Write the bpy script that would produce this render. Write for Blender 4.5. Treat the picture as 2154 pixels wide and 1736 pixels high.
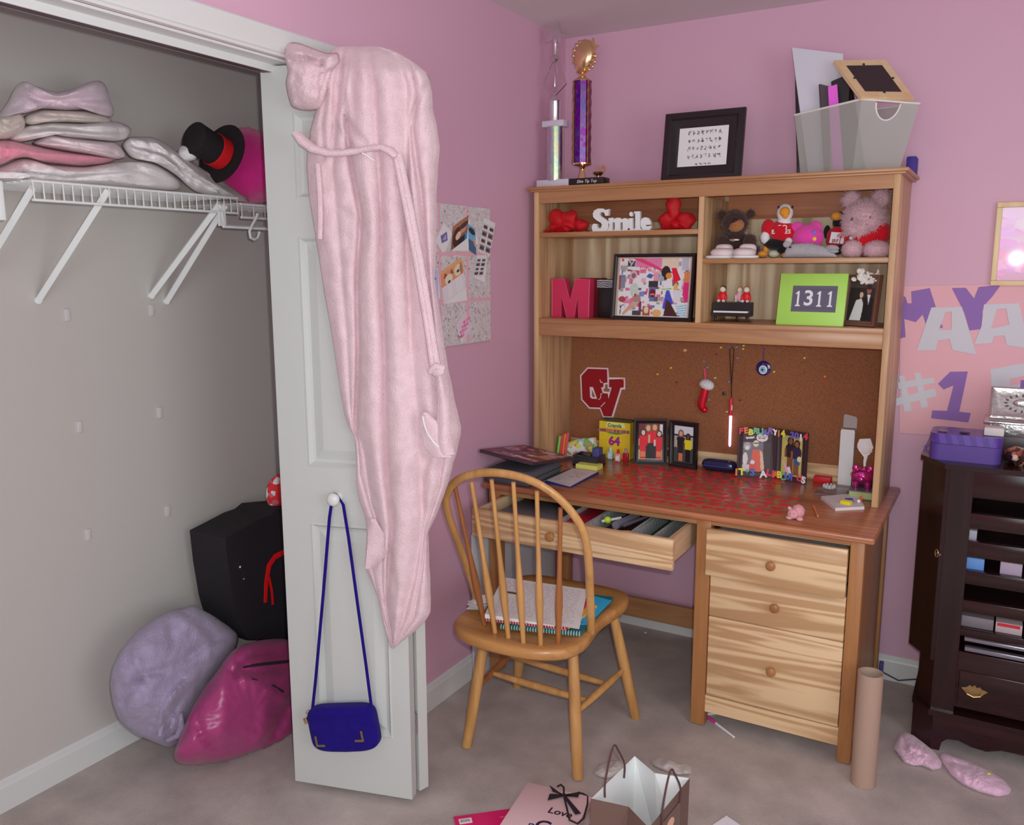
import bpy, bmesh, math, random
import numpy as np
from mathutils import Vector, Matrix, Euler, noise
for o in list(bpy.data.objects): bpy.data.objects.remove(o)
SC = bpy.context.scene
COL = SC.collection
R = math.radians
# ------------------------------------------------------------------ camera
CAM = np.array([1.6492, -3.3085, 1.5306]); YAW, PIT, ROL, FPX = 0.5227, -0.1689, -0.0028, 1805.36
IW, IH = 2154.0, 1736.0
def _axes():
    cy, sy = math.cos(YAW), math.sin(YAW)
    f = np.array([-sy*math.cos(PIT), cy*math.cos(PIT), math.sin(PIT)]); r = np.array([cy, sy, 0.0]); u = np.cross(r, f)
    return math.cos(ROL)*r + math.sin(ROL)*u, -math.sin(ROL)*r + math.cos(ROL)*u, f
AXR, AXU, AXF = _axes()
cd = bpy.data.cameras.new('camera'); cam = bpy.data.objects.new('camera', cd); COL.objects.link(cam)
cd.sensor_width = 36.0; cd.lens = 36.0*FPX/IW; cd.clip_start = 0.05; cd.clip_end = 50
m = Matrix.Identity(4)
for i in range(3):
    m[i][0], m[i][1], m[i][2], m[i][3] = AXR[i], AXU[i], -AXF[i], CAM[i]
cam.matrix_world = m; SC.camera = cam
# ------------------------------------------------------------------ world, lights, exposure
SC.view_settings.view_transform = 'Standard'; SC.view_settings.look = 'None'
SC.view_settings.gamma = 1.0; SC.view_settings.use_curve_mapping = False
SC.view_settings.exposure = 0.06
wd = bpy.data.worlds.new('world'); SC.world = wd; wd.use_nodes = True
wd.node_tree.nodes['Background'].inputs[0].default_value = (0.75, 0.82, 1.0, 1); wd.node_tree.nodes['Background'].inputs[1].default_value = 0.6
def lamp(name, kind, loc, target, power, color=(1, 1, 1), **kw):
    d = bpy.data.lights.new(name, kind); d.energy = power; d.color = color
    for k, v in kw.items(): setattr(d, k, v)
    o = bpy.data.objects.new(name, d); COL.objects.link(o); o.location = loc
    o.rotation_euler = (Vector(target)-Vector(loc)).to_track_quat('-Z', 'Y').to_euler(); return o
FL = CAM + AXR*0.035 + AXU*0.045 + AXF*0.02            # the camera's own flash, beside the lens
lamp('camera_flash', 'SPOT', FL, CAM + AXF*3, 58.0, (0.95, 1.0, 0.98), spot_size=R(150), spot_blend=0.6, shadow_soft_size=0.012)
lamp('daylight_fill', 'AREA', (3.46, -2.9, 1.48), (0.2, -1.6, 1.1), 22.0, (0.88, 1.0, 0.98), shape='RECTANGLE', size=1.5, size_y=1.35)
lamp('daylight_fill', 'AREA', (1.9, -4.66, 1.35), (1.0, 0, 0.75), 26.0, (0.88, 1.0, 0.98), shape='RECTANGLE', size=1.7, size_y=1.4)  # added fill lamp behind the camera, lifts the dim area under the desk
# ------------------------------------------------------------------ pixel -> point on a real plane
def ray(u, v): return AXF + (u-IW/2)/FPX*AXR - (v-IH/2)/FPX*AXU
def at(u, v, ax, val):
    d = ray(u, v); i = 'xyz'.index(ax); return Vector(CAM + (val-CAM[i])/d[i]*d)
def onp(u, v, p0, n):
    d = ray(u, v); n = np.array(n); return Vector(CAM + np.dot(np.array(p0)-CAM, n)/np.dot(d, n)*d)
def mpp(p): return float(np.dot(np.array(p)-CAM, AXF))/FPX     # metres per pixel at a point
# ------------------------------------------------------------------ materials
def lin(c): return tuple(((x/255)/12.92 if x/255 <= .04045 else ((x/255+.055)/1.055)**2.4) for x in c[:3])
def ph(r, g, b, k=.62): return tuple(min(.92, x/k) for x in lin((r, g, b)))
MATS = {}
def base_mat(name):
    mt = bpy.data.materials.new(name); mt.use_nodes = True; nt = mt.node_tree
    return mt, nt, nt.nodes['Principled BSDF']
def plain(name, col, rough=.5, metal=0.0, bump=0, bscale=200, sheen=0, spec=.5, var=0, vscale=6, alpha=1, trans=0, coat=0, emit=None):
    mt, nt, b = base_mat(name); N = nt.nodes; Lk = nt.links
    b.inputs['Base Color'].default_value = (*col, 1); b.inputs['Roughness'].default_value = rough; b.inputs['Metallic'].default_value = metal
    b.inputs['Specular IOR Level'].default_value = spec; b.inputs['Sheen Weight'].default_value = sheen; b.inputs['Sheen Roughness'].default_value = .5
    b.inputs['Alpha'].default_value = alpha; b.inputs['Transmission Weight'].default_value = trans; b.inputs['Coat Weight'].default_value = coat; b.inputs['Coat Roughness'].default_value = .08
    if emit: b.inputs['Emission Color'].default_value = (*emit[:3], 1); b.inputs['Emission Strength'].default_value = emit[3]
    tc = N.new('ShaderNodeTexCoord')
    if bump:
        n = N.new('ShaderNodeTexNoise'); n.inputs['Scale'].default_value = bscale; n.inputs['Detail'].default_value = 4; Lk.new(tc.outputs['Object'], n.inputs['Vector'])
        bp = N.new('ShaderNodeBump'); bp.inputs['Strength'].default_value = bump; bp.inputs['Distance'].default_value = .004
        Lk.new(n.outputs['Fac'], bp.inputs['Height']); Lk.new(bp.outputs['Normal'], b.inputs['Normal'])
    if var:
        n = N.new('ShaderNodeTexNoise'); n.inputs['Scale'].default_value = vscale; n.inputs['Detail'].default_value = 5; Lk.new(tc.outputs['Object'], n.inputs['Vector'])
        r = N.new('ShaderNodeValToRGB'); r.color_ramp.elements[0].position = .3; r.color_ramp.elements[1].position = .7
        r.color_ramp.elements[0].color = (*[c*(1-var) for c in col], 1); r.color_ramp.elements[1].color = (*[min(.95, c*(1+var)) for c in col], 1)
        Lk.new(n.outputs['Fac'], r.inputs['Fac']); Lk.new(r.outputs['Color'], b.inputs['Base Color'])
    MATS[name] = mt; return mt
def wood(name, c1, c2, ax='x', rough=.4, scale=1.0, ring=0.0):
    mt, nt, b = base_mat(name); N = nt.nodes; Lk = nt.links
    tc = N.new('ShaderNodeTexCoord'); mp = N.new('ShaderNodeMapping')
    s = [16*scale]*3; s['xyz'.index(ax)] = 1.1*scale; mp.inputs['Scale'].default_value = s
    oi = N.new('ShaderNodeObjectInfo'); ad = N.new('ShaderNodeVectorMath'); ad.operation = 'ADD'
    Lk.new(tc.outputs['Object'], mp.inputs['Vector']); Lk.new(mp.outputs['Vector'], ad.inputs[0]); Lk.new(oi.outputs['Random'], ad.inputs[1])
    n = N.new('ShaderNodeTexNoise'); n.inputs['Scale'].default_value = 1.3; n.inputs['Detail'].default_value = 6; n.inputs['Roughness'].default_value = .62; n.inputs['Distortion'].default_value = .9
    Lk.new(ad.outputs[0], n.inputs['Vector'])
    r = N.new('ShaderNodeValToRGB'); r.color_ramp.elements[0].position = .34; r.color_ramp.elements[1].position = .66
    r.color_ramp.elements[0].color = (*c1, 1); r.color_ramp.elements[1].color = (*c2, 1)
    fac = n.outputs['Fac']
    if ring:
        w = N.new('ShaderNodeTexNoise'); w.inputs['Scale'].default_value = .55; w.inputs['Detail'].default_value = 1; w.inputs['Distortion'].default_value = .4
        Lk.new(ad.outputs[0], w.inputs['Vector'])
        mm = N.new('ShaderNodeMath'); mm.operation = 'MULTIPLY'; mm.inputs[1].default_value = 42
        sn = N.new('ShaderNodeMath'); sn.operation = 'SINE'; ma = N.new('ShaderNodeMath'); ma.operation = 'MULTIPLY_ADD'; ma.inputs[1].default_value = .5*ring; 
        Lk.new(w.outputs['Fac'], mm.inputs[0]); Lk.new(mm.outputs[0], sn.inputs[0]); Lk.new(sn.outputs[0], ma.inputs[0]); Lk.new(n.outputs['Fac'], ma.inputs[2]); fac = ma.outputs[0]
    Lk.new(fac, r.inputs['Fac']); Lk.new(r.outputs['Color'], b.inputs['Base Color'])
    b.inputs['Roughness'].default_value = rough
    bp = N.new('ShaderNodeBump'); bp.inputs['Strength'].default_value = .06; bp.inputs['Distance'].default_value = .002
    Lk.new(n.outputs['Fac'], bp.inputs['Height']); Lk.new(bp.outputs['Normal'], b.inputs['Normal'])
    MATS[name] = mt; return mt
def holo(name, col, sat=.7, scale=60, metal=1.0, rough=.25, mixf=.45):
    mt, nt, b = base_mat(name); N = nt.nodes; Lk = nt.links
    tc = N.new('ShaderNodeTexCoord'); v = N.new('ShaderNodeTexVoronoi'); v.inputs['Scale'].default_value = scale
    lw = N.new('ShaderNodeLayerWeight'); lw.inputs['Blend'].default_value = .5
    Lk.new(tc.outputs['Object'], v.inputs['Vector'])
    sp = N.new('ShaderNodeSeparateColor'); Lk.new(v.outputs['Color'], sp.inputs[0])
    ad = N.new('ShaderNodeMath'); ad.operation = 'MULTIPLY_ADD'; ad.inputs[1].default_value = .35; Lk.new(sp.outputs[0], ad.inputs[0])
    m2 = N.new('ShaderNodeMath'); m2.operation = 'MULTIPLY'; m2.inputs[1].default_value = 2.5; Lk.new(lw.outputs['Facing'], m2.inputs[0]); Lk.new(m2.outputs[0], ad.inputs[2])
    fr = N.new('ShaderNodeMath'); fr.operation = 'FRACT'; Lk.new(ad.outputs[0], fr.inputs[0])
    cc = N.new('ShaderNodeCombineColor'); cc.mode = 'HSV'; cc.inputs[1].default_value = sat; cc.inputs[2].default_value = 1.0; Lk.new(fr.outputs[0], cc.inputs[0])
    mx = N.new('ShaderNodeMix'); mx.data_type = 'RGBA'; mx.inputs[0].default_value = mixf; mx.inputs[6].default_value = (*col, 1); Lk.new(cc.outputs[0], mx.inputs[7])
    Lk.new(mx.outputs[2], b.inputs['Base Color']); b.inputs['Metallic'].default_value = metal; b.inputs['Roughness'].default_value = rough
    bp = N.new('ShaderNodeBump'); bp.inputs['Strength'].default_value = .5; bp.inputs['Distance'].default_value = .003
    Lk.new(sp.outputs[1], bp.inputs['Height']); Lk.new(bp.outputs['Normal'], b.inputs['Normal'])
    MATS[name] = mt; return mt
def stripes(name, c1, c2, scale, direction=(1, 0, 0), rough=.5, duty=.5):
    mt, nt, b = base_mat(name); N = nt.nodes; Lk = nt.links
    tc = N.new('ShaderNodeTexCoord'); dt = N.new('ShaderNodeVectorMath'); dt.operation = 'DOT_PRODUCT'; dt.inputs[1].default_value = direction
    Lk.new(tc.outputs['Object'], dt.inputs[0]); mu = N.new('ShaderNodeMath'); mu.operation = 'MULTIPLY'; mu.inputs[1].default_value = scale; Lk.new(dt.outputs['Value'], mu.inputs[0])
    fr = N.new('ShaderNodeMath'); fr.operation = 'FRACT'; Lk.new(mu.outputs[0], fr.inputs[0]); gt = N.new('ShaderNodeMath'); gt.operation = 'GREATER_THAN'; gt.inputs[1].default_value = duty; Lk.new(fr.outputs[0], gt.inputs[0])
    mx = N.new('ShaderNodeMix'); mx.data_type = 'RGBA'; mx.inputs[6].default_value = (*c1, 1); mx.inputs[7].default_value = (*c2, 1); Lk.new(gt.outputs[0], mx.inputs[0]); Lk.new(mx.outputs[2], b.inputs['Base Color']); b.inputs['Roughness'].default_value = rough
    MATS[name] = mt; return mt
def patchy(name, cols, scale, rough=.5, metal=0, detail=2, bump=0):   # broken flecks of several colours
    mt, nt, b = base_mat(name); N = nt.nodes; Lk = nt.links
    tc = N.new('ShaderNodeTexCoord'); n = N.new('ShaderNodeTexVoronoi'); n.inputs['Scale'].default_value = scale; Lk.new(tc.outputs['Object'], n.inputs['Vector'])
    sp = N.new('ShaderNodeSeparateColor'); Lk.new(n.outputs['Color'], sp.inputs[0])
    r = N.new('ShaderNodeValToRGB'); r.color_ramp.interpolation = 'CONSTANT'; e = r.color_ramp.elements
    while len(e) < len(cols): e.new(.5)
    for i, c in enumerate(cols): e[i].position = i/len(cols); e[i].color = (*c, 1)
    Lk.new(sp.outputs[0], r.inputs['Fac']); Lk.new(r.outputs['Color'], b.inputs['Base Color']); b.inputs['Roughness'].default_value = rough; b.inputs['Metallic'].default_value = metal
    if bump:
        bp = N.new('ShaderNodeBump'); bp.inputs['Strength'].default_value = bump; bp.inputs['Distance'].default_value = .003
        Lk.new(n.outputs['Distance'], bp.inputs['Height']); Lk.new(bp.outputs['Normal'], b.inputs['Normal'])
    MATS[name] = mt; return mt
def attr_mat(name, rough=.4, coat=0):
    mt, nt, b = base_mat(name); a = nt.nodes.new('ShaderNodeAttribute'); a.attribute_name = 'Col'
    nt.links.new(a.outputs['Color'], b.inputs['Base Color']); b.inputs['Roughness'].default_value = rough; b.inputs['Coat Weight'].default_value = coat; b.inputs['Coat Roughness'].default_value = .03
    MATS[name] = mt; return mt
# ------------------------------------------------------------------ objects
BASE = {}
def prop(o, label=None, cat=None, group=None, kind=None):
    for k, v in (('label', label), ('category', cat), ('group', group), ('kind', kind)):
        if v: o[k] = v
    return o
def thing(name, label, cat, loc=(0, 0, 0), rot=(0, 0, 0), group=None, kind=None):
    o = bpy.data.objects.new(name, None); COL.objects.link(o); o.empty_display_size = .05
    o.location = loc; o.rotation_euler = rot; BASE[o.name] = Matrix.Translation(Vector(loc)) @ Euler(rot).to_matrix().to_4x4()
    return prop(o, label, cat, group, kind)
def copy_tree(o, loc, rot=None, label=None, parent=None):
    c = o.copy(); COL.objects.link(c)
    if parent is None:
        c.location = loc
        if rot: c.rotation_euler = rot
        if label: c['label'] = label
    else: c.parent = parent
    for ch in [x for x in COL.objects if x.parent == o]: copy_tree(ch, None, parent=c)
    return c
class MB:
    def __init__(s): s.v = []; s.f = []; s.m = []; s.k = 0
    def add(s, vs, fs, k=None):
        n = len(s.v); s.v += [Vector(p) for p in vs]; s.f += [tuple(n+i for i in f) for f in fs]; s.m += [s.k if k is None else k]*len(fs); return s
    def bm(s, b, mat=None):
        b.verts.index_update(); vs = [(mat @ v.co if mat else v.co.copy()) for v in b.verts]; fs = [[v.index for v in f.verts] for f in b.faces]; b.free(); return s.add(vs, fs)
    def obox(s, mat, hx, hy, hz, bev=0, seg=2):
        b = bmesh.new(); bmesh.ops.create_cube(b, size=2); bmesh.ops.scale(b, vec=(hx, hy, hz), verts=b.verts)
        if bev: bmesh.ops.bevel(b, geom=b.edges[:], offset=bev, segments=seg, profile=.5, affect='EDGES')
        return s.bm(b, mat)
    def box(s, x0, x1, y0, y1, z0, z1, bev=0, seg=2):
        return s.obox(Matrix.Translation(((x0+x1)/2, (y0+y1)/2, (z0+z1)/2)), abs(x1-x0)/2, abs(y1-y0)/2, abs(z1-z0)/2, bev, seg)
    def fbox(s, o, ux, uy, uz, x0, x1, y0, y1, z0, z1, bev=0, seg=2):   # box in a frame (o, ux, uy, uz)
        mt = Matrix.Identity(4)
        for i in range(3): mt[i][0], mt[i][1], mt[i][2] = ux[i], uy[i], uz[i]
        c = Vector(o)+Vector(ux)*(x0+x1)/2+Vector(uy)*(y0+y1)/2+Vector(uz)*(z0+z1)/2
        mt.translation = c; return s.obox(mt, abs(x1-x0)/2, abs(y1-y0)/2, abs(z1-z0)/2, bev, seg)
    def tube(s, pts, r, n=8, closed=False, flat=1.0, up=None, cap=True):
        P = [Vector(p) for p in pts]; N = len(P); rr = r if isinstance(r, (list, tuple)) else [r]*N; rings = []
        T = [(P[(i+1) % N]-P[i-1]).normalized() if closed else (P[min(i+1, N-1)]-P[max(i-1, 0)]).normalized() for i in range(N)]
        x = Vector(up) if up else (Vector((0, 0, 1)) if abs(T[0].z) < .9 else Vector((1, 0, 0)))
        for i in range(N):
            x = (x-T[i]*x.dot(T[i])); x = x.normalized() if x.length > 1e-6 else T[i].orthogonal().normalized(); y = T[i].cross(x)
            rings.append([P[i]+x*rr[i]*flat*math.cos(2*math.pi*j/n)+y*rr[i]*math.sin(2*math.pi*j/n) for j in range(n)])
        vs = [p for g in rings for p in g]; fs = []
        for i in range(N if closed else N-1):
            for j in range(n): a, b = i*n, ((i+1) % N)*n; fs.append((a+j, b+j, b+(j+1) % n, a+(j+1) % n))
        if not closed and cap: fs += [tuple(range(n)), tuple((N-1)*n+j for j in reversed(range(n)))]
        return s.add(vs, fs)
    def lathe(s, prof, mat=None, n=24, caps=True):
        mat = mat or Matrix.Identity(4); vs = []; fs = []; N = len(prof)
        for r_, z in prof: vs += [mat @ Vector((r_*math.cos(2*math.pi*j/n), r_*math.sin(2*math.pi*j/n), z)) for j in range(n)]
        for i in range(N-1):
            for j in range(n): fs.append((i*n+j, i*n+(j+1) % n, (i+1)*n+(j+1) % n, (i+1)*n+j))
        if caps: fs += [tuple(reversed(range(n))), tuple((N-1)*n+j for j in range(n))]
        return s.add(vs, fs)
    def prism(s, poly, o, ux, uy, dv):     # 2D outline in frame (o, ux, uy), thickness vector dv
        o, ux, uy, dv = Vector(o), Vector(ux), Vector(uy), Vector(dv); n = len(poly)
        a = [o+ux*p[0]+uy*p[1] for p in poly]; 
        return s.add(a+[p+dv for p in a], [tuple(reversed(range(n))), tuple(range(n, 2*n))]+[(i, (i+1) % n, n+(i+1) % n, n+i) for i in range(n)])
    def ball(s, c, r, rot=(0, 0, 0), nu=20, nv=12, p=1.0, nz=0, nf=6, seed=0):   # ellipsoid, p<1 squarer, with lumps
        rx, ry, rz = (r, r, r) if isinstance(r, (int, float)) else r; mt = Matrix.Translation(Vector(c)) @ Euler(rot).to_matrix().to_4x4(); vs = []; fs = []
        sg = lambda x, e: math.copysign(abs(x)**e, x)
        for i in range(nv+1):
            th = -math.pi/2+math.pi*i/nv
            for j in range(nu):
                h = 2*math.pi*j/nu; q = Vector((rx*sg(math.cos(th), p)*sg(math.cos(h), p), ry*sg(math.cos(th), p)*sg(math.sin(h), p), rz*sg(math.sin(th), p)))
                if nz: q = q*(1+nz*noise.noise(Vector((q.x*nf+seed, q.y*nf+seed*.7, q.z*nf)))) 
                vs.append(mt @ q)
        for i in range(nv):
            for j in range(nu): fs.append((i*nu+j, i*nu+(j+1) % nu, (i+1)*nu+(j+1) % nu, (i+1)*nu+j))
        return s.add(vs, fs)
    def grid(s, fn, ni, nj, wrap=False):
        vs = [fn(i/(ni-1), j/(nj-1) if not wrap else j/nj) for i in range(ni) for j in range(nj)]; fs = []
        for i in range(ni-1):
            for j in range(nj if wrap else nj-1): fs.append((i*nj+j, i*nj+(j+1) % nj, (i+1)*nj+(j+1) % nj, (i+1)*nj+j))
        return s.add(vs, fs)
    def fur(s, n, ln, w, seed=1, grav=.3):   # short hairs on the faces present so far
        rd = random.Random(seed); base = list(s.f); V = s.v; cen = sum(V, Vector())/len(V)
        ar = []
        for f in base:
            a, b, c = V[f[0]], V[f[1]], V[f[2]]; ar.append(max(1e-12, (b-a).cross(V[f[-1]]-a).length if len(f) > 2 else 0))
        for f in rd.choices(base, ar, k=n):
            a, b, c, d = V[f[0]], V[f[1]], V[f[2]], V[f[-1]]; u, v = rd.random(), rd.random(); p = a*(1-u)*(1-v)+b*u*(1-v)+c*u*v+d*(1-u)*v
            nn = (b-a).cross(d-a)
            if nn.length < 1e-12: nn = p-cen
            nn.normalize()
            q = (nn+Vector((rd.uniform(-.6, .6), rd.uniform(-.6, .6), rd.uniform(-.6, .6)-grav))).normalized()*ln*rd.uniform(.6, 1.2); sd = q.cross(nn+Vector((.01, .02, .03))); sd = (sd.normalized() if sd.length > 1e-9 else nn.orthogonal())*w
            s.add([p-sd, p+sd, p+q], [(0, 1, 2)])
        return s
    def build(s, name, mats, parent=None, L=False, smooth=True, ang=40, loc=None, label=None, cat=None, group=None, kind=None, rot=None):
        me = bpy.data.meshes.new(name); vs = s.v; mt = None
        if parent is not None and not L: mt = BASE[parent.name].inverted()
        if parent is None and not L:
            if loc is None:
                xs = [p.x for p in vs]; ys = [p.y for p in vs]; zs = [p.z for p in vs]; loc = ((min(xs)+max(xs))/2, (min(ys)+max(ys))/2, min(zs))
            mt = Matrix.Translation(Vector(loc)).inverted()
        me.from_pydata([tuple(mt @ p if mt else p) for p in vs], [], s.f)
        for q in (mats if isinstance(mats, (list, tuple)) else [mats]): me.materials.append(MATS[q])
        me.polygons.foreach_set('material_index', s.m)
        if smooth: me.shade_smooth(); me.set_sharp_from_angle(angle=R(ang))
        me.update(); o = bpy.data.objects.new(name, me); COL.objects.link(o)
        if parent is not None: o.parent = parent; BASE[o.name] = BASE[parent.name]
        else:
            o.location = loc or (0, 0, 0); BASE[o.name] = Matrix.Translation(Vector(loc or (0, 0, 0)))
            if rot: o.rotation_euler = rot; BASE[o.name] = BASE[o.name] @ Euler(rot).to_matrix().to_4x4()
        return prop(o, label, cat, group, kind)
def frame_m(o, ux, uy):
    ux = Vector(ux).normalized(); uz = ux.cross(Vector(uy)).normalized(); uy = uz.cross(ux); mt = Matrix.Identity(4)
    for i in range(3): mt[i][0], mt[i][1], mt[i][2], mt[i][3] = ux[i], uy[i], uz[i], o[i]
    return mt
def text_mb(s, size, mt, ext=.0005, off=0, shear=0, sx=1, space=1, align='CENTER'):
    cu = bpy.data.curves.new('t', 'FONT'); cu.body = s; cu.size = size; cu.extrude = ext; cu.offset = off; cu.shear = shear; cu.align_x = align; cu.align_y = 'CENTER'; cu.space_character = space; cu.resolution_u = 3
    o = bpy.data.objects.new('t', cu); COL.objects.link(o); dg = bpy.context.evaluated_depsgraph_get(); me = bpy.data.meshes.new_from_object(o.evaluated_get(dg))
    b = MB(); b.add([mt @ Vector((v.co.x*sx, v.co.y, v.co.z)) for v in me.vertices], [tuple(p.vertices) for p in me.polygons])
    bpy.data.objects.remove(o); bpy.data.curves.remove(cu); bpy.data.meshes.remove(me); return b
class Cv:      # a small hand-painted picture, becomes per-vertex colour
    def __init__(s, w, h, bg): s.w, s.h = w, h; s.a = np.zeros((h, w, 3)); s.a[:] = bg; s.Y, s.X = np.mgrid[0:h, 0:w]; s.Y = (s.Y+.5)/h; s.X = (s.X+.5)/w
    def rect(s, x0, y0, x1, y1, c): s.a[(s.X >= x0) & (s.X < x1) & (s.Y >= y0) & (s.Y < y1)] = c; return s
    def ell(s, cx, cy, rx, ry, c): s.a[((s.X-cx)/rx)**2+((s.Y-cy)/ry)**2 < 1] = c; return s
    def poly(s, pts, c):
        ins = np.zeros(s.X.shape, bool); n = len(pts)
        for i in range(n):
            (x0, y0), (x1, y1) = pts[i], pts[i-1]
            if y0 == y1: continue
            ins ^= ((y0 > s.Y) != (y1 > s.Y)) & (s.X < (x1-x0)*(s.Y-y0)/(y1-y0)+x0)
        s.a[ins] = c; return s
    def line(s, x0, y0, x1, y1, w, c):
        dx, dy = x1-x0, y1-y0; asp = s.h/s.w; l = math.hypot(dx, dy*asp); nx, ny = -dy*asp/l*w, dx/l*w/asp
        return s.poly([(x0+nx, y0+ny), (x1+nx, y1+ny), (x1-nx, y1-ny), (x0-nx, y0-ny)], c)
    def grain(s, amp, seed=0): s.a = np.clip(s.a+np.random.RandomState(seed).normal(0, amp, (s.h, s.w, 1)), 0, 255); return s
    def person(s, x, top, h, skin, shirt, hair, legs=(30, 30, 38), wide=1.0):
        w = h*.115*wide*s.h/s.w; s.rect(x-w*.8, top+.5*h, x+w*.8, top+h, legs); s.ell(x, top+.36*h, w*1.35, .2*h, shirt); s.rect(x-w*1.1, top+.3*h, x+w*1.1, top+.55*h, shirt)
        s.ell(x, top+.1*h, w*.85, .115*h, hair); s.rect(x-w*.8, top+.1*h, x+w*.8, top+.22*h, hair); s.ell(x, top+.115*h, w*.52, .085*h, skin); s.rect(x-w*1.5, top+.32*h, x-w*1.05, top+.55*h, skin); return s
    def pic(s, name, o, ux, uy, mat, parent, L=False, label=None, flat=False, **kw):     # o top-left, ux along the width, uy down
        o, ux, uy = Vector(o), Vector(ux), Vector(uy); nx, ny = s.w, s.h
        P = [o+ux*(i/(nx-1))+uy*(j/(ny-1)) for j in range(ny) for i in range(nx)]
        F = [(j*nx+i, (j+1)*nx+i, (j+1)*nx+i+1, j*nx+i+1) for j in range(ny-1) for i in range(nx-1)]
        b = MB(); b.add(P, F); ob = b.build(name, mat, parent, L=L, smooth=False, label=label, **kw)
        c = s.a.reshape(-1, 3)/255; c = np.where(c <= .04045, c/12.92, ((c+.055)/1.055)**2.4)/.62; c = np.clip(c, 0, .9)
        at_ = ob.data.color_attributes.new('Col', 'FLOAT_COLOR', 'POINT'); at_.data.foreach_set('color', np.hstack([c, np.ones((len(c), 1))]).astype(np.float32).ravel()); return ob
def seg_dist(u, v, pts):
    best = 1e9
    for (x0, y0), (x1, y1) in zip(pts, pts[1:]):
        dx, dy = x1-x0, y1-y0; t = max(0, min(1, ((u-x0)*dx+(v-y0)*dy)/(dx*dx+dy*dy+1e-9))); best = min(best, math.hypot(u-x0-t*dx, v-y0-t*dy))
    return best
def fold_off(u, v, folds): return sum(a*math.exp(-(seg_dist(u, v, pts)/w)**2) for pts, w, a in folds)
def resample(P, K):
    P = P+[P[0]]; L = [0]
    for a, b in zip(P, P[1:]): L.append(L[-1]+math.hypot(b[0]-a[0], b[1]-a[1]))
    out = []
    for k in range(K):
        d = L[-1]*k/K; i = max(j for j in range(len(P)-1) if L[j] <= d); t = (d-L[i])/max(1e-9, L[i+1]-L[i]); out.append((P[i][0]+(P[i+1][0]-P[i][0])*t, P[i][1]+(P[i+1][1]-P[i][1])*t))
    return out
def puffy(outl, place, D, folds=(), cen=None, nr=18, K=150, p=2.4, back=.8, amp=.006, ns=.02, seed=0, rnd=4):   # soft heap with a given outline
    O = resample(outl, K)
    for _ in range(rnd): O = [((O[i-1][0]+2*O[i][0]+O[(i+1) % K][0])/4, (O[i-1][1]+2*O[i][1]+O[(i+1) % K][1])/4) for i in range(K)]
    cen = cen or (sum(q[0] for q in O)/K, sum(q[1] for q in O)/K); vs = []; b = MB(); seq = [(k/nr, 1) for k in range(1, nr+1)]+[(k/nr, -1) for k in range(nr-1, 0, -1)]
    def pt(u, v, r, sgn):
        off = D*(1-r**p)**(1/2.0) if sgn > 0 else -D*back*(1-r**p)**.5
        if sgn > 0: off += (fold_off(u, v, folds)+amp*noise.noise(Vector((u*ns, v*ns, seed)))+amp*.4*noise.noise(Vector((u*ns*3, v*ns*3, seed+9))))*min(1, (1-r)*5)
        return place(u, v, off)
    vs.append(pt(cen[0], cen[1], 0, 1))
    for r, sg in seq: vs += [pt(cen[0]+(q[0]-cen[0])*r, cen[1]+(q[1]-cen[1])*r, r, sg) for q in O]
    vs.append(pt(cen[0], cen[1], 0, -1)); M = len(seq); fs = [(0, 1+(j+1) % K, 1+j) for j in range(K)]
    for i in range(M-1): fs += [(1+i*K+j, 1+i*K+(j+1) % K, 1+(i+1)*K+(j+1) % K, 1+(i+1)*K+j) for j in range(K)]
    fs += [(1+(M-1)*K+j, 1+(M-1)*K+(j+1) % K, len(vs)-1) for j in range(K)]
    return b.add(vs, fs)
def lerp_tab(tab, v):
    if v <= tab[0][0]: return tab[0][1:]
    for a, b in zip(tab, tab[1:]):
        if v <= b[0]:
            t = (v-a[0])/(b[0]-a[0]); return tuple(x+(y-x)*t for x, y in zip(a[1:], b[1:]))
    return tab[-1][1:]
# ------------------------------------------------------------------ common materials
plain('pink_wall', (.76, .445, .585), .55, bump=.05, bscale=350)
plain('closet_wall', ph(166, 160, 156), .7, bump=.05, bscale=350)
plain('ceiling_paint', ph(186, 178, 180), .8, bump=.08, bscale=200)
plain('trim_white', ph(182, 181, 180), .35, bump=.02, bscale=60)
plain('door_white', ph(166, 167, 164), .38, bump=.04, bscale=300)
plain('wire_white', ph(205, 203, 210), .35)
plain('carpet', ph(160, 149, 145), .95, bump=.9, bscale=300, var=.16, vscale=7, spec=.1)
plain('dark_track', ph(70, 52, 56), .5)
plain('metal_steel', (.55, .55, .57), .3, 1)
plain('patch_white', ph(176, 170, 170), .6)
H = 2.44; CX = -0.7265; CY0, CY1 = -2.90, -1.345      # closet back wall, opening from CY0 to CY1
def st(b, name, mat, **k): return b.build(name, mat, smooth=False, kind='structure', **k)
XR, YF = 3.5, -4.7
b = MB(); b.box(-.85, XR+.1, YF-.1, .1, -.1, 0); st(b, 'floor', 'carpet')
b = MB(); b.box(-.85, XR+.1, YF-.1, .1, H, H+.1); st(b, 'ceiling', 'ceiling_paint')
b = MB(); b.box(-.1, XR+.1, 0, .1, 0, H); st(b, 'wall_back', 'pink_wall')
b = MB(); b.box(-.1, 0, CY1, 0, 0, H); b.box(-.1, 0, CY0, CY1, 2.05, H); b.box(-.1, 0, YF, CY0, 0, H); st(b, 'wall_left', 'pink_wall')
b = MB(); b.box(CX-.1, CX, CY0-.3, -.55, 0, H); b.box(CX, -.1, -.60, -.55, 0, H); b.box(CX, -.1, CY0-.35, CY0-.3, 0, H); st(b, 'wall_closet', 'closet_wall')
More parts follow.
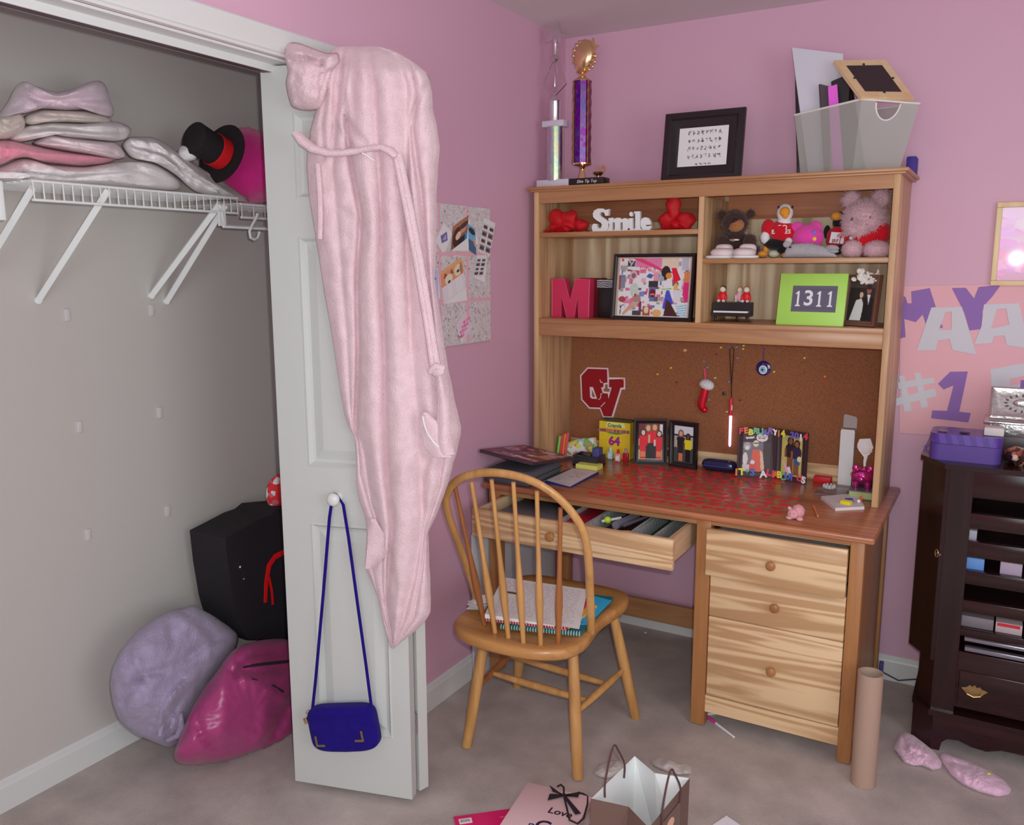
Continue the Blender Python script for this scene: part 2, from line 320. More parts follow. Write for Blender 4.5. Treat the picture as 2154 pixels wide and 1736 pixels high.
b = MB(); b.box(XR, XR+.1, YF, -3.7, 0, H); b.box(XR, XR+.1, -2.1, .1, 0, H); b.box(XR, XR+.1, -3.7, -2.1, 0, .75); b.box(XR, XR+.1, -3.7, -2.1, 2.2, H); st(b, 'wall_right', 'pink_wall')
b = MB(); b.box(-.1, 1.0, YF-.1, YF, 0, H); b.box(2.8, XR+.1, YF-.1, YF, 0, H); b.box(1.0, 2.8, YF-.1, YF, 0, .6); b.box(1.0, 2.8, YF-.1, YF, 2.1, H); st(b, 'wall_front', 'pink_wall')
b = MB(); b.box(1.0, 1.07, YF-.06, YF, .6, 2.1); b.box(2.73, 2.8, YF-.06, YF, .6, 2.1); b.box(1.0, 2.8, YF-.06, YF, .6, .67); b.box(1.0, 2.8, YF-.06, YF, 2.03, 2.1); b.box(1.0, 2.8, YF-.06, YF, 1.33, 1.37); st(b, 'added_window', 'trim_white')  # unseen window frame, added to go with the fill lamp behind the camera
b = MB(); b.box(XR, XR+.06, -3.7, -3.63, .75, 2.2); b.box(XR, XR+.06, -2.17, -2.1, .75, 2.2); b.box(XR, XR+.06, -3.7, -2.1, .75, .82); b.box(XR, XR+.06, -3.7, -2.1, 2.13, 2.2); b.box(XR, XR+.06, -3.7, -2.1, 1.45, 1.5); st(b, 'window_1', 'trim_white')
def skirting(name, p0, p1, nrm, h=.095, t=.012):
    p0, p1, nrm = Vector(p0), Vector(p1), Vector(nrm); d = (p1-p0); l = d.length; d.normalize(); b = MB()
    b.prism([(0, 0), (t, 0), (t, h-.022), (t*.75, h-.016), (t*.55, h-.004), (t*.3, h), (0, h)], p0, nrm, (0, 0, 1), d*l); return st(b, name, 'trim_white')
skirting('baseboard_back', (.012, 0, 0), (XR, 0, 0), (0, -1, 0))
skirting('baseboard_left', (0, CY1+.075, 0), (0, 0, 0), (1, 0, 0))
skirting('baseboard_closet', (CX, CY0-.3, 0), (CX, -.6, 0), (1, 0, 0))
# closet door casing, jambs and the sliding track
b = MB(); prof = [(0, 0), (.012, 0), (.014, .006), (.008, .012), (.012, .02), (.016, .05), (.018, .062), (.014, .067), (0, .067)]
b.prism([(x, z) for x, z in prof], (0, CY0-.067, 2.052), (1, 0, 0), (0, 0, 1), (0, CY1-CY0+.134, 0))
b.prism([(x, z) for x, z in prof], (0, CY1, 0), (1, 0, 0), (0, 1, 0), (0, 0, 2.056))
st(b, 'trim_1', 'trim_white')
b = MB(); b.box(-.11, .0, CY0, CY1, 2.044, 2.051); b.box(-.11, 0, CY1-.001, CY1+.012, 0, 2.05); st(b, 'trim_2', 'trim_white')
b = MB(); b.box(-.078, -.046, CY0, CY1-.03, 2.026, 2.044); b.k = 1; b.box(-.074, -.05, CY0, CY1-.05, 2.0255, 2.0262); b.box(-.110, -.079, CY0, CY1-.02, 2.036, 2.0445); st(b, 'trim_3', ['trim_white', 'dark_track'])
# ------------------------------------------------------------------ folded closet door
DA = Vector((-.08, -1.607, 0)); DD = Vector((.965, .264, 0)).normalized(); DN = Vector((.264, -.965, 0)).normalized(); UZ = Vector((0, 0, 1)); DW = .3712
def leafp(s, z, off=0): return DA+DD*s+UZ*z+DN*off
def onleaf(u, v, off=0):
    q = onp(u, v, DA+DN*off, DN); d = q-DA; return d.dot(DD), q.z
def leaf_mesh(o, ux, nrm, w=DW, t=.033, z0=.02, z1=2.04):
    b = MB(); o = Vector(o); ux = Vector(ux); nrm = Vector(nrm)
    mg = .086; pans = [(.2, .826), (.985, 1.61), (1.705, 1.925)]; fr = lambda x, y, d: o+ux*x+UZ*y+nrm*d
    zs = [z0]+[z for p in pans for z in p]+[z1]; xs = [0, mg, w-mg*.62, w]; mgr = w-mg*.62
    for i in range(len(zs)-1):
        for k in range(3):
            if k == 1 and i % 2 == 1: continue
            b.add([fr(xs[k], zs[i], 0), fr(xs[k+1], zs[i], 0), fr(xs[k+1], zs[i+1], 0), fr(xs[k], zs[i+1], 0)], [(0, 1, 2, 3)])
    for a, c in pans:      # raised panels with a moulded surround
        rings = [(0, 0), (.006, .0015), (.014, -.009), (.022, -.0105), (.046, -.003), (.05, -.002)]; vs = []; fs = []
        for ins, d in rings: vs += [fr(mg+ins, a+ins, d), fr(mgr-ins, a+ins, d), fr(mgr-ins, c-ins, d), fr(mg+ins, c-ins, d)]
        for r_ in range(len(rings)-1):
            for j in range(4): fs.append((r_*4+j, r_*4+(j+1) % 4, r_*4+4+(j+1) % 4, r_*4+4+j))
        n = 4*(len(rings)-1); fs.append((n, n+1, n+2, n+3)); b.add(vs, fs)
    P = [fr(0, z0, 0), fr(w, z0, 0), fr(w, z1, 0), fr(0, z1, 0), fr(0, z0, -t), fr(w, z0, -t), fr(w, z1, -t), fr(0, z1, -t)]
    b.add(P, [(0, 4, 5, 1), (1, 5, 6, 2), (2, 6, 7, 3), (3, 7, 4, 0), (5, 4, 7, 6)]); return b
door = thing('door_1', None, None, tuple(DA), kind='structure')
leaf_mesh(DA, DD, DN).build('leaf', 'door_white', door, smooth=False)
D2 = Vector((-.965, .264, 0)).normalized(); N2 = Vector((.264, .965, 0)).normalized()
leaf_mesh(Vector((.281, -1.433, 0)), D2, N2).build('leaf', 'door_white', door, smooth=False)
kb = leafp(.174, .905, 0); kz = frame_m(kb, DD, UZ)
b = MB(); b.lathe([(.013, 0), (.010, .004), (.008, .012), (.012, .018), (.017, .024), (.0185, .031), (.016, .037), (.009, .041), (.001, .042)], kz, 24); b.build('knob', 'trim_white', door)
for hz in (.235, 1.05, 1.85):
    b = MB(); hp = leafp(DW+.001, hz, -.038); b.fbox(hp, DD, DN, UZ, -.002, .002, -.006, .006, -.035, .035); b.tube([hp+DD*.002+UZ*-.03, hp+DD*.002+UZ*.03], .003, 8); b.build('hinge', 'metal_steel', door)
b = MB(); b.tube([leafp(.02, 2.036, -.016), leafp(.02, 2.062-.02, -.016)], .004, 8); b.build('guide_pin', 'metal_steel', door)
# ------------------------------------------------------------------ bathrobe over the door
def fleece(name, c, sh=.5, bump=.7, bs=260, var=.05): return plain(name, c, .95, bump=bump, bscale=bs, sheen=sh, spec=.1, var=var, vscale=30)
fleece('robe_pink', ph(203, 170, 176), .35, 1.0, 300, .07)
plain('satin_pink', ph(232, 200, 204), .3)
robe = thing('bathrobe', 'pale pink fleece bathrobe hung over the top of the white closet door', 'bathrobe', tuple(leafp(.3, 1.2, .05)))
ROWS = [(98, 712, 800), (104, 700, 822), (112, 690, 840), (125, 684, 862), (150, 680, 893), (170, 676, 903), (200, 672, 904), (230, 665, 906), (264, 655, 915), (308, 647, 921), (352, 645, 917), (413, 650, 914), (500, 664, 914), (586, 677, 909), (614, 681, 913), (700, 697, 928), (752, 705, 935), (821, 716, 947), (869, 724, 958), (901, 734, 965), (918, 745, 964), (958, 749, 955), (1022, 749, 938), (1060, 758, 925), (1087, 768, 915), (1123, 772, 898), (1192, 767, 899), (1240, 788, 902), (1264, 796, 904), (1293, 802, 903), (1313, 806, 890), (1333, 811, 868), (1352, 818, 842), (1365, 824, 829)]
CR = [[(98, 722), (243, 702), (352, 701), (453, 708), (560, 716), (700, 727), (873, 738), (930, 752), (1000, 756), (1100, 786), (1192, 782), (1300, 808), (1365, 825)],
      [(98, 745), (180, 733), (252, 730), (352, 741), (445, 755), (494, 757), (574, 752), (655, 750), (750, 749), (880, 749), (960, 768), (1060, 778), (1130, 800), (1240, 806), (1365, 826)],
      [(98, 775), (171, 786), (340, 798), (453, 801), (614, 802), (760, 809), (902, 814), (1002, 817), (1103, 821), (1184, 815), (1272, 813), (1330, 822), (1365, 826)],
      [(98, 790), (115, 832), (183, 856), (252, 852), (413, 853), (522, 856), (614, 860), (735, 866), (861, 879), (942, 883), (1022, 890), (1123, 885), (1220, 872), (1300, 850), (1365, 828)],
      [(98, 796), (130, 862), (200, 876), (270, 868), (413, 888), (534, 896), (614, 903), (735, 913), (830, 930), (930, 936), (1022, 925), (1100, 900), (1192, 890), (1300, 870), (1365, 829)]]
RF = [([(728, 252), (741, 352), (756, 450), (752, 574), (750, 750), (749, 918)], 5, -.020), ([(800, 340), (801, 600), (809, 760), (815, 1000), (820, 1100), (813, 1270)], 6, -.012), ([(860, 250), (856, 522), (862, 735)], 6, -.010), ([(868, 270), (887, 413), (903, 614), (913, 735)], 5, -.012), ([(905, 172), (880, 205), (866, 245)], 6, -.012), ([(706, 250), (728, 282), (748, 300)], 6, .012), ([(722, 240), (745, 275), (772, 300)], 5, -.012), ([(688, 190), (676, 260), (680, 330)], 6, -.010), ([(718, 120), (705, 180), (706, 260), (700, 300)], 7, -.012), ([(742, 120), (730, 190), (735, 250)], 7, .010), ([(685, 420), (715, 440), (752, 472)], 7, -.005), ([(890, 1085), (885, 1010), (905, 960)], 8, -.012), ([(830, 1085), (840, 1000), (875, 955)], 20, .008), ([(818, 1180), (830, 1240), (815, 1320)], 9, -.008), ([(885, 960), (915, 985), (950, 975)], 7, -.008)]
NC = len(CR)
def robe_pt(i, j):
    v = 98+(1365-98)*i; L_, R_ = lerp_tab(ROWS, v); cs = [lerp_tab(c, v)[0] for c in CR]; ed = [L_]
    for c in cs: ed.append(min(max(c, ed[-1]+.5), R_-.5*(NC-len(ed)+1)))
    ed.append(R_); wig = 5*noise.noise(Vector((v*.006, j*3, 1.7)))
    q = j*(len(ed)-1); k = min(int(q), len(ed)-2); t = q-k; u = ed[k]+(ed[k+1]-ed[k])*t
    wd_ = (ed[k+1]-ed[k]); fold = math.sin(math.pi*t**(.8 if k % 2 else 1.15))**1.1*min(.026, .00065*wd_+.002)*(.45, .35, 1, 1, .7, .8)[k]*(1+.5*noise.noise(Vector((v*.004, k*5, 2))))+fold_off(u, v, RF)
    base = .022+.035*math.sin(math.pi*min(1, max(0, (u-L_)/(R_-L_))))**.6
    if v > 1000: base *= 1-.45*(v-1000)/365
    off = base+fold+.006*noise.noise(Vector((u*.012, v*.008, 4)))+.004*noise.noise(Vector((u*.05, v*.03, 9)))
    if v < 150: off = off*max(0, (v-98)/52)**.5-.03*(1-max(0, (v-98)/52))
    return onp(u+wig*(1 if 0 < k < NC else .2), v, DA+DN*off, DN)
b = MB(); ni, nj = 170, 110; F = [[robe_pt(i/(ni-1), j/(nj-1)) for j in range(nj)] for i in range(ni)]
def robe_back(p, i): d = (p-DA); return p-DN*(d.dot(DN)-.006) if i > 8 else p-DN*.02
vs = [p for r_ in F for p in r_]; BK = [[robe_back(F[i][j], i) for j in (0, nj//2, nj-1)] for i in range(ni)]; nb = len(vs); vs += [p for r_ in BK for p in r_]
fs = [(i*nj+j, (i+1)*nj+j, (i+1)*nj+j+1, i*nj+j+1) for i in range(ni-1) for j in range(nj-1)]
for i in range(ni-1):
    a, c = nb+i*3, nb+(i+1)*3; fs += [(a, a+1, c+1, c), (a+1, a+2, c+2, c+1), (i*nj, a, c, (i+1)*nj), (i*nj+nj-1, (i+1)*nj+nj-1, c+2, a+2)]
b.add(vs, fs)
top = F[0]; drop = [[p-DN*.022*k+UZ*(-.02*k*k) for p in top] for k in range(4)]   # the part that falls behind the door top
b.grid(lambda i, j: drop[round(i*3)][round(j*(nj-1))], 4, nj)
b.build('robe_body', 'robe_pink', robe, ang=80)
def rp(u, v, off): return onp(u, v, DA+DN*off, DN)
# rolled sleeve at the top left corner
SLO = [(597, 116), (600, 97), (612, 88), (630, 90), (650, 98), (668, 105), (690, 112), (712, 110), (716, 130), (700, 150), (692, 180), (684, 212), (674, 230), (650, 234), (628, 232), (612, 225), (606, 205), (602, 186), (600, 172), (606, 150)]
SLF = [([(606, 112), (640, 112), (672, 122), (700, 118)], 6, .018), ([(612, 128), (650, 124), (676, 136)], 5, -.018), ([(668, 112), (680, 140), (672, 175)], 5, -.014), ([(610, 140), (608, 180), (618, 220)], 6, .010), ([(690, 150), (676, 190), (672, 225)], 5, -.012), ([(640, 150), (642, 200)], 14, .010), ([(655, 100), (660, 116)], 5, -.010)]
puffy(SLO, lambda u, v, off: rp(u, v, .020+off), .075, SLF, cen=(648, 165), back=.1, amp=.008, ns=.05, p=3.2).build('rolled_sleeve', 'robe_pink', robe, ang=80)
b = MB(); o1 = .085
path = [(624, 282), (640, 300), (660, 314), (690, 322), (720, 322), (750, 318), (780, 312), (805, 310), (822, 318), (833, 330)]
b.tube([rp(u, v, o1+.006*math.sin(i)) for i, (u, v) in enumerate(path)], [.016, .02, .018, .015, .014, .014, .013, .012, .016, .012], 12, flat=.6)
for dx in (0, 7): 
    pp = [(832, 326), (842, 372), (858, 450), (876, 545), (890, 630), (903, 710), (912, 770)]
    b.tube([rp(u+dx, v, .078+.012*(i/6)) for i, (u, v) in enumerate(pp)], [.009, .0095, .01, .01, .01, .0095, .011], 8)
b.ball(rp(919, 779, .098), (.021, .014, .017), nz=.15, nf=40); b.tube([rp(905, 782, .098), rp(918, 770, .11), rp(932, 776, .1)], .009, 8)
for (x0, x1) in (((914, 790), (922, 955)), ((928, 788), (950, 950))):
    pass
def tail(i, j):
    v = 785+i*172; u0 = 914+i*10+3*math.sin(i*6); w = 16+i*16; return rp(u0+w*j, v, .09+.012*math.sin(math.pi*j)+.004*math.sin(i*9+j*2))
b.grid(tail, 24, 10); b.grid(lambda i, j: tail(i, j)-DN*.008, 24, 10); b.build('belt', 'robe_pink', robe, ang=80)
b = MB(); b.tube([rp(668, 345, .06), rp(672, 400, .062), rp(674, 450, .06), rp(673, 503, .058)], .007, 8); b.build('tie', 'robe_pink', robe)
b = MB()
def pocket(i, j):
    v = 868+i*95; w = lerp_tab([(868, 884, 900), (900, 882, 932), (940, 893, 940), (963, 912, 950)], v); u = w[0]+(w[1]-w[0])*j; return rp(u, v, .088+.010*math.sin(math.pi*j))
b.grid(pocket, 16, 12); b.build('pocket', 'robe_pink', robe, ang=80)
b = MB(); b.tube([rp(889, 876, .098), rp(893, 895, .1), rp(901, 915, .1), rp(912, 931, .099), rp(923, 941, .097)], .0018, 6); b.build('piping', 'satin_pink', robe); b = MB(); b.tube([rp(762, 322, .09), rp(776, 330, .09), rp(787, 338, .09)], .0018, 6); b.build('piping', 'satin_pink', robe)
b = MB()
def flap(i, j):
    v = 1092+i*105; w = lerp_tab([(1092, 774, 790), (1130, 774, 812), (1160, 772, 818), (1197, 768, 790)], v); return rp(w[0]+(w[1]-w[0])*j, v, .05+.012*j+.008*math.sin(4*j+3*i))
b.grid(flap, 14, 12); b.tube([rp(783, 1100, .075), rp(791, 1120, .078), rp(799, 1132, .078)], .0016, 6); b.build('hem_flap', 'robe_pink', robe, ang=80)
# ------------------------------------------------------------------ blue handbag on the knob
plain('blue_suede', ph(26, 14, 98), .9, bump=.3, bscale=500, sheen=.05, spec=.1, var=.12, vscale=40)
plain('gold_metal', (.78, .62, .38), .28, 1)
plain('brass_dull', (.45, .36, .25), .35, 1)
bag = thing('shoulder_bag', 'small royal blue suede shoulder bag hanging from the white door knob', 'handbag', tuple(rp(728, 1583, .03)))
bo = rp(724, 1528, .034); ang_ = math.atan2(-(1472-1495), 782-658)*.9; ux = (DD*math.cos(ang_)+UZ*math.sin(ang_)); uy = (-DD*math.sin(ang_)+UZ*math.cos(ang_)); S = mpp(bo)
hw, hh = 73*S*1.06, 45*S*1.06
b = MB(); mt = frame_m(bo, ux, uy)
def bagp(i, j):
    th = -math.pi/2+math.pi*i; h = 2*math.pi*j; sg = lambda x, e: math.copysign(abs(x)**e, x); c = math.cos(th)
    x = hw*sg(math.cos(h), .35)*sg(c, .22); y = hh*sg(math.sin(h), .35)*sg(c, .22); y -= .010*(x/hw)**2*0; z = .026*sg(math.sin(th), .55)
    if y < 0: y *= 1+.10*(1-(x/hw)**2)
    return mt @ Vector((x, y, z))
b.grid(bagp, 16, 64, wrap=True); b.build('bag_body', 'blue_suede', bag, ang=60)
b = MB(); b.fbox(bo, ux, uy, ux.cross(uy), -hw*.86, hw*.86, hh*.62, hh*.66, .0205, .0275, .001); b.build('zip_seam', 'blue_suede', bag)
for sx, cx, cy in ((1, .66*hw, -.52*hh), (-1, -.80*hw, -.72*hh)):
    b = MB(); l = 21*S; w_ = 5*S; pl = [(0, 0), (0, l*1.15), (-w_, l*1.15), (-w_, w_), (-l, w_), (-l, 0)]; pl = [(sx*x, y) for x, y in pl]
    b.prism(pl if sx > 0 else pl[::-1], bo+ux*cx+uy*cy+ux.cross(uy)*.0235, ux, uy, ux.cross(uy)*.005); b.build('corner_guard', 'brass_dull', bag, smooth=False)
kc = leafp(.174, .905, .02); b = MB()
sl = [rp(656, 1505, .03), rp(664, 1430, .026), rp(680, 1250, .022), rp(693, 1090, .02), rp(697, 1062, .02), kc+DD*-.0125+UZ*.004, kc+DD*-.006+UZ*.0125, kc+UZ*.0145, kc+DD*.006+UZ*.0125, kc+DD*.0125+UZ*.004, rp(722, 1062, .02), rp(733, 1130, .021), rp(752, 1270, .024), rp(770, 1400, .028), rp(781, 1485, .032)]
b.tube(sl, [.0048]*5+[.003]*5+[.0048]*5, 8, flat=.3, up=tuple(DN)); b.build('strap', 'blue_suede', bag)
b = MB(); rc = rp(650, 1500, .04); rg = [rc+DD*.008*math.cos(a)+UZ*.009*math.sin(a) for a in [k*math.pi/6 for k in range(12)]]; b.tube(rg, .0013, 6, closed=True)
b.fbox(rp(644, 1515, .04), (DD*.9+UZ*.35).normalized(), (UZ*.9-DD*.35).normalized(), DN, -.006, .006, -.010, .008, -.005, .005, .002); b.build('padlock_charm', 'gold_metal', bag)
# ------------------------------------------------------------------ wire shelf in the closet
SZ = 1.738; SX = -.425
sh = thing('wire_shelf', 'long white wire shelf across the closet with clothes piled on it', 'shelf', (CX, -1.75, SZ))
b = MB()
for z, x in ((SZ, SX), (1.693, SX)): b.tube([(x, -2.035, z), (x, -1.388, z)], .0035, 8)
for k in range(10): x = CX+.012+k*.031; b.tube([(x, -2.035, SZ+.0), (x, -1.39, SZ)], .0022, 6)
b.build('front_rail', 'wire_white', sh)
n_ = 26
for k in range(n_):
    y = -2.03+k*(.640/(n_-1)); b = MB(); b.tube([(CX+.004, y, SZ+.002), (SX, y, SZ+.002), (SX+.001, y, 1.695)], .0017, 6); b.build('cross_wire', 'wire_white', sh)
for (wu, wv, fu, fv) in ((80, 632, 228, 398), (318, 622, 462, 428), (350, 634, 474, 430), (-60, 610, 68, 396)):
    w = at(wu, wv, 'x', CX+.006); f = at(fu, fv, 'x', SX-.01); b = MB(); d = (f-w); b.tube([w, f], .0125, 4, flat=.8, up=(0, 1, 0)); b.tube([w+Vector((-.004, 0, 0)), w+Vector((.004, 0, 0))], .011, 10); b.build('support_brace', 'wire_white', sh)
s2 = thing('wire_shelf', 'short lower wire shelf with hanging rod beside the white closet door', 'shelf', (CX, -1.2, 1.70))
b = MB(); SX2 = -.43
for z in (1.722, 1.682): b.tube([(SX2, -1.372, z), (SX2, -.90, z)], .004, 8)
for k in range(10):
    y = -1.368+k*.048; b.tube([(CX+.02, y, 1.724), (SX2, y, 1.724), (SX2, y, 1.684)], .0018, 6)
b.build('front_rail', 'wire_white', s2)
b = MB(); a0 = at(466, 447, 'x', SX2+.006); a1 = at(470, 476, 'x', SX2+.006); b.tube([a0, a1, at(545, 481, 'x', SX2+.006)+Vector((0, .2, 0))], .0055, 8); b.fbox(a0, (0, 1, 0), (1, 0, 0), (0, 0, 1), -.012, .012, -.004, .004, -.04, .002); b.build('hanging_rod', 'wire_white', s2)
b = MB(); h = [(542, 450), (537, 462), (530, 474), (525, 487), (527, 500), (535, 504), (542, 500), (546, 488)]; b.tube([at(u, v, 'x', SX2+.02) for u, v in h], .0042, 8); b.build('rod_hook', 'wire_white', s2)
s3 = thing('wire_shelf', 'white wire shelf section ending at the left edge with end bracket', 'shelf', (CX, -2.2, 1.73))
b = MB()
for v in (389, 398, 410): p = at(30, v, 'x', -.52); b.tube([(p.x, -2.6, p.z), (p.x, -2.055, p.z)], .004, 8)
b.build('front_rail', 'wire_white', s3); b = MB(); p = at(2, 420, 'x', -.5); b.box(-.51, -.49, p.y-.02, p.y+.004, p.z-.05, p.z+.045, .004); b.build('end_bracket', 'wire_white', s3)
for i, (u, v) in enumerate([(140, 663), (318, 653), (335, 868), (166, 898), (352, 1075), (184, 1125)]):
    p = at(u, v, 'x', CX); b = MB(); b.fbox(p, (0, 1, 0), (0, 0, 1), (1, 0, 0), -.009, .009, -.018, .018, -.001, .006, .003)
    b.build('wall_clip', 'patch_white', loc=tuple(p), label=['topmost left plastic clip on the bare closet wall', 'plastic wall clip just below the paired shelf braces', 'middle right plastic clip on the bare closet wall', 'middle left plastic clip on the bare closet wall', 'lowest right plastic clip on closet wall above black bag', 'lowest left plastic clip on the bare closet wall'][i], cat='clip', group='clips left on the closet wall')
# ------------------------------------------------------------------ linen on the shelf
fleece('lilac_plush', ph(196, 172, 184)); fleece('linen_white', ph(198, 191, 192), .1, .5, 150, .02); fleece('cream_plush', ph(186, 172, 164), .4); fleece('rose_plush', ph(214, 122, 140), .4); fleece('pale_pink_linen', ph(206, 182, 186), .1, .5, 150, .02)
def on_shelf(x0): return lambda u, v, off: (lambda q: Vector((max(q.x, CX+.015), q.y, max(q.z, SZ+.0045))))(at(u, v, 'x', x0+off))
def heap(name, mat, label, cat, pts, D, x0, folds, seed, amp=.010, ns=.03, cen=None, p=2.6):
    k = 1/2.893; P_ = [(u*k, v*k) for u, v in pts]; F_ = [([(u*k, v*k) for u, v in q], w, a) for q, w, a in folds]
    return puffy(P_, on_shelf(x0), D, F_, cen=(cen[0]*k, cen[1]*k) if cen else None, seed=seed, amp=amp, ns=ns, p=p, K=140).build(name, mat, label=label, cat=cat, ang=80)
heap('folded_sheet', 'linen_white', 'rumpled white folded sheet at the bottom of the closet shelf pile', 'bedding', [(-260, 1112), (-200, 1040), (-40, 1030), (30, 1000), (100, 965), (170, 960), (260, 998), (380, 1008), (520, 1018), (690, 990), (850, 978), (940, 990), (1010, 1030), (1075, 1075), (1130, 1130), (1080, 1160), (900, 1150), (600, 1130), (250, 1112), (0, 1112)], .115, -.565, [([(170, 965), (160, 1020), (230, 1070), (420, 1085), (760, 1060), (860, 1020)], 5, -.014), ([(830, 985), (860, 1040), (930, 1070), (1060, 1060)], 5, -.016), ([(150, 970), (130, 1030), (180, 1080)], 7, .014), ([(300, 1040), (520, 1055), (800, 1040)], 8, .010), ([(880, 1000), (960, 1020), (1060, 1090)], 6, .014), ([(880, 1100), (1000, 1090), (1080, 1120)], 5, -.010)], 3, .014, cen=(450, 1062))
heap('folded_blanket', 'rose_plush', 'bright pink folded blanket near the bottom of the shelf pile', 'blanket', [(-200, 1020), (-200, 850), (0, 850), (70, 852), (150, 872), (280, 902), (450, 932), (620, 952), (725, 970), (640, 1000), (500, 1014), (380, 1002), (270, 992), (160, 955), (70, 970), (0, 1010)], .12, -.56, [([(40, 865), (45, 920), (35, 980)], 5, -.014), ([(120, 905), (300, 945), (560, 975)], 8, .008)], 7, .006, cen=(150, 925))
heap('folded_sheet', 'pale_pink_linen', 'pale pinkish white folded sheet just above the bright pink blanket', 'bedding', [(190, 868), (240, 840), (290, 815), (450, 838), (600, 855), (700, 868), (742, 900), (775, 955), (720, 972), (560, 945), (400, 920), (280, 898), (220, 885)], .125, -.555, [([(300, 850), (480, 880), (700, 930)], 5, -.012), ([(270, 840), (440, 865), (660, 890)], 6, .008)], 11, .008)
heap('folded_sheet', 'linen_white', 'white folded sheet in the middle of the shelf pile', 'bedding', [(40, 850), (80, 800), (165, 762), (300, 742), (500, 750), (660, 735), (740, 745), (803, 778), (800, 815), (770, 850), (690, 862), (550, 850), (400, 838), (290, 815), (200, 845), (110, 870)], .13, -.55, [([(160, 790), (330, 775), (560, 795), (760, 800)], 5, -.014), ([(200, 820), (290, 800), (480, 820), (700, 835)], 5, .008), ([(700, 750), (740, 790), (720, 840)], 5, -.010)], 13, .010)
heap('folded_blanket', 'cream_plush', 'cream and beige folded blanket below the lilac one', 'blanket', [(128, 745), (150, 700), (250, 668), (400, 672), (530, 676), (640, 705), (692, 730), (670, 748), (560, 752), (400, 745), (260, 748), (170, 765)], .13, -.55, [([(240, 700), (400, 705), (640, 730)], 4, -.010)], 17, .008)
heap('folded_blanket', 'lilac_plush', 'lilac pink plush folded blanket on top of the shelf pile', 'blanket', [(-60, 740), (0, 690), (50, 620), (85, 545), (112, 505), (160, 490), (205, 520), (340, 562), (450, 540), (520, 505), (600, 485), (638, 505), (662, 560), (665, 600), (692, 655), (695, 715), (640, 712), (520, 668), (400, 675), (250, 662), (150, 692), (60, 705)], .13, -.55, [([(160, 515), (190, 590), (260, 612), (400, 610), (560, 600), (655, 602)], 6, -.022), ([(135, 520), (155, 600), (230, 648)], 6, .014), ([(250, 640), (360, 628), (520, 640), (670, 670)], 6, -.010), ([(210, 540), (350, 585), (520, 545), (600, 510)], 7, .010), ([(350, 645), (380, 655)], 6, -.014), ([(60, 660), (120, 640)], 6, -.010)], 21, .012, cen=(370, 610))
heap('rolled_towel', 'cream_plush', 'cream rolled towel poking out at the left of the shelf pile', 'towel', [(-200, 850), (-200, 740), (-20, 715), (60, 695), (130, 690), (158, 735), (150, 790), (100, 830), (40, 848)], .09, -.51, [([(20, 740), (60, 760), (110, 740)], 5, -.014), ([(30, 800), (90, 790), (130, 760)], 5, .010)], 23, .014)
heap('crumpled_sheet', 'linen_white', 'crumpled white sheet sliding down from the shelf pile towards the door', 'bedding', [(735, 880), (780, 832), (930, 832), (990, 860), (1060, 912), (1130, 962), (1225, 1022), (1330, 1080), (1420, 1150), (1515, 1212), (1522, 1240), (1440, 1225), (1300, 1195), (1190, 1168), (1140, 1130), (1085, 1075), (1010, 1025), (930, 985), (850, 972), (790, 960)], .12, -.56, [([(800, 880), (900, 900), (1000, 930), (1090, 1000)], 5, -.020), ([(830, 850), (950, 870), (1080, 960), (1200, 1060)], 5, .014), ([(1010, 900), (1080, 980), (1160, 1080), (1300, 1150)], 5, -.018), ([(860, 930), (960, 940), (1060, 1010)], 5, .012), ([(1180, 1050), (1290, 1120), (1420, 1190)], 5, .012), ([(900, 850), (940, 900), (930, 950)], 5, -.012), ([(1230, 1040), (1330, 1110), (1440, 1180)], 4, -.012)], 29, .018, .05, cen=(1060, 1010))
b = MB(); b.ball(at(393, 322, 'x', -.50), (.028, .026, .024), nz=.35, nf=30); b.build('cloth_bundle', 'linen_white', label='small white cloth bundle at the left of the black top hat', cat='cloth')
fleece('fuchsia_plush', ph(205, 40, 125), .6, .9, 180); plain('hat_black', ph(26, 20, 24), .9, bump=.3); plain('hat_red', ph(186, 18, 26), .6)
pc = at(528, 376, 'x', -.60); r_ = 76*mpp(pc); b = MB(); b.ball(pc, (r_*.85, r_*1.05, r_), nz=.12, nf=9, nu=32, nv=20); zmin = min(p.z for p in b.v); b.v = [p+Vector((0, 0, SZ+.004-zmin)) for p in b.v]; b.fur(2500, .008, .0007)
b.build('plush_toy', 'fuchsia_plush', label='fuchsia plush toy on the closet shelf under the black top hat', cat='toy')
hat = thing('top_hat', 'black toy top hat with red band tipped on the fuchsia plush', 'hat', tuple(at(470, 330, 'x', -.47)))
hx0, hx1 = at(470, 326, 'x', -.47), at(406, 289, 'x', -.47); axis = (hx1-hx0).normalized(); sd = Vector((1, 0, 0)); mt = frame_m(hx0, axis.cross(sd), sd); l = (hx1-hx0).length*.98; rr = .047
mt = Matrix.Identity(4); e1 = axis.cross(sd).normalized(); e2 = axis.cross(e1).normalized()
for i in range(3): mt[i][0], mt[i][1], mt[i][2], mt[i][3] = e1[i], e2[i], axis[i], hx0[i]
b = MB(); b.lathe([(rr, 0), (rr*.98, l*.5), (rr*1.05, l), (rr*.9, l+.004), (.001, l+.004)], mt, 28); b.build('crown', 'hat_black', hat)
b = MB(); b.lathe([(rr+.001, .006), (rr+.003, .007), (rr+.003, l*.36), (rr+.001, l*.37)], mt, 28, caps=False); b.build('hat_band', 'hat_red', hat)
b = MB(); b.lathe([(rr*.9, -.003), (rr*1.95, .003), (rr*2.0, .008), (rr*1.9, .008), (rr*.9, .003)], mt, 32); b.build('brim', 'hat_black', hat)
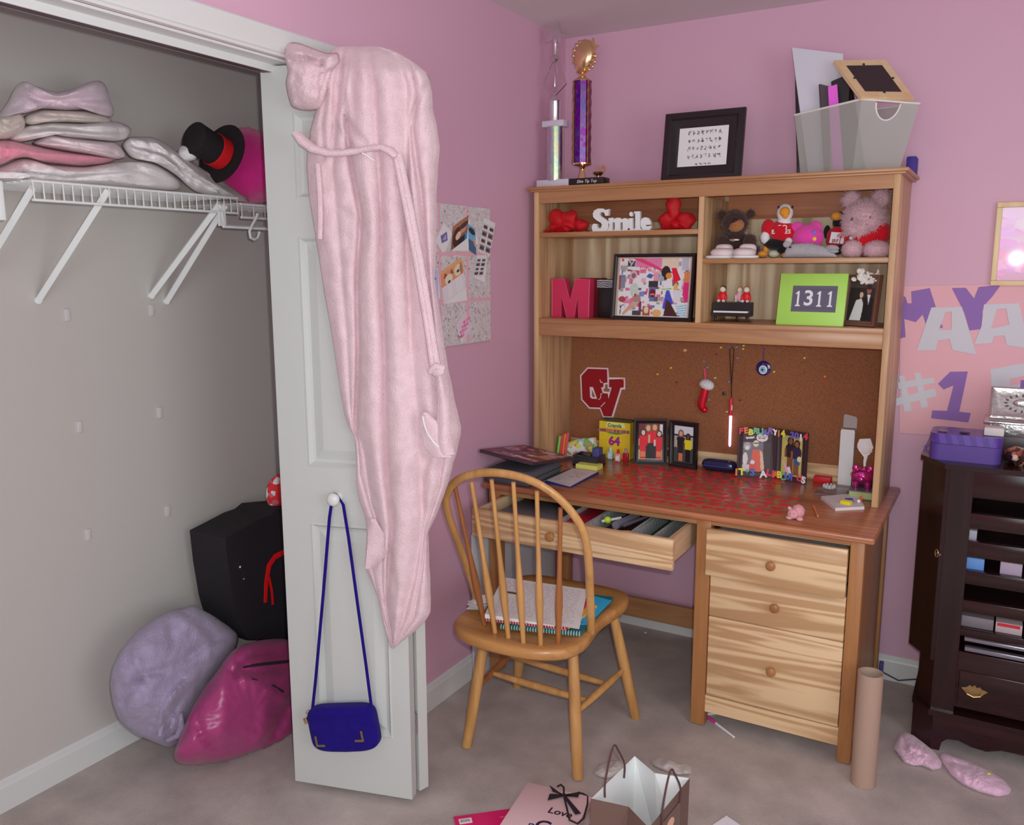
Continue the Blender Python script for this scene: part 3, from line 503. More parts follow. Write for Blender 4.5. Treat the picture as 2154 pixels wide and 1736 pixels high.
# ------------------------------------------------------------------ on the closet floor
fleece('lavender_fleece', ph(138, 126, 150), .3, 1.0, 160, .1); plain('magenta_satin', ph(142, 50, 98), .33, bump=.5, bscale=30, sheen=.1, spec=.6); plain('magenta_dark', ph(110, 36, 76), .35, bump=.4, bscale=60); plain('bag_black', ph(26, 22, 28), .8, bump=.2); plain('ribbon_red', ph(206, 22, 24), .3)
fleece('robe_shadow', ph(128, 108, 140), .4)
lav = thing('rolled_blanket', 'lavender fleece blanket rolled up against the closet wall', 'blanket', tuple(at(330, 1560, 'x', -.5)))
def on_x(x0): return lambda u, v, off: Vector(((lambda q: (max(q.x, CX+.013), q.y, max(q.z, .003)))(at(u, v, 'x', x0+off))))
LO = [(231, 1440), (236, 1405), (255, 1365), (290, 1325), (330, 1297), (362, 1283), (385, 1279), (412, 1269), (424, 1284), (440, 1290), (470, 1310), (500, 1332), (504, 1346), (492, 1375), (470, 1405), (450, 1430), (438, 1455), (420, 1490), (402, 1525), (388, 1552), (374, 1568), (358, 1576), (325, 1562), (285, 1546), (252, 1520), (237, 1480)]
LF = [([(288, 1432), (300, 1420), (345, 1408), (395, 1385), (440, 1352), (470, 1340)], 9, -.016), ([(252, 1502), (262, 1468), (285, 1442), (296, 1428)], 9, -.018), ([(258, 1512), (300, 1528), (335, 1535)], 8, -.012), ([(332, 1545), (340, 1500), (372, 1452), (412, 1422)], 8, .020), ([(352, 1552), (356, 1515), (380, 1475)], 5, -.022), ([(366, 1290), (410, 1318), (436, 1350), (438, 1385)], 10, .014), ([(380, 1283), (425, 1312), (452, 1345)], 6, -.014), ([(424, 1284), (440, 1312), (490, 1338)], 6, .012), ([(270, 1400), (285, 1425), (300, 1445)], 12, -.012), ([(342, 1545), (350, 1520), (345, 1500)], 5, -.014), ([(310, 1480), (350, 1470), (385, 1440)], 10, .010)]
puffy(LO, on_x(-.535), .125, LF, cen=(352, 1425), amp=.016, ns=.018, seed=3, p=2.6).build('blanket_roll', 'lavender_fleece', lav, ang=80)
b = MB(); b.tube([on_x(-.44)(u, v, 0) for u, v in [(336, 1548), (343, 1505), (368, 1462), (398, 1436), (412, 1430)]], [.006, .010, .010, .009, .005], 10); b.build('blanket_edge', 'lavender_fleece', lav, ang=80)
b = MB(); b.tube([on_x(-.435)(u, v, 0) for u, v in [(352, 1558), (372, 1550), (382, 1528), (378, 1502), (364, 1510), (360, 1532)]], [.006, .010, .011, .010, .008, .005], 10); b.build('blanket_edge', 'lavender_fleece', lav, ang=80)
sb = thing('sleeping_bag', 'shiny magenta satin sleeping bag bundled on the closet floor', 'sleeping bag', tuple(at(500, 1600, 'z', 0)))
SXB = at(500, 1609, 'z', .003).x-.0
SO = [(363, 1592), (372, 1608), (400, 1611), (440, 1611), (485, 1608), (530, 1606), (575, 1607), (625, 1600), (665, 1570), (685, 1500), (680, 1420), (650, 1365), (600, 1343), (560, 1345), (530, 1350), (500, 1360), (478, 1380), (455, 1415), (435, 1440), (412, 1475), (396, 1505), (384, 1540), (370, 1570)]
SF = [([(448, 1440), (418, 1470), (412, 1510), (425, 1550), (452, 1580)], 7, -.016), ([(615, 1470), (590, 1530), (545, 1580), (505, 1600)], 7, -.014), ([(500, 1420), (508, 1398), (545, 1378), (610, 1372)], 9, -.030), ([(500, 1400), (540, 1362), (600, 1352)], 8, .014), ([(495, 1418), (540, 1440), (600, 1470)], 10, .016), ([(520, 1412), (560, 1408), (610, 1402)], 12, -.035), ([(470, 1430), (480, 1480), (470, 1540)], 22, .010), ([(560, 1480), (555, 1540), (540, 1575)], 20, .008), ([(470, 1400), (488, 1412), (500, 1418)], 5, -.010)]
SF += [([(500+k*14, 1362+abs(k-4)*2), (512+k*13, 1380+abs(k-4))], 4, -.008) for k in range(8)]
puffy(SO, on_x(SXB-.09), .125, SF, cen=(530, 1500), amp=.010, ns=.025, seed=5, p=2.8).build('padded_shell', 'magenta_satin', sb, ang=80)
b = MB(); b.tube([on_x(SXB+.028)(u, v, 0) for u, v in [(512, 1404), (540, 1399), (575, 1395), (612, 1391)]], [.003, .005, .005, .005], 8); b.build('drawstring', 'bag_black', sb)
b = MB(); b.tube([on_x(SXB+.032)(u, v, 0) for u, v in [(530, 1428), (552, 1436), (575, 1444), (596, 1456)]], [.002, .003, .004, .003], 8); b.build('drawstring', 'bag_black', sb)
bb = thing('tote_bag', 'large black bag with red ribbon standing behind the sleeping bag', 'bag', tuple(at(560, 1345, 'x', -.55)))
xb_ = -.50; pts = [(474, 1132), (500, 1118), (545, 1093), (567, 1085), (582, 1072), (640, 1066), (660, 1345), (522, 1345), (505, 1318), (492, 1270), (481, 1200)]
pl = [at(u, v, 'x', xb_) for u, v in pts]; b = MB(); b.prism([(p.y, p.z) for p in pl], (xb_, 0, 0), (0, 1, 0), (0, 0, 1), (-.17, 0, 0)); zb = min(p.z for p in pl); b.box(xb_-.16, xb_-.02, pl[7].y+.01, pl[6].y, .0, zb+.01)
b.build('bag_body', 'bag_black', bb, ang=30)
b = MB(); rb = [(600, 1160), (578, 1172), (566, 1190), (560, 1225), (558, 1268)]; b.tube([at(u, v, 'x', xb_+.006) for u, v in rb], [.011, .012, .012, .010, .008], 6, flat=.2, up=(1, 0, 0)); b.tube([at(566, 1215, 'x', xb_+.006), at(572, 1245, 'x', xb_+.006), at(574, 1272, 'x', xb_+.006)], .006, 6, flat=.2, up=(1, 0, 0)); b.build('ribbon', 'ribbon_red', bb)
b = MB(); b.ball(at(505, 1193, 'x', xb_+.002), .007); b.ball(at(513, 1218, 'x', xb_+.002), .004); b.build('snap', 'metal_steel', bb)
patchy('red_white_print', [ph(208, 42, 48), ph(208, 42, 48), ph(220, 205, 205), ph(190, 90, 100)], 55, .8)
b = MB(); c = at(590, 1036, 'x', -.58); b.ball(c, (.03, 38*mpp(c), 40*mpp(c)), nu=28, nv=16); b.box(-.605, -.555, c.y-.02, c.y+.03, .55, c.z-.03); b.build('slipper', 'red_white_print', label='red and white patterned cloth item on top of the black bag', cat='slipper')
# ------------------------------------------------------------------ woods
OR1, OR2 = ph(138, 94, 62), ph(160, 118, 82); PN1, PN2 = ph(150, 114, 82), ph(186, 152, 114)
wood('oak_x', OR1, OR2, 'x', .35); wood('oak_y', OR1, OR2, 'y', .35); wood('oak_z', ph(132, 86, 50), ph(154, 106, 64), 'z', .4)
wood('pine_x', ph(164, 128, 92), ph(194, 164, 128), 'x', .4, 1.3, ring=.45); wood('pine_z', PN1, PN2, 'z', .45, .8, ring=.2)
wood('pine_pale_z', ph(162, 134, 106), ph(198, 178, 150), 'z', .5, .7, ring=.4)
wood('oak_deep_x', ph(140, 84, 58), ph(168, 110, 78), 'x', .3)
wood('desk_top_x', ph(132, 78, 54), ph(164, 106, 74), 'x', .25)
wood('ply_y', ph(160, 130, 100), ph(190, 160, 130), 'y', .6)
patchy('cork', [ph(128, 80, 52), ph(122, 75, 47), ph(134, 86, 57), ph(115, 70, 45)], 420, .9)
wood('post_z', ph(196, 160, 120), ph(216, 182, 142), 'z', .4)
plain('inner_dark', ph(60, 46, 44), .7)
def knob_mb(p, r, d=(0, -1, 0)):
    b = MB(); z = Vector(d); x = Vector((1, 0, 0)); mt = Matrix.Identity(4); y = z.cross(x)
    for i in range(3): mt[i][0], mt[i][1], mt[i][2], mt[i][3] = x[i], y[i], z[i], p[i]
    b.lathe([(r*.5, 0), (r*.45, r*.5), (r*.8, r*.9), (r*1.0, r*1.25), (r*.92, r*1.55), (r*.55, r*1.75), (.0005, r*1.8)], mt, 24); return b
DZ = .743
desk = thing('writing_desk', 'honey oak writing desk with open centre drawer and three drawer pedestal', 'desk', (.69, -.36, 0))
b = MB(); b.box(.014, 1.365, -.6955, -.02, .721, DZ, .007, 3); b.build('desktop', 'desk_top_x', desk)
for x0, x1, y0, y1, z1 in ((1.296, 1.337, -.675, -.632, .721), (.825, .873, -.675, -.632, .721), (.032, .076, -.675, -.632, .721), (.032, .081, -.10, -.055, .721), (1.292, 1.337, -.10, -.055, .721), (.825, .873, -.10, -.055, .721)):
    b = MB(); b.box(x0, x1, y0, y1, .003, z1, .003); b.build('leg', 'oak_z', desk)
b = MB(); b.box(.076, .825, -.672, -.652, .701, .721); b.box(.873, 1.296, -.672, -.652, .704, .721); b.build('front_rail', 'oak_x', desk, smooth=False)
b = MB(); b.box(.873, 1.296, -.670, -.648, .054, .113); b.build('bottom_rail', 'pine_x', desk, smooth=False)
b = MB(); b.box(.081, .825, -.075, -.055, .066, .150); b.build('stretcher', 'oak_x', desk, smooth=False)
b = MB(); b.box(1.312, 1.326, -.632, -.10, .08, .721); b.build('side_panel', 'oak_z', desk, smooth=False)
b = MB(); b.box(.833, .846, -.632, -.10, .08, .721); b.build('side_panel', 'oak_z', desk, smooth=False)
b = MB(); b.box(.06, .072, -.632, -.10, .59, .721); b.build('side_panel', 'oak_z', desk, smooth=False)
b = MB(); b.box(.076, .825, -.075, -.06, .59, .721); b.build('back_rail', 'oak_x', desk, smooth=False)
def drawer(x0, x1, z0, z1, yf, depth, knobs, mat='pine_x', over=0, side_h=.8, ft=.02):
    d = MB(); d.box(x0, x1, yf, yf+ft, z0, z1, .003)
    o = d.build('drawer', mat, desk)
    s = MB(); h1 = z0+(z1-z0)*side_h; s.box(x0+.012, x0+.024, yf+ft, yf+depth, z0+.014, h1); s.build('side', 'ply_y', o, smooth=False)
    s = MB(); s.box(x1-.024, x1-.012, yf+ft, yf+depth, z0+.014, h1); s.build('side', 'ply_y', o, smooth=False)
    s = MB(); s.box(x0+.024, x1-.024, yf+ft, yf+depth, z0+.018, z0+.024); s.build('bottom', 'ply_y', o, smooth=False)
    s = MB(); s.box(x0+.024, x1-.024, yf+depth-.012, yf+depth, z0+.024, h1); s.build('back', 'ply_y', o, smooth=False)
    for kx, kz, r in knobs: knob_mb((kx, yf, kz), r).build('knob', 'oak_z', o)
    return o
CD = drawer(.076, .811, .597, .697, -.864, .46, [(.395, .648, .017)], 'pine_x', side_h=.97)
drawer(.866, 1.294, .544, .698, -.702, .5, [(1.076, .616, .0155)], 'pine_x', side_h=.85)
drawer(.875, 1.294, .397, .541, -.672, .5, [(1.088, .470, .0155)], 'pine_x')
drawer(.875, 1.294, .116, .394, -.672, .5, [(1.087, .256, .0155)], 'pine_x')
# red paper hearts stuck in rows on the desktop
plain('heart_red', ph(206, 40, 54), .4)
HC = [at(1232, 1040, 'z', DZ), at(1630, 1092, 'z', DZ), at(1722, 1016, 'z', DZ), at(1330, 975, 'z', DZ)]
hp = []
for k in range(20):
    t = 2*math.pi*k/20; hp.append((16*math.sin(t)**3/17, (13*math.cos(t)-5*math.cos(2*t)-2*math.cos(3*t)-math.cos(4*t)+2)/17))
rd = random.Random(4); hearts = []; NX, NY = 13, 11
for iy in range(NY):
    for ix in range(NX):
        s_, t_ = (ix+.5+.3*(iy % 2)-.15)/NX, (iy+.5)/NY; p = (HC[0]*(1-s_)+HC[1]*s_)*(1-t_)+(HC[3]*(1-s_)+HC[2]*s_)*t_
        if p.x > .86 and p.y > -.33 and ix > 10: continue
        hearts.append((p+Vector((rd.uniform(-.004, .004), rd.uniform(-.004, .004), .0004)), rd.uniform(.0195, .023), rd.uniform(-.5, .5)))
hearts.sort(key=lambda h: (h[0]-Vector(CAM)).length)
def heart_to(b, h):
    p, r, a = h; c, s_ = math.cos(a), math.sin(a); n = len(hp)
    b.add([p+Vector((r*(x*c-y*s_), r*(x*s_+y*c), z)) for z in (0, .0007) for x, y in hp], [tuple(range(n, 2*n))]+[(i, (i+1) % n, n+(i+1) % n, n+i) for i in range(n)])
for h in hearts[:100]: b = MB(); heart_to(b, h); b.build('heart_sticker', 'heart_red', desk, smooth=False, label='red heart sticker')
b = MB(); [heart_to(b, h) for h in hearts[100:]]; b.build('heart_sticker', 'heart_red', desk, smooth=False, kind='stuff', label='red heart stickers at the back')
# ------------------------------------------------------------------ hutch
hutch = thing('hutch', 'oak hutch with corkboard and divided shelves standing on the desk', 'hutch', (.69, -.18, DZ))
HY = -.3423
b = MB(); b.box(.0399, .060, HY, -.022, DZ, 1.809, .0015); b.build('side_panel', 'pine_z', hutch)
b = MB(); b.box(1.3075, 1.3279, HY, -.022, DZ, 1.809, .0015); b.build('side_panel', 'pine_z', hutch)
b = MB(); b.box(.688, .7075, HY+.002, -.03, 1.331, 1.766, .001); b.build('divider', 'pine_z', hutch)
b = MB(); pr = [(0, 0), (.012, .001), (.020, .006), (.024, .011), (.024, .017), (0, .017)]
b.box(.020, 1.350, -.366, -.006, 1.815, 1.826, .003); b.box(.030, 1.341, -.356, -.012, 1.808, 1.816, .002); b.build('top_board', 'oak_x', hutch)
b = MB(); b.box(.060, 1.3075, HY+.001, HY+.02, 1.766, 1.809); b.build('top_rail', 'oak_x', hutch, smooth=False)
b = MB(); b.box(.060, .688, HY+.006, -.03, 1.640, 1.657, .001); b.build('shelf', 'oak_x', hutch)
b = MB(); b.box(.7075, 1.3075, HY+.004, -.03, 1.538, 1.555, .001); b.build('shelf', 'oak_x', hutch)
b = MB(); b.box(.060, 1.3075, HY+.001, -.03, 1.313, 1.331, .001); b.build('bottom_shelf', 'oak_x', hutch)
b = MB(); b.box(.060, 1.3075, HY+.004, HY+.022, 1.264, 1.313, .001); b.build('lower_rail', 'oak_x', hutch)
b = MB(); b.box(.060, 1.3075, -.030, -.022, 1.30, 1.80); b.build('back_panel', 'pine_pale_z', hutch, smooth=False)
b = MB(); b.box(.060, .688, -.045, -.030, 1.70, 1.80); b.box(.7075, 1.3075, -.045, -.030, 1.70, 1.80); b.build('back_rail', 'oak_deep_x', hutch, smooth=False)
b = MB(); b.box(.060, 1.3075, -.036, -.024, .80, 1.31); b.build('cork_board', 'cork', hutch, smooth=False)
b = MB(); b.box(.060, 1.3075, -.042, -.024, DZ, .803); b.build('back_rail', 'pine_x', hutch, smooth=False)
# ------------------------------------------------------------------ windsor chair
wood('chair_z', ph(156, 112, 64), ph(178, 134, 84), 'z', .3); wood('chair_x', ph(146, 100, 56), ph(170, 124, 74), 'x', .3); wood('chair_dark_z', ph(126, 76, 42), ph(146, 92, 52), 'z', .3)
chair = thing('windsor_chair', 'honey coloured wooden spindle back chair at the desk with school papers on it', 'chair', (.445, -.95, 0))
SZc = .462
half = [(0, -.752), (.10, -.753), (.165, -.763), (.200, -.795), (.214, -.85), (.211, -.92), (.200, -.985), (.196, -1.05), (.207, -1.12), (.213, -1.18), (.200, -1.245), (.160, -1.29), (.09, -1.316), (0, -1.322)]
out = [(.447+x, y) for x, y in half]+[(.447-x, y) for x, y in half[-2:0:-1]]
rot_ = lambda x, y: (.447+(x-.447)*math.cos(.03)-(y+1.0)*math.sin(.03), -1.0+(x-.447)*math.sin(.03)+(y+1.0)*math.cos(.03))
def smooth_poly(P, n=3):
    for _ in range(n):
        Q = []
        for i in range(len(P)):
            a, c = P[i], P[(i+1) % len(P)]; Q += [(a[0]*.75+c[0]*.25, a[1]*.75+c[1]*.25), (a[0]*.25+c[0]*.75, a[1]*.25+c[1]*.75)]
        P = Q
    return P
out = [rot_(*p) for p in smooth_poly(out, 2)]
b = MB(); cx_, cy_ = .447, -1.03; rings = [(.985, SZc-.034), (1.0, SZc-.028), (1.006, SZc-.016), (.998, SZc-.004), (.975, SZc), (.85, SZc-.003), (.6, SZc-.009), (.3, SZc-.010)]
n = len(out); vs = [(cx_+(x-cx_)*k, cy_+(y-cy_)*k, z) for k, z in rings for x, y in out]; fs = [(r_*n+i, r_*n+(i+1) % n, r_*n+n+(i+1) % n, r_*n+n+i) for r_ in range(len(rings)-1) for i in range(n)]
fs += [tuple(reversed(range(n))), tuple((len(rings)-1)*n+i for i in range(n))]; b.add(vs, fs); b.build('seat', 'chair_x', chair, ang=60)
def bowpt(u, v):     # back bow leans away from the desk
    n_ = np.array([0, .515, .24]); return onp(u, v, (0, -1.11, .46), n_)
cw = [(1303, 1455), (1303, 1300), (1296, 1100), (1287, 900), (1268, 720), (1228, 575), (1145, 440), (1030, 315), (890, 213), (750, 150), (600, 113), (450, 98), (310, 112), (190, 152), (110, 230), (72, 335), (92, 450), (150, 620), (215, 800), (285, 1000), (335, 1180), (355, 1290)]
def spline(P, m=4):
    Q = []
    for i in range(len(P)-1):
        p0, p1, p2, p3 = P[max(i-1, 0)], P[i], P[i+1], P[min(i+2, len(P)-1)]
        for k in range(m):
            t = k/m; Q.append(tuple(.5*((2*b_)+(c_-a_)*t+(2*a_-5*b_+4*c_-d_)*t*t+(3*b_-a_-3*c_+d_)*t**3) for a_, b_, c_, d_ in zip(p0, p1, p2, p3)))
    return Q+[P[-1]]
bp = [bowpt(u/4.036+920, v/4.036+970) for u, v in spline(cw)]
b = MB(); b.tube(bp, .0125, 12, flat=.78, up=(0, .515, .24)); b.build('back_bow', 'chair_z', chair)
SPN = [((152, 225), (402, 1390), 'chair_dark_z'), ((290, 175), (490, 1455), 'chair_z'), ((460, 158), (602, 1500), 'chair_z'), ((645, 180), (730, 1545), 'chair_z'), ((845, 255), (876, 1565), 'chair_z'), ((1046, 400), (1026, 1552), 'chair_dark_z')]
for (tu, tv), (bu, bv), mt_ in SPN:
    a = bowpt(tu/4.036+920, tv/4.036+970); c = at(bu/4.036+920, bv/4.036+970, 'z', SZc-.004); N_ = 14; b = MB()
    b.tube([a+(c-a)*(i/N_) for i in range(N_+1)], [.0062+.0046*math.exp(-((i/N_-.70)/.16)**2)+.001*(i/N_) for i in range(N_+1)], 10); b.build('spindle', mt_, chair)
LEG = {}
for nm, (bu, bv), (mu, mv), yt in (('RL', (981.6, 1572), (1018, 1351), -1.09), ('RR', (1215.4, 1640), (1205.6, 1377), -1.08), ('FR', (1337, 1511), (1293.8, 1310), -.82), ('FL', (1088, 1445), (1093.6, 1373), -.83)):
    f = at(bu, bv, 'z', 0.0); r1, r2 = Vector(ray(bu, bv)), Vector(ray(mu, mv)); nn = r1.cross(r2); C = Vector(CAM); zt = SZc-.028
    x = C.x-(nn.y*(yt-C.y)+nn.z*(zt-C.z))/nn.x; tp = Vector((x, yt, zt)); f.z = .002; LEG[nm] = (f, tp); N_ = 12
    b = MB(); b.tube([f+(tp-f)*(i/N_) for i in range(N_+1)], [.0158+.0035*math.sin(math.pi*min(1, i/N_*1.05))**.8-.002*(i/N_) for i in range(N_+1)], 14); b.build('leg', 'chair_z', chair)
LP_ = lambda k, z: LEG[k][0]+(LEG[k][1]-LEG[k][0])*(z/(SZc-.03))
def rung(p, q):
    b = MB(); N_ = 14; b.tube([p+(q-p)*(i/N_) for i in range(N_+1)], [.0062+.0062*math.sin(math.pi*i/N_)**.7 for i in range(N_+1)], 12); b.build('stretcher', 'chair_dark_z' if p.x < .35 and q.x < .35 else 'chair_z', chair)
L0, L1, R0, R1 = LP_('RL', .19), LP_('FL', .19), LP_('RR', .19), LP_('FR', .19)
rung(L0, L1); rung(R0, R1); rung(L0.lerp(L1, .32), R0.lerp(R1, .25)); rung(L0.lerp(L1, .72), R0.lerp(R1, .62))
print('legs', LEG)
# ------------------------------------------------------------------ small-thing helpers
PL = {}
def C(r, g, b, rough=.5, **k):
    key = 'c_%d_%d_%d_%d_%s' % (r, g, b, int(rough*100), '_'.join('%s%s' % i for i in sorted(k.items())))
    if key not in MATS: plain(key, ph(r, g, b), rough, **k)
    return key
def Y(u, v, y): return at(u, v, 'y', y)
def Zp(u, v, z): return at(u, v, 'z', z)
def pball(b, u, v, y, ru, rv=None, ry=None, **k):
    c = Y(u, v, y); s = mpp(c); b.ball(c, (ru*s, (ry if ry is not None else ru)*s, (rv or ru)*s), **k); return b
def plathe(b, u, prof, y, n=20):      # prof: (half width px, v) from bottom to top
    v0 = sum(p[1] for p in prof)/len(prof); c = Y(u, v0, y); s = mpp(c); zs = [Y(u, v, y).z for _, v in prof]
    b.lathe([(h*s, z) for (h, _), z in zip(prof, zs)], Matrix.Translation((c.x, y, 0)), n); return b
def ppoly(b, pts, y, t, off=(0, 0), sc=1.0):     # px outline -> slab in the plane y, thickness t towards the wall
    q = [Y(u*sc+off[0], v*sc+off[1], y) for u, v in pts]; b.prism([(p.x, p.z) for p in q], (0, y, 0), (1, 0, 0), (0, 0, 1), (0, t, 0)); return b
FX, FZ = Vector((1, 0, 0)), Vector((0, 0, 1))
attr_mat('picture', .35); attr_mat('glazed_picture', .35, 1.0)
plain('frame_black', ph(28, 22, 24), .35); plain('backing_brown', ph(96, 70, 56), .8)
def frame3(root, bl, br, h, lean, bw, mat, cv, t=.018, prof=None, glazed=True, leg=True, pname='picture', raise_=0):
    ux = (br-bl).normalized(); w = (br-bl).length; nb = FZ.cross(ux)*-1; nb = Vector((-ux.y, ux.x, 0)); up = (FZ*math.cos(lean)+nb*math.sin(lean)); fn = ux.cross(up)  # fn faces the viewer
    o = bl+fn*0; prof = prof or [(0, 0), (0, t), (bw*.3, t), (bw*.75, t*.62), (bw, t*.55), (bw, t*.3)]
    b = MB(); vs = []; 
    for ins, d in prof: vs += [o+ux*ins+up*ins+fn*d, o+ux*(w-ins)+up*ins+fn*d, o+ux*(w-ins)+up*(h-ins)+fn*d, o+ux*ins+up*(h-ins)+fn*d]
    k = len(prof); b.add(vs, [(r_*4+j, r_*4+(j+1) % 4, r_*4+4+(j+1) % 4, r_*4+4+j) for r_ in range(k-1) for j in range(4)]+[(3, 2, 1, 0)])
    b.build('frame', mat, root, ang=25)
    if cv is not None: cv.pic(pname, o+ux*bw+up*(h-bw)+fn*(t*.4), ux*(w-2*bw), up*-(h-2*bw), 'glazed_picture' if glazed else 'picture', root)
    if leg:
        l = MB(); m_ = o+ux*w/2+up*h*.62; f = m_-fn*.002; g = Vector((m_.x, m_.y, bl.z))+nb*(h*.28); d = (g-f).normalized(); l.fbox(f, ux, d.cross(ux), d, -.012, .012, -.001, .001, 0, (g-f).length-.003); l.build('easel_back', 'backing_brown', root)
    return ux, up, fn
# ------------------------------------------------------------------ on top of the hutch
HT = 1.826
plain('marble_white', ph(178, 172, 182), .3, var=.06); holo('holo_silver', (.72, .72, .78), .75, 70); holo('holo_silver_soft', (.72, .7, .76), .25, 80); holo('holo_purple', (.17, .01, .36), .95, 60, rough=.35, mixf=.12)
plain('gold_shiny', (.86, .62, .34), .2, 1); plain('chrome_soft', (.75, .72, .74), .22, 1); plain('copper_edge', (.42, .2, .12), .25, 1)
ys = -.27
t = thing('trophy', 'tall silver trophy with a star on top, left on the hutch', 'trophy', (Y(1170, 385, ys).x, ys, HT))
c = Y(1170, 300, ys); s_ = mpp(c)
b = MB(); x0, x1 = Y(1136, 385, ys).x, Y(1203, 385, ys).x; b.box(x0, x1, ys-.03, ys+.03, HT, Y(1170, 379, ys).z, .002); b.build('base', 'marble_white', t)
b = MB(); plathe(b, 1168, [(19, 381), (19, 268)], ys); b.build('column', 'holo_silver', t)
b = MB(); x0, x1 = Y(1146, 260, ys).x, Y(1191, 260, ys).x; b.box(x0, x1, ys-.025, ys+.025, Y(1168, 268, ys).z, Y(1168, 255, ys).z, .002); b.build('collar', 'marble_white', t)
b = MB(); plathe(b, 1167, [(12.5, 255), (12.5, 215), (13.5, 213), (6, 205), (3, 199)], ys); b.build('column', 'holo_silver_soft', t)
b = MB()
for dx, dy in ((1, 0), (-1, 0), (0, .9)):
    pts = [(1167, 201), (1167+dx*24, 176), (1167+dx*18, 160), (1167+dx*6, 131), (1167, 128)]; b.tube([Y(u, v, ys)+Vector((0, dy*.024*math.sin(math.pi*i/4), 0)) for i, (u, v) in enumerate(pts)], .0035, 6)
b.ball(Y(1167, 168, ys), (.005, .005, .03)); b.build('diamond_cage', 'chrome_soft', t)
b = MB(); plathe(b, 1168, [(5, 131), (9, 126), (8, 120), (4, 116), (4, 95), (7, 84), (4, 76)], ys); b.build('stem', 'chrome_soft', t)
sp = [(1175, 46), (1178, 69), (1192, 75), (1178, 79), (1176, 90), (1166, 82), (1146, 91), (1155, 76), (1148, 58), (1165, 64)]
b = MB(); ppoly(b, sp, ys-.004, .008); b.build('star', 'chrome_soft', t, smooth=False)
t = thing('trophy', 'tall purple and gold trophy with black base, right of the silver one', 'trophy', (Y(1240, 385, ys).x, ys, HT))
b = MB(); x0, x1 = Y(1204, 385, ys).x, Y(1276, 385, ys).x; b.box(x0, x1, ys-.032, ys+.03, HT, Y(1240, 375.5, ys).z, .002); b.build('base', 'frame_black', t)
text_mb('Elite Tip Top', .0155, frame_m(Vector(((x0+x1)/2+.004, ys-.0335, Y(1240, 383, ys).z)), FX, FZ), .0006, shear=.3).build('lettering', C(226, 214, 190), t, smooth=False)
b = MB(); plathe(b, 1225, [(10, 376), (7, 366), (4.5, 356), (7, 351), (20, 347), (20.5, 344)], ys); b.build('stem', 'gold_shiny', t)
b = MB(); ptz = [Y(1225, v, ys).z for v in (344, 172)]; cx = Y(1225, 258, ys).x; r_ = 17.5*s_; n_ = 24
b.lathe([(r_*.98, ptz[0]), (r_*.98, ptz[1])], Matrix.Translation((cx, ys, 0)), 9); b.build('column', 'holo_purple', t, smooth=False)
for a in (-2.72, -.42, .9, 2.2):
    b = MB(); px_, py_ = cx+r_*math.cos(a), ys+r_*math.sin(a); pts = [Vector((px_, py_, ptz[0]+(ptz[1]-ptz[0])*i/40)) for i in range(41)]; b.tube(pts, [.0052+.0012*math.sin(i*1.1) for i in range(41)], 7); b.build('rope_post', 'copper_edge', t)
b = MB(); plathe(b, 1225, [(20.5, 172), (19, 169), (9, 163), (7, 156), (13, 151), (8, 146), (6, 140)], ys); b.build('neck', 'gold_shiny', t)
b = MB(); pball(b, 1229, 117, ys, 23, 32, 12, rot=(0, .28, 0)); n0 = len(b.v)
for k in range(16):
    a = 2*math.pi*k/16; c = Y(1229+23*math.cos(a), 117+31*math.sin(a), ys); b.ball(c, (.007, .005, .009), (0, -a, 0), 8, 6)
sp = [(1248, 78), (1250, 92), (1260, 96), (1252, 103), (1252, 113), (1243, 107), (1235, 110), (1238, 100)]; ppoly(b, sp, ys-.006, .006)
b.build('wreath_cup', 'gold_shiny', t, ang=50)
b = MB(); text_mb('10', 24*s_, frame_m(Y(1261, 357, ys-.01), FX, FZ), .002, .0008, shear=.15).build('number_figure', 'gold_shiny', t, smooth=False)
b = MB(); plathe(b, 1259, [(6, 376), (3, 371), (10, 366), (12, 362)], ys-.01, 10); b.build('leaf_stand', 'gold_shiny', t)
# framed calligraphy
ys = -.22; bl = Y(1393, 374, ys); bl.z = HT; br = Y(1560, 364, ys); br.z = HT; h = Y(1402, 243, ys+.04).z-HT+.002
t = thing('picture_frame', 'black framed sheet of handwritten characters standing on the hutch', 'picture frame', tuple((bl+br)/2))
cv = Cv(90, 64, (206, 202, 204)); rr_ = random.Random(8)
for row in range(5):
    for col in range(8):
        if row == 4 and (col < 2 or col > 5): continue
        x, y = .22+col*.087, .14+row*.2; k = .35 if row == 4 else 1
        for _ in range(5): a, b_ = rr_.uniform(-.03, .03), rr_.uniform(-.055, .055)*k; a2, b2 = rr_.uniform(-.035, .035), rr_.uniform(-.06, .06)*k; cv.line(x+a, y+b_, x+a2, y+b2, .006, (70, 66, 72))
frame3(t, bl, br, h, .14, .056, 'frame_black', cv, .022, [(0, 0), (0, .014), (.006, .019), (.022, .02), (.028, .015), (.044, .013), (.056, .009), (.056, .006)], glazed=False)
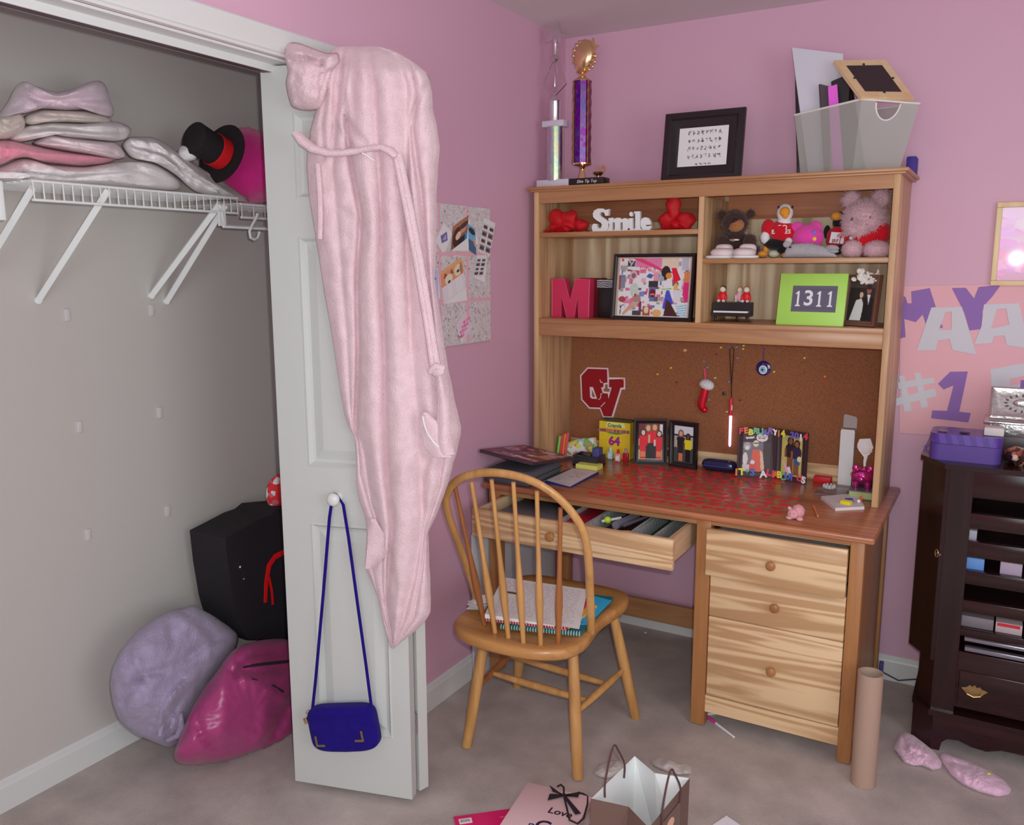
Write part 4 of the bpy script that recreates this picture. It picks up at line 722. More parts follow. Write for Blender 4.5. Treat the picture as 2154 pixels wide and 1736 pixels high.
# translucent storage bin and what sticks out of it
mt_, nt_, bs_ = base_mat('bin_plastic'); MATS['bin_plastic'] = mt_; bs_.inputs['Base Color'].default_value = (.62, .63, .58, 1); bs_.inputs['Roughness'].default_value = .3; bs_.inputs['Alpha'].default_value = .60
bn = thing('storage_bin', 'frosted translucent plastic bin on the hutch holding picture frames', 'bin', (1.18, -.2, HT))
zt = 2.045; A_ = Y(1672, 239, -.20); A_.z = zt-.012; B_ = Y(1812, 208, -.315); B_.z = zt; Cc = Y(1934, 221, -.20); Cc.z = zt-.01; D_ = A_+Cc-B_; D_.z = zt
topc = [A_, B_, Cc, D_]; cen = (A_+Cc)/2
botc = [Vector((cen.x+(p.x-cen.x)*.80-.008, cen.y+(p.y-cen.y)*.84-.004, HT+.003)) for p in topc]
def wall(P, Q, p, q, hole=False, n=14):
    b = MB(); th = .003; nrm = (Q-P).cross(FZ).normalized()*-1
    def f(i, j):
        a = p+(q-p)*j; c = P+(Q-P)*j; return a+(c-a)*i
    if not hole: b.grid(f, 2, 8)
    else:
        N_ = 41; M_ = 33; pts = [[f(i/(M_-1), j/(N_-1)) for j in range(N_)] for i in range(M_)]; vs = [x for r_ in pts for x in r_]; fs = []
        for i in range(M_-1):
            for j in range(N_-1):
                jj, ii = (j+.5)/(N_-1), (i+.5)/(M_-1)
                if ((jj-.47)/.21)**2+((ii-.97)/.24)**2 < 1 and ii < .985: continue
                fs.append((i*N_+j, i*N_+j+1, (i+1)*N_+j+1, (i+1)*N_+j))
        b.add(vs, fs)
    return b
b = MB()
for i in range(4):
    w_ = wall(topc[i], topc[(i+1) % 4], botc[i], botc[(i+1) % 4], hole=(i == 1)); b.add(w_.v, w_.f)
b.add(botc, [(0, 1, 2, 3)]); b.build('bin_body', 'bin_plastic', bn, ang=20)
b = MB(); b.tube(topc, .0032, 6, closed=True)
P, Q, p, q = topc[1], topc[2], botc[1], botc[2]; arc = []
for k in range(15): a = math.pi*k/14; jj, ii = .47-.21*math.cos(a), .97-.24*math.sin(a); arc.append((p+(q-p)*jj)+((P+(Q-P)*jj)-(p+(q-p)*jj))*ii)
b.tube(arc, .0028, 6); b.build('rim', C(196, 196, 190, .3), bn)
def panel(name, label, cat, P4, t, mat, extra=None):
    P4 = [Vector(p) for p in P4]; n = (P4[1]-P4[0]).cross(P4[3]-P4[0]).normalized()*t; b = MB(); b.add(P4+[p+n for p in P4], [(3, 2, 1, 0), (4, 5, 6, 7)]+[(i, (i+1) % 4, 4+(i+1) % 4, 4+i) for i in range(4)]); o = b.build(name, mat, smooth=False, label=label, cat=cat); return o, n
def hid(u, v, y, z): p = Y(u, v, y); return p
zb = HT+.006
w0, w1 = Y(1665, 102, -.16), Y(1772, 115, -.16)
panel('canvas_board', 'white board slanting out of the bin, tallest thing in it', 'board', [Vector((w0.x+.085, -.20, zb)), Vector((w1.x+.03, -.16, zb)), w1, w0], .008, C(178, 176, 186))
p0, p1 = Y(1672, 147, -.10), Y(1690, 140, -.10)
panel('picture_frame', 'narrow black frame edge at the far left inside the bin', 'picture frame', [Vector((p0.x+.03, -.12, zb)), Vector((p0.x+.075, -.11, zb)), p1+Vector((.03, 0, -.005)), p0], .014, 'frame_black')
p0, p1 = Y(1741, 184, -.235), Y(1760, 178, -.235)
panel('folder', 'bright magenta folder upright in the plastic bin', 'folder', [Vector((p0.x+.03, -.235, zb)), Vector((p1.x+.035, -.222, zb)), p1, p0], .006, C(206, 80, 186))
panel('picture_frame', 'dark slim frame between the white board and magenta folder', 'picture frame', [Vector((Y(1724, 180, -.215).x+.03, -.215, zb)), Vector((Y(1740, 180, -.215).x+.02, -.205, zb)), Y(1742, 183, -.215), Y(1722, 178, -.215)], .008, C(62, 50, 60))
panel('picture_frame', 'black frame with silver clip leaning under the wooden frame', 'picture frame', [Vector((Y(1748, 176, -.2).x+.045, -.20, zb)), Vector((Y(1790, 160, -.2).x+.05, -.14, zb)), Y(1784, 157, -.2), Y(1748, 172, -.2)], .014, 'frame_black')
wf = thing('picture_frame', 'pale wooden frame seen from its black back, lying on the bin', 'picture frame', tuple(Y(1840, 170, -.25)))
FA, FB_, FC_, FD = Y(1755, 127, -.22), Y(1863, 125, -.10), Y(1923, 206, -.20), Y(1812, 204, -.325)
def quad(b, P4, t): n = (P4[1]-P4[0]).cross(P4[3]-P4[0]).normalized()*t; b.add(P4+[p+n for p in P4], [(0, 1, 2, 3), (7, 6, 5, 4)]+[(i, 4+i, 4+(i+1) % 4, (i+1) % 4) for i in range(4)])
bil = lambda s, t_: FA*(1-s)*(1-t_)+FB_*s*(1-t_)+FC_*s*t_+FD*(1-s)*t_
b = MB(); m_ = .15
for q4 in (((0, 0), (1, 0), (1-m_, m_), (m_, m_)), ((1, 0), (1, 1), (1-m_, 1-m_), (1-m_, m_)), ((1, 1), (0, 1), (m_, 1-m_), (1-m_, 1-m_)), ((0, 1), (0, 0), (m_, m_), (m_, 1-m_))): quad(b, [bil(*q) for q in q4], .012)
b.build('frame', 'post_z', wf, smooth=False); b = MB(); quad(b, [bil(m_, m_), bil(1-m_, m_), bil(1-m_, 1-m_), bil(m_, 1-m_)], .007); b.build('backing', C(48, 36, 38, .8), wf, smooth=False)
for s, t_ in ((.5, .13), (.87, .5), (.5, .87), (.13, .5)):
    b = MB(); b.ball(bil(s, t_), .0045, nu=8, nv=6); b.build('turn_button', 'frame_black', wf)
b = MB(); p0, p1 = Y(1908, 360, -.16), Y(1934, 345, -.10); b.box(p0.x-.01, p1.x-.01, -.10, -.03, HT, Y(1930, 330, -.07).z, .004); b.build('small_box', C(54, 34, 120, .6), label='small dark blue box on the right end of the hutch', cat='box')
# ------------------------------------------------------------------ top left shelf: bows and Smile letters
plain('tulle_red', ph(190, 14, 28), .6, alpha=.62)
def bow(name, label, loops, knot, y, tails):
    t = thing(name, label, 'bow', tuple(Vector((knot.x, y, 1.657))))
    for (u, v, ru, rv, a) in loops:
        c = Y(u, v, y); s = mpp(c); b = MB(); w = knot-c; 
        b.ball(c, (ru*s, .022, rv*s), (0, -a, 0), 30, 18, nz=.35, nf=34, seed=u)
        b.v = [Vector((p.x, p.y, max(p.z, 1.659))) for p in b.v]; b.build('loop', 'tulle_red', t, ang=80)
    for pts in tails:
        b = MB(); q = [Y(u, v, y-.02) for u, v in pts]
        def g(i, j): k = i*(len(q)-1); a = min(int(k), len(q)-2); p = q[a].lerp(q[a+1], k-a); return p+Vector((0, (j-.5)*.045, .006*math.sin(9*i+j*4)))
        b.grid(g, 14, 6); b.build('tail', 'tulle_red', t, ang=80)
    b = MB(); b.ball(knot, (.018, .022, .016), nz=.3, nf=60); b.build('knot', 'tulle_red', t)
bow('ribbon_bow', 'sheer red ribbon bow left of the white letters', [(1172, 462, 16, 24, .3), (1198, 462, 22, 19, -.6), (1222, 474, 18, 12, .1), (1185, 478, 30, 13, 0)], Y(1192, 480, -.29), -.28, [[(1185, 480), (1160, 484), (1148, 488)], [(1190, 482), (1172, 488), (1162, 496)], [(1195, 480), (1225, 485), (1245, 486)]])
bow('ribbon_bow', 'sheer red ribbon bow right of the white letters', [(1418, 436, 15, 26, .15), (1405, 462, 18, 18, .2), (1440, 465, 22, 18, -.3), (1425, 474, 34, 12, 0)], Y(1422, 472, -.29), -.27, [[(1420, 474), (1400, 482), (1376, 486)], [(1430, 475), (1450, 482), (1462, 484)]])
yS = -.31; t = thing('word_sign', 'white standing word sign reading Smile on the upper left shelf', 'sign', tuple(Vector((Y(1307, 480, yS).x, yS, 1.657))))
SM = {'S': [(872, 385), (838, 395), (812, 380), (760, 380), (722, 400), (708, 432), (712, 468), (745, 500), (790, 525), (800, 545), (790, 572), (768, 578), (752, 562), (746, 535), (712, 535), (695, 570), (700, 592), (722, 606), (790, 608), (840, 602), (868, 578), (876, 545), (866, 512), (835, 486), (795, 462), (776, 442), (782, 420), (805, 414), (826, 428), (835, 455), (866, 452)],
      'm': [(866, 478), (912, 472), (918, 490), (950, 474), (985, 474), (1000, 490), (1028, 476), (1060, 482), (1072, 505), (1072, 570), (1085, 585), (1085, 602), (1008, 604), (1010, 575), (1010, 520), (998, 515), (985, 530), (985, 575), (990, 604), (925, 605), (930, 575), (930, 520), (920, 516), (905, 528), (905, 575), (908, 605), (850, 605), (862, 585), (868, 570), (868, 505)],
      'i': [(1072, 480), (1112, 476), (1114, 575), (1124, 582), (1124, 602), (1060, 603), (1060, 585), (1074, 575)], 'dot': [(1078, 428), (1092, 412), (1110, 418), (1114, 450), (1098, 462), (1080, 452)],
      'l': [(1128, 410), (1186, 408), (1188, 575), (1200, 582), (1200, 600), (1118, 602), (1120, 585), (1138, 575), (1138, 432), (1128, 428)],
      'e': [(1296, 540), (1292, 505), (1270, 475), (1235, 468), (1205, 482), (1192, 515), (1196, 560), (1215, 590), (1250, 602), (1280, 594), (1300, 572), (1298, 552), (1275, 558), (1252, 562), (1240, 545), (1270, 545), (1296, 545)]}
for k, pl in SM.items():
    b = MB(); ppoly(b, [(u, v+(5 if v > 570 else 0)) for u, v in pl], yS, .016, (1100, 360), 1/4.822); b.v = [Vector((p.x, p.y, max(p.z, 1.658))) for p in b.v]; b.build('letter' if k != 'dot' else 'letter_dot', C(214, 210, 214, .5), t, smooth=False)
b = MB(); x0, x1 = Y(1246, 485, yS).x, Y(1367, 483, yS).x; b.box(x0, x1, yS-.001, yS+.017, 1.657, 1.661); b.build('foot_bar', C(214, 210, 214, .5), t, smooth=False)
# ------------------------------------------------------------------ middle left shelf
LZ = 1.331; bl, br = Zp(1160, 667, LZ), Zp(1236, 668, LZ); br.y = bl.y
MM = [(0, 0), (0, 1), (.33, 1), (.49, .43), (.62, 1), (1, 1), (.985, 0), (.72, 0), (.69, .55), (.60, 0), (.39, 0), (.26, .55), (.24, 0)]; hM = Y(1156, 586, bl.y).z-LZ; wM = Y(1241, 620, bl.y).x-bl.x
t = thing('letter_block', 'crimson block letter M standing on the lower left shelf', 'letter', tuple(bl))
b = MB(); b.prism([(x*wM, z*hM) for x, z in MM], bl, FX, FZ, (0, .04, 0)); b.build('letter_body', C(176, 38, 74, .55), t, smooth=False)
b = MB(); ed = [bl+Vector((x*wM, -.0006, z*hM)) for x, z in MM]; cM = sum(ed, Vector())/len(ed); b.tube([p+(cM-p)*.035 for p in ed], .0009, 4, closed=True); b.build('edge_line', C(206, 110, 140), t)
t = thing('gift_box', 'glossy black box with swirl patterned silver lid beside the red letter', 'box', tuple(Vector((.29, -.2, LZ))))
b = MB(); x0, x1 = Y(1257, 640, -.22).x, Y(1300, 640, -.22).x; zt = Y(1270, 607, -.22).z; b.box(x0, x1, -.22, -.11, LZ, zt, .003); b.build('box_body', 'frame_black', t)
mt_, nt_, bs_ = base_mat('swirl'); MATS['swirl'] = mt_; tc = nt_.nodes.new('ShaderNodeTexCoord'); wv = nt_.nodes.new('ShaderNodeTexWave'); wv.wave_type = 'RINGS'; wv.inputs['Scale'].default_value = 40; wv.inputs['Distortion'].default_value = 3; nt_.links.new(tc.outputs['Object'], wv.inputs['Vector']); rp_ = nt_.nodes.new('ShaderNodeValToRGB'); rp_.color_ramp.elements[0].color = (.04, .04, .05, 1); rp_.color_ramp.elements[1].color = (.6, .6, .62, 1); rp_.color_ramp.elements[0].position = .4; rp_.color_ramp.elements[1].position = .6; nt_.links.new(wv.outputs['Fac'], rp_.inputs['Fac']); nt_.links.new(rp_.outputs['Color'], bs_.inputs['Base Color']); bs_.inputs['Roughness'].default_value = .3
b = MB(); b.box(x0-.003, x1+.003, -.224, -.107, zt, Y(1270, 588, -.22).z, .003); b.build('lid', 'swirl', t)
b = MB(); x0, x1 = Y(1215, 600, -.12).x, Y(1262, 600, -.12).x; b.box(x0, x1, -.10, -.05, LZ, Y(1235, 585, -.1).z); b.build('book', C(120, 20, 30), label='dark red book behind the block letter', cat='book')
bl, br = Zp(1289, 671, LZ), Zp(1457, 677, LZ); yy = (bl.y+br.y)/2; bl.y = yy+.012; br.y = yy-.012
t = thing('picture_frame', 'black framed collage of magazine cuttings on the lower left shelf', 'picture frame', tuple((bl+br)/2))
cv = Cv(150, 126, (176, 150, 138)); P_ = cv.poly; cv.rect(.035, .02, .97, .985, (206, 202, 206)); rc = random.Random(5)
for _ in range(150):
    x, y, w_, h_ = rc.uniform(.03, .93), rc.uniform(.02, .95), rc.uniform(.02, .09), rc.uniform(.02, .09); cv.rect(x, y, min(.97, x+w_), min(.985, y+h_), rc.choice([(214, 212, 216), (200, 150, 170), (190, 96, 130), (120, 128, 150), (170, 70, 90), (196, 186, 180), (150, 140, 140), (96, 104, 150), (206, 176, 160), (90, 80, 84), (214, 200, 206)]))
cv.rect(.25, .02, .6, .17, (208, 110, 150)); cv.poly([(.2, .02), (.32, .02), (.62, .2), (.6, .24)], (200, 60, 100)); cv.rect(.6, .02, .82, .2, (200, 178, 160)); cv.rect(.86, .02, .95, .22, (170, 168, 184)); cv.ell(.07, .05, .02, .025, (210, 60, 80))
for k in range(9): cv.rect(.31+k*.028, .14+k*.012, .325+k*.028, .19+k*.012, (210, 90, 120))
cv.rect(.14, .06, .24, .16, (60, 56, 66)); cv.line(.16, .07, .19, .11, .006, (220, 220, 224)); cv.line(.22, .07, .18, .15, .006, (220, 220, 224)); cv.poly([(.06, .34), (.12, .34), (.12, .52), (.06, .52)], (110, 120, 136)); cv.rect(.035, .3, .06, .55, (140, 60, 60))
cv.ell(.66, .26, .06, .11, (40, 30, 34)); cv.ell(.70, .31, .04, .05, (206, 120, 40)); cv.poly([(.73, .18), (.79, .18), (.86, .38), (.77, .42)], (196, 24, 48)); cv.poly([(.90, .40), (.97, .38), (.97, .7), (.93, .76), (.89, .6)], (200, 40, 110)); cv.rect(.9, .24, .97, .42, (200, 120, 70))
cv.ell(.23, .3, .05, .07, (206, 150, 170)); cv.ell(.23, .31, .03, .045, (110, 90, 104)); cv.poly([(.44, .27), (.5, .3), (.47, .36), (.4, .33)], (70, 78, 150)); cv.rect(.5, .26, .57, .4, (196, 130, 150)); cv.ell(.60, .36, .04, .05, (140, 144, 156)); cv.rect(.44, .4, .57, .5, (52, 46, 50)); cv.ell(.25, .55, .06, .12, (166, 182, 172))
cv.rect(.45, .5, .54, .68, (96, 90, 140)); cv.ell(.5, .6, .04, .07, (90, 30, 36)); cv.ell(.5, .62, .035, .015, (206, 90, 110)); cv.rect(.6, .5, .76, .55, (196, 206, 184)); cv.line(.61, .535, .75, .52, .006, (110, 160, 90)); cv.ell(.8, .5, .03, .07, (220, 150, 90)); cv.poly([(.68, .55), (.72, .55), (.78, .76), (.72, .86), (.64, .84)], (64, 72, 170)); cv.poly([(.66, .98), (.69, .7), (.74, .75), (.85, .98)], (66, 34, 36)); cv.rect(.78, .55, .87, .74, (190, 186, 210))
cv.poly([(.8, .80), (.96, .74), (.96, .98), (.88, .98)], (180, 200, 220))
for k in range(5): cv.line(.82+k*.01, .82+k*.035, .96, .79+k*.04, .005, (110, 150, 200))
cv.ell(.29, .70, .06, .06, (150, 120, 110)); cv.ell(.26, .8, .05, .05, (176, 150, 130)); cv.poly([(.1, .95), (.22, .76), (.26, .82), (.12, .98)], (180, 140, 120)); cv.rect(.38, .82, .48, .98, (150, 76, 50)); cv.ell(.43, .88, .03, .06, (222, 180, 160)); cv.ell(.57, .93, .06, .06, (206, 150, 90)); cv.rect(.24, .9, .36, .98, (60, 60, 66)); cv.rect(.33, .74, .36, .92, (110, 40, 90)); cv.ell(.17, .74, .04, .03, (206, 110, 150)); cv.ell(.09, .71, .05, .05, (150, 60, 66)); cv.line(.06, .84, .12, .8, .006, (40, 40, 46)); cv.line(.08, .83, .07, .97, .006, (40, 40, 46)); cv.ell(.27, .64, .02, .03, (190, 40, 60)); cv.rect(.32, .58, .39, .66, (96, 120, 180))
frame3(t, bl, br, Y(1287, 535, yy+.03).z-LZ, .10, .012, 'frame_black', cv.grain(5), .02, [(0, 0), (0, .02), (.007, .02), (.012, .016), (.012, .006)], glazed=False)
# ------------------------------------------------------------------ lower right shelf
yp = -.235; xk0, xk1 = Y(1496, 660, yp).x, Y(1577, 660, yp).x
t = thing('toy_piano', 'miniature black grand piano with figurines sitting on its lid', 'toy piano', tuple(Vector(((xk0+xk1)/2, yp+.05, LZ))))
z1, z2, z3 = Y(1535, 658, yp).z, Y(1535, 650, yp).z, Y(1535, 637, yp).z
b = MB(); pl = [(xk0, yp), (xk1, yp), (xk1, yp+.05), (xk1-.015, yp+.09), (xk0+.05, yp+.12), (xk0, yp+.10)]; pl2 = [(x, y) for x, y in pl]
b.prism(pl2, (0, 0, z1-.012), (1, 0, 0), (0, 1, 0), (0, 0, .012)); pl3 = [(x, y+.018 if y == yp else y) for x, y in pl]; b.prism(pl3, (0, 0, z1), (1, 0, 0), (0, 1, 0), (0, 0, z3-z1)); b.build('case', 'frame_black', t, smooth=False)
b = MB(); b.box(xk0+.008, xk1-.008, yp-.001, yp+.017, z1, z1+.006); b.build('keyboard', C(206, 204, 206, .4), t, smooth=False)
b = MB()
for k in range(11):
    if k % 4 != 3: x = xk0+.014+k*(xk1-xk0-.03)/10; b.box(x-.002, x+.002, yp+.005, yp+.017, z1+.006, z1+.009)
b.build('black_keys', 'frame_black', t, smooth=False)
for lx, ly in ((xk0+.012, yp+.014), (xk1-.012, yp+.014), ((xk0+xk1)/2, yp+.09)):
    b = MB(); b.lathe([(.004, LZ), (.005, LZ+.004), (.0035, LZ+.01), (.006, z1-.012)], Matrix.Translation((lx, ly, 0)), 10); b.build('leg', 'frame_black', t)
def figure(u, y, label, body, hair, sc=1.0):
    c = Y(u, 630, y); s = mpp(c)*sc; z0 = z3; f = thing('figurine', label, 'figurine', (c.x, y, z0)); X = c.x
    b = MB(); b.ball((X, y, z0+12*s), (9*s, 7*s, 12*s)); b.ball((X-8*s, y-4*s, z0+10*s), (3*s, 3*s, 7*s), nu=10, nv=8); b.ball((X+8*s, y-4*s, z0+10*s), (3*s, 3*s, 7*s), nu=10, nv=8); b.build('body', body, f)
    b = MB(); b.ball((X, y-1*s, z0+27*s), 6.5*s, nu=14, nv=10); b.build('head', C(226, 186, 168), f)
    b = MB(); b.ball((X, y+.8*s, z0+28.5*s), (7*s, 6.5*s, 6.2*s), nu=14, nv=10); b.build('hair', hair, f)
    for sx in (-1, 1): b = MB(); b.ball((X+sx*5*s, y-10*s, z0+3.5*s), (3.2*s, 8*s, 3.2*s), nu=10, nv=8); b.build('leg', C(214, 208, 208), f)
figure(1520, yp+.032, 'black haired figurine in red at the left end of the toy piano', C(190, 20, 34), C(40, 22, 22))
figure(1570, yp+.032, 'ginger figurine in red at the right end of the toy piano', C(190, 20, 34), C(190, 100, 40))
figure(1556, yp+.055, 'blonde figurine in pale pink, middle one on the toy piano', C(214, 160, 170), C(170, 140, 90), .95)
bl, br = Zp(1629, 683, LZ), Zp(1774, 687, LZ); yy = (bl.y+br.y)/2; bl.y = yy+.01; br.y = yy-.006
t = thing('picture_frame', 'lime green frame with the number 1311 on the lower right shelf', 'picture frame', tuple((bl+br)/2)); hG = Y(1641, 575, yy+.05).z-LZ
b = MB(); ux = (br-bl).normalized(); nb = Vector((-ux.y, ux.x, 0)); up = FZ*math.cos(.2)+nb*math.sin(.2); fn = ux.cross(up); wG = (br-bl).length; hG = hG/math.cos(.2)
b.fbox(bl, ux, fn, up, 0, wG, -.012, 0, 0, hG, .002); b.build('frame', C(150, 192, 84, .45), t); wx0, wx1, wz0, wz1 = .21*wG, .87*wG, .26*hG, .76*hG
b = MB(); b.fbox(bl, ux, fn, up, wx0, wx1, .0, .001, wz0, wz1); b.build('slate_panel', C(84, 80, 98, .5), t, smooth=False)
b = MB(); b.fbox(bl, ux, fn, up, wx0, wx1, .001, .0016, wz0+.012, wz0+.013); b.fbox(bl, ux, fn, up, wx0, wx1, .001, .0016, wz1-.013, wz1-.012); b.build('panel_lines', C(70, 66, 84), t, smooth=False)
dh = .052; zc = (wz0+wz1)/2
for k, ch in enumerate('1311'):
    xc = wx0+(wx1-wx0)*(.14+.24*k); b = MB()
    if ch == '1':
        b.prism([(-.008, 0), (.008, 0), (.008, .004), (.0035, .006), (.0035, dh), (-.001, dh), (-.009, dh-.008), (-.009, dh-.011), (-.003, dh-.009), (-.003, .006), (-.008, .004)], bl+ux*xc+up*(zc-dh/2)+fn*.001, ux, up, fn*.001)
    else: tb = text_mb('3', dh*1.38, frame_m(bl+ux*xc+up*zc+fn*.0015, ux, up), .0005, .0012); b.add(tb.v, tb.f)
    b.build('digit', C(206, 204, 208), t, smooth=False)
l = MB(); m_ = bl+ux*wG/2+up*hG*.6-fn*.013; g = Vector((m_.x, m_.y, LZ))+nb*.05; d = (g-m_).normalized(); l.fbox(m_, ux, d.cross(ux), d, -.015, .015, -.001, .001, 0, (g-m_).length-.004); l.build('easel_back', 'backing_brown', t)
bl, br = Zp(1776, 685, LZ), Zp(1842, 690, LZ); bl = Vector((1.165, -.225, LZ)); br = Vector((Y(1845, 690, -.27).x, -.285, LZ))
t = thing('picture_frame', 'brown framed wedding photograph with a white flower in the right corner', 'picture frame', tuple((bl+br)/2))
cv = Cv(60, 90, (46, 40, 40)); cv.rect(0, 0, 1, .2, (70, 60, 56)); cv.poly([(.12, .98), (.3, .5), (.5, .45), (.6, .6), (.55, .98)], (196, 196, 196)); cv.ell(.47, .35, .1, .09, (60, 40, 36)); cv.ell(.48, .37, .07, .07, (206, 160, 140)); cv.poly([(.6, .98), (.58, .45), (.75, .36), (.95, .45), (.97, .98)], (26, 24, 28)); cv.ell(.75, .24, .09, .1, (150, 90, 70)); cv.ell(.75, .18, .1, .06, (50, 36, 34)); cv.poly([(.7, .36), (.82, .36), (.78, .6)], (206, 202, 200))
hB = Y(1790, 578, -.22).z-LZ; frame3(t, bl, br, hB, .12, .016, 'oak_brown' if 'oak_brown' in MATS else C(104, 70, 58, .4), cv, .02, glazed=False)
b = MB(); rc = random.Random(3)
for k in range(40):
    p = Y(rc.gauss(1820, 13), rc.gauss(583, 6), -.262); b.ball(p, (.010, .005, .009), (rc.uniform(-1, 1), rc.uniform(-1, 1), rc.uniform(-3, 3)), 8, 5)
b.build('silk_flower', C(196, 190, 186, .8), label='white ruffled flower draped over the brown photo frame', cat='flower')
# ------------------------------------------------------------------ plush toys on the upper right shelf
SZ2 = 1.555
fleece('fur_brown', ph(58, 38, 34), .3); fleece('fur_pink', ph(186, 150, 158), .6); fleece('fur_grey', ph(150, 146, 150), .5); fleece('felt_red', ph(176, 20, 34), .3); fleece('felt_white', ph(196, 192, 196), .3); fleece('felt_black', ph(30, 26, 30), .2); fleece('felt_orange', ph(206, 130, 40), .3); fleece('felt_hot_pink', ph(222, 62, 146), .3); fleece('felt_tan', ph(140, 92, 58), .3)
def plush(name, label, u, y): c = Y(u, 540, y); return thing(name, label, 'stuffed animal', (c.x, y, SZ2))
def part(t, name, mat, balls, y, fur=None, seed=1):
    b = MB()
    for q in balls: pball(b, q[0], q[1], y+(q[5] if len(q) > 5 else 0), q[2], q[3] if len(q) > 3 else None, q[4] if len(q) > 4 else None, nu=18, nv=12)
    b.v = [Vector((min(max(p.x, .711), 1.304), p.y, max(p.z, SZ2+.001))) for p in b.v]
    if fur: b.fur(fur[0], fur[1], fur[2], seed)
    b.v = [Vector((min(max(p.x, .7095), 1.306), p.y, max(p.z, SZ2+.0008))) for p in b.v]
    return b.build(name, mat, t, ang=80)
yb = -.25; t = plush('teddy_bear', 'dark brown teddy bear in white sneakers, leftmost on the upper shelf', 1545, yb)
part(t, 'body', 'fur_brown', [(1545, 470, 28, 26, 22), (1518, 452, 9, 9, 6, .005), (1579, 450, 9, 9, 6, .005), (1547, 512, 30, 25, 20, .01), (1521, 512, 14, 18, 12, -.02), (1577, 510, 14, 17, 12, -.02), (1588, 528, 12, 12, 14, .0)], yb, (2400, .012, .0007))
part(t, 'muzzle', 'felt_tan', [(1547, 474, 19, 14, 8, -.024)], yb); part(t, 'nose', 'frame_black', [(1546, 464, 5, 4, 4, -.032)], yb)
for u, sx in ((1518, -1), (1568, 1)):
    c = Y(u, 536, yb-.07); b = MB(); s = mpp(c)
    for j in range(1): b.ball((c.x, c.y, SZ2+.005), (28*s, .052, .0065), (0, 0, sx*.3), 24, 10, .6); 
    b.build('shoe_sole', C(206, 204, 210, .5), t)
    b = MB(); b.ball((c.x-sx*3*s, c.y+.005, SZ2+.019), (24*s, .046, .017), (0, 0, sx*.3), 22, 12, .8); b.ball((c.x+sx*6*s*0, c.y+.028, SZ2+.032), (18*s, .024, .018), (0, 0, sx*.3), 18, 10, .7); b.build('shoe_upper', C(190, 176, 176, .7), t)
    b = MB()
    for k in range(3): q = Vector((c.x, c.y-.012+.014*k, SZ2+.031+.004*k)); b.tube([q+Vector((-.012, 0, -.003)), q+Vector((0, -.003, .002)), q+Vector((.012, 0, -.003))], .0018, 6)
    b.build('shoe_lace', C(214, 210, 212), t)
b = MB(); pball(b, 1546, 505, yb-.03, 14, 5, 10); b.build('silver_bib', 'chrome_soft', t)
ye = -.23; t = plush('stuffed_eagle', 'plush eagle in red shirt with white head and orange beak', 1643, ye)
part(t, 'head', 'felt_white', [(1651, 448, 17, 19, 15), (1650, 466, 15, 12, 13)], ye); part(t, 'beak', 'felt_orange', [(1651, 446, 11, 11, 10, -.018), (1652, 452, 7, 8, 6, -.024)], ye); 
for u in (1638, 1667): part(t, 'eye', 'frame_black', [(u, 436, 2.5, 3, 2, -.013)], ye)
part(t, 'shirt', 'felt_red', [(1644, 486, 26, 23, 17), (1616, 480, 14, 19, 11), (1666, 492, 13, 18, 10)], ye); part(t, 'trousers', 'felt_black', [(1630, 513, 23, 12, 15, .0), (1646, 525, 12, 9, 10)], ye); part(t, 'wing_tip', 'felt_white', [(1609, 500, 10, 13, 8, -.01)], ye); part(t, 'wing_tip', 'felt_white', [(1659, 508, 8, 8, 7, -.012)], ye)
part(t, 'foot', 'felt_orange', [(1604, 535, 11, 7, 14, -.02), (1611, 525, 6, 10, 7)], ye); part(t, 'foot', 'felt_orange', [(1655, 537, 11, 6, 12, -.01)], ye); part(t, 'tail', C(206, 196, 176), [(1628, 534, 12, 8, 8, .02)], ye)
for tx, u, v, sz in (('GO', 1645, 479, 11), ('EAGLES', 1643, 488, 9.5)):
    c = Y(u, v, ye-.0235); text_mb(tx, sz*mpp(c)*1.25, frame_m(c, FX, FZ), .0008, .0003).build('lettering', C(214, 206, 208), t, smooth=False)
yg = -.235; t = plush('stuffed_pig', 'hot pink plush pig with coloured spots in the shelf middle', 1698, yg)
part(t, 'body', 'felt_hot_pink', [(1700, 500, 32, 28, 24), (1677, 482, 15, 15, 6, .0), (1715, 480, 14, 15, 6, .0)], yg)
for u, v, cc in ((1672, 474, (100, 90, 170)), (1712, 489, (96, 96, 180)), (1713, 503, (220, 170, 60)), (1668, 506, (120, 80, 90)), (1722, 477, (220, 150, 60)), (1674, 510, (110, 100, 120)), (1664, 502, (220, 150, 80))): 
    a_, b2 = (u-1700)/33, (v-500)/29; dd = max(0, 1-a_*a_-b2*b2)**.5; part(t, 'spot', C(*cc), [(u, v, 4.5, 4.5, 2, -24*mpp(Y(u, v, yg))*dd+.001)], yg)
part(t, 'snout', C(190, 40, 110), [(1692, 507, 8, 5, 4, -.027)], yg); part(t, 'eye', 'frame_black', [(1691, 489, 2, 1.5, 2, -.027)], yg); part(t, 'eye', 'frame_black', [(1698, 489, 2, 1.5, 2, -.028)], yg)
yq = -.17; t = plush('stuffed_penguin', 'plush penguin in a red shirt half hidden behind the pink bear', 1762, yq)
part(t, 'body', 'felt_black', [(1765, 468, 13, 15, 12), (1767, 455, 14, 10, 12), (1740, 488, 7, 14, 6), (1765, 505, 20, 30, 14, .006)], yq); part(t, 'shirt', 'felt_red', [(1763, 497, 24, 21, 15, -.006), (1748, 505, 10, 14, 8, -.004)], yq); part(t, 'beak', 'felt_orange', [(1760, 455, 12, 9, 12, -.016)], yq); part(t, 'belly', 'felt_white', [(1752, 522, 16, 8, 10, -.004)], yq)
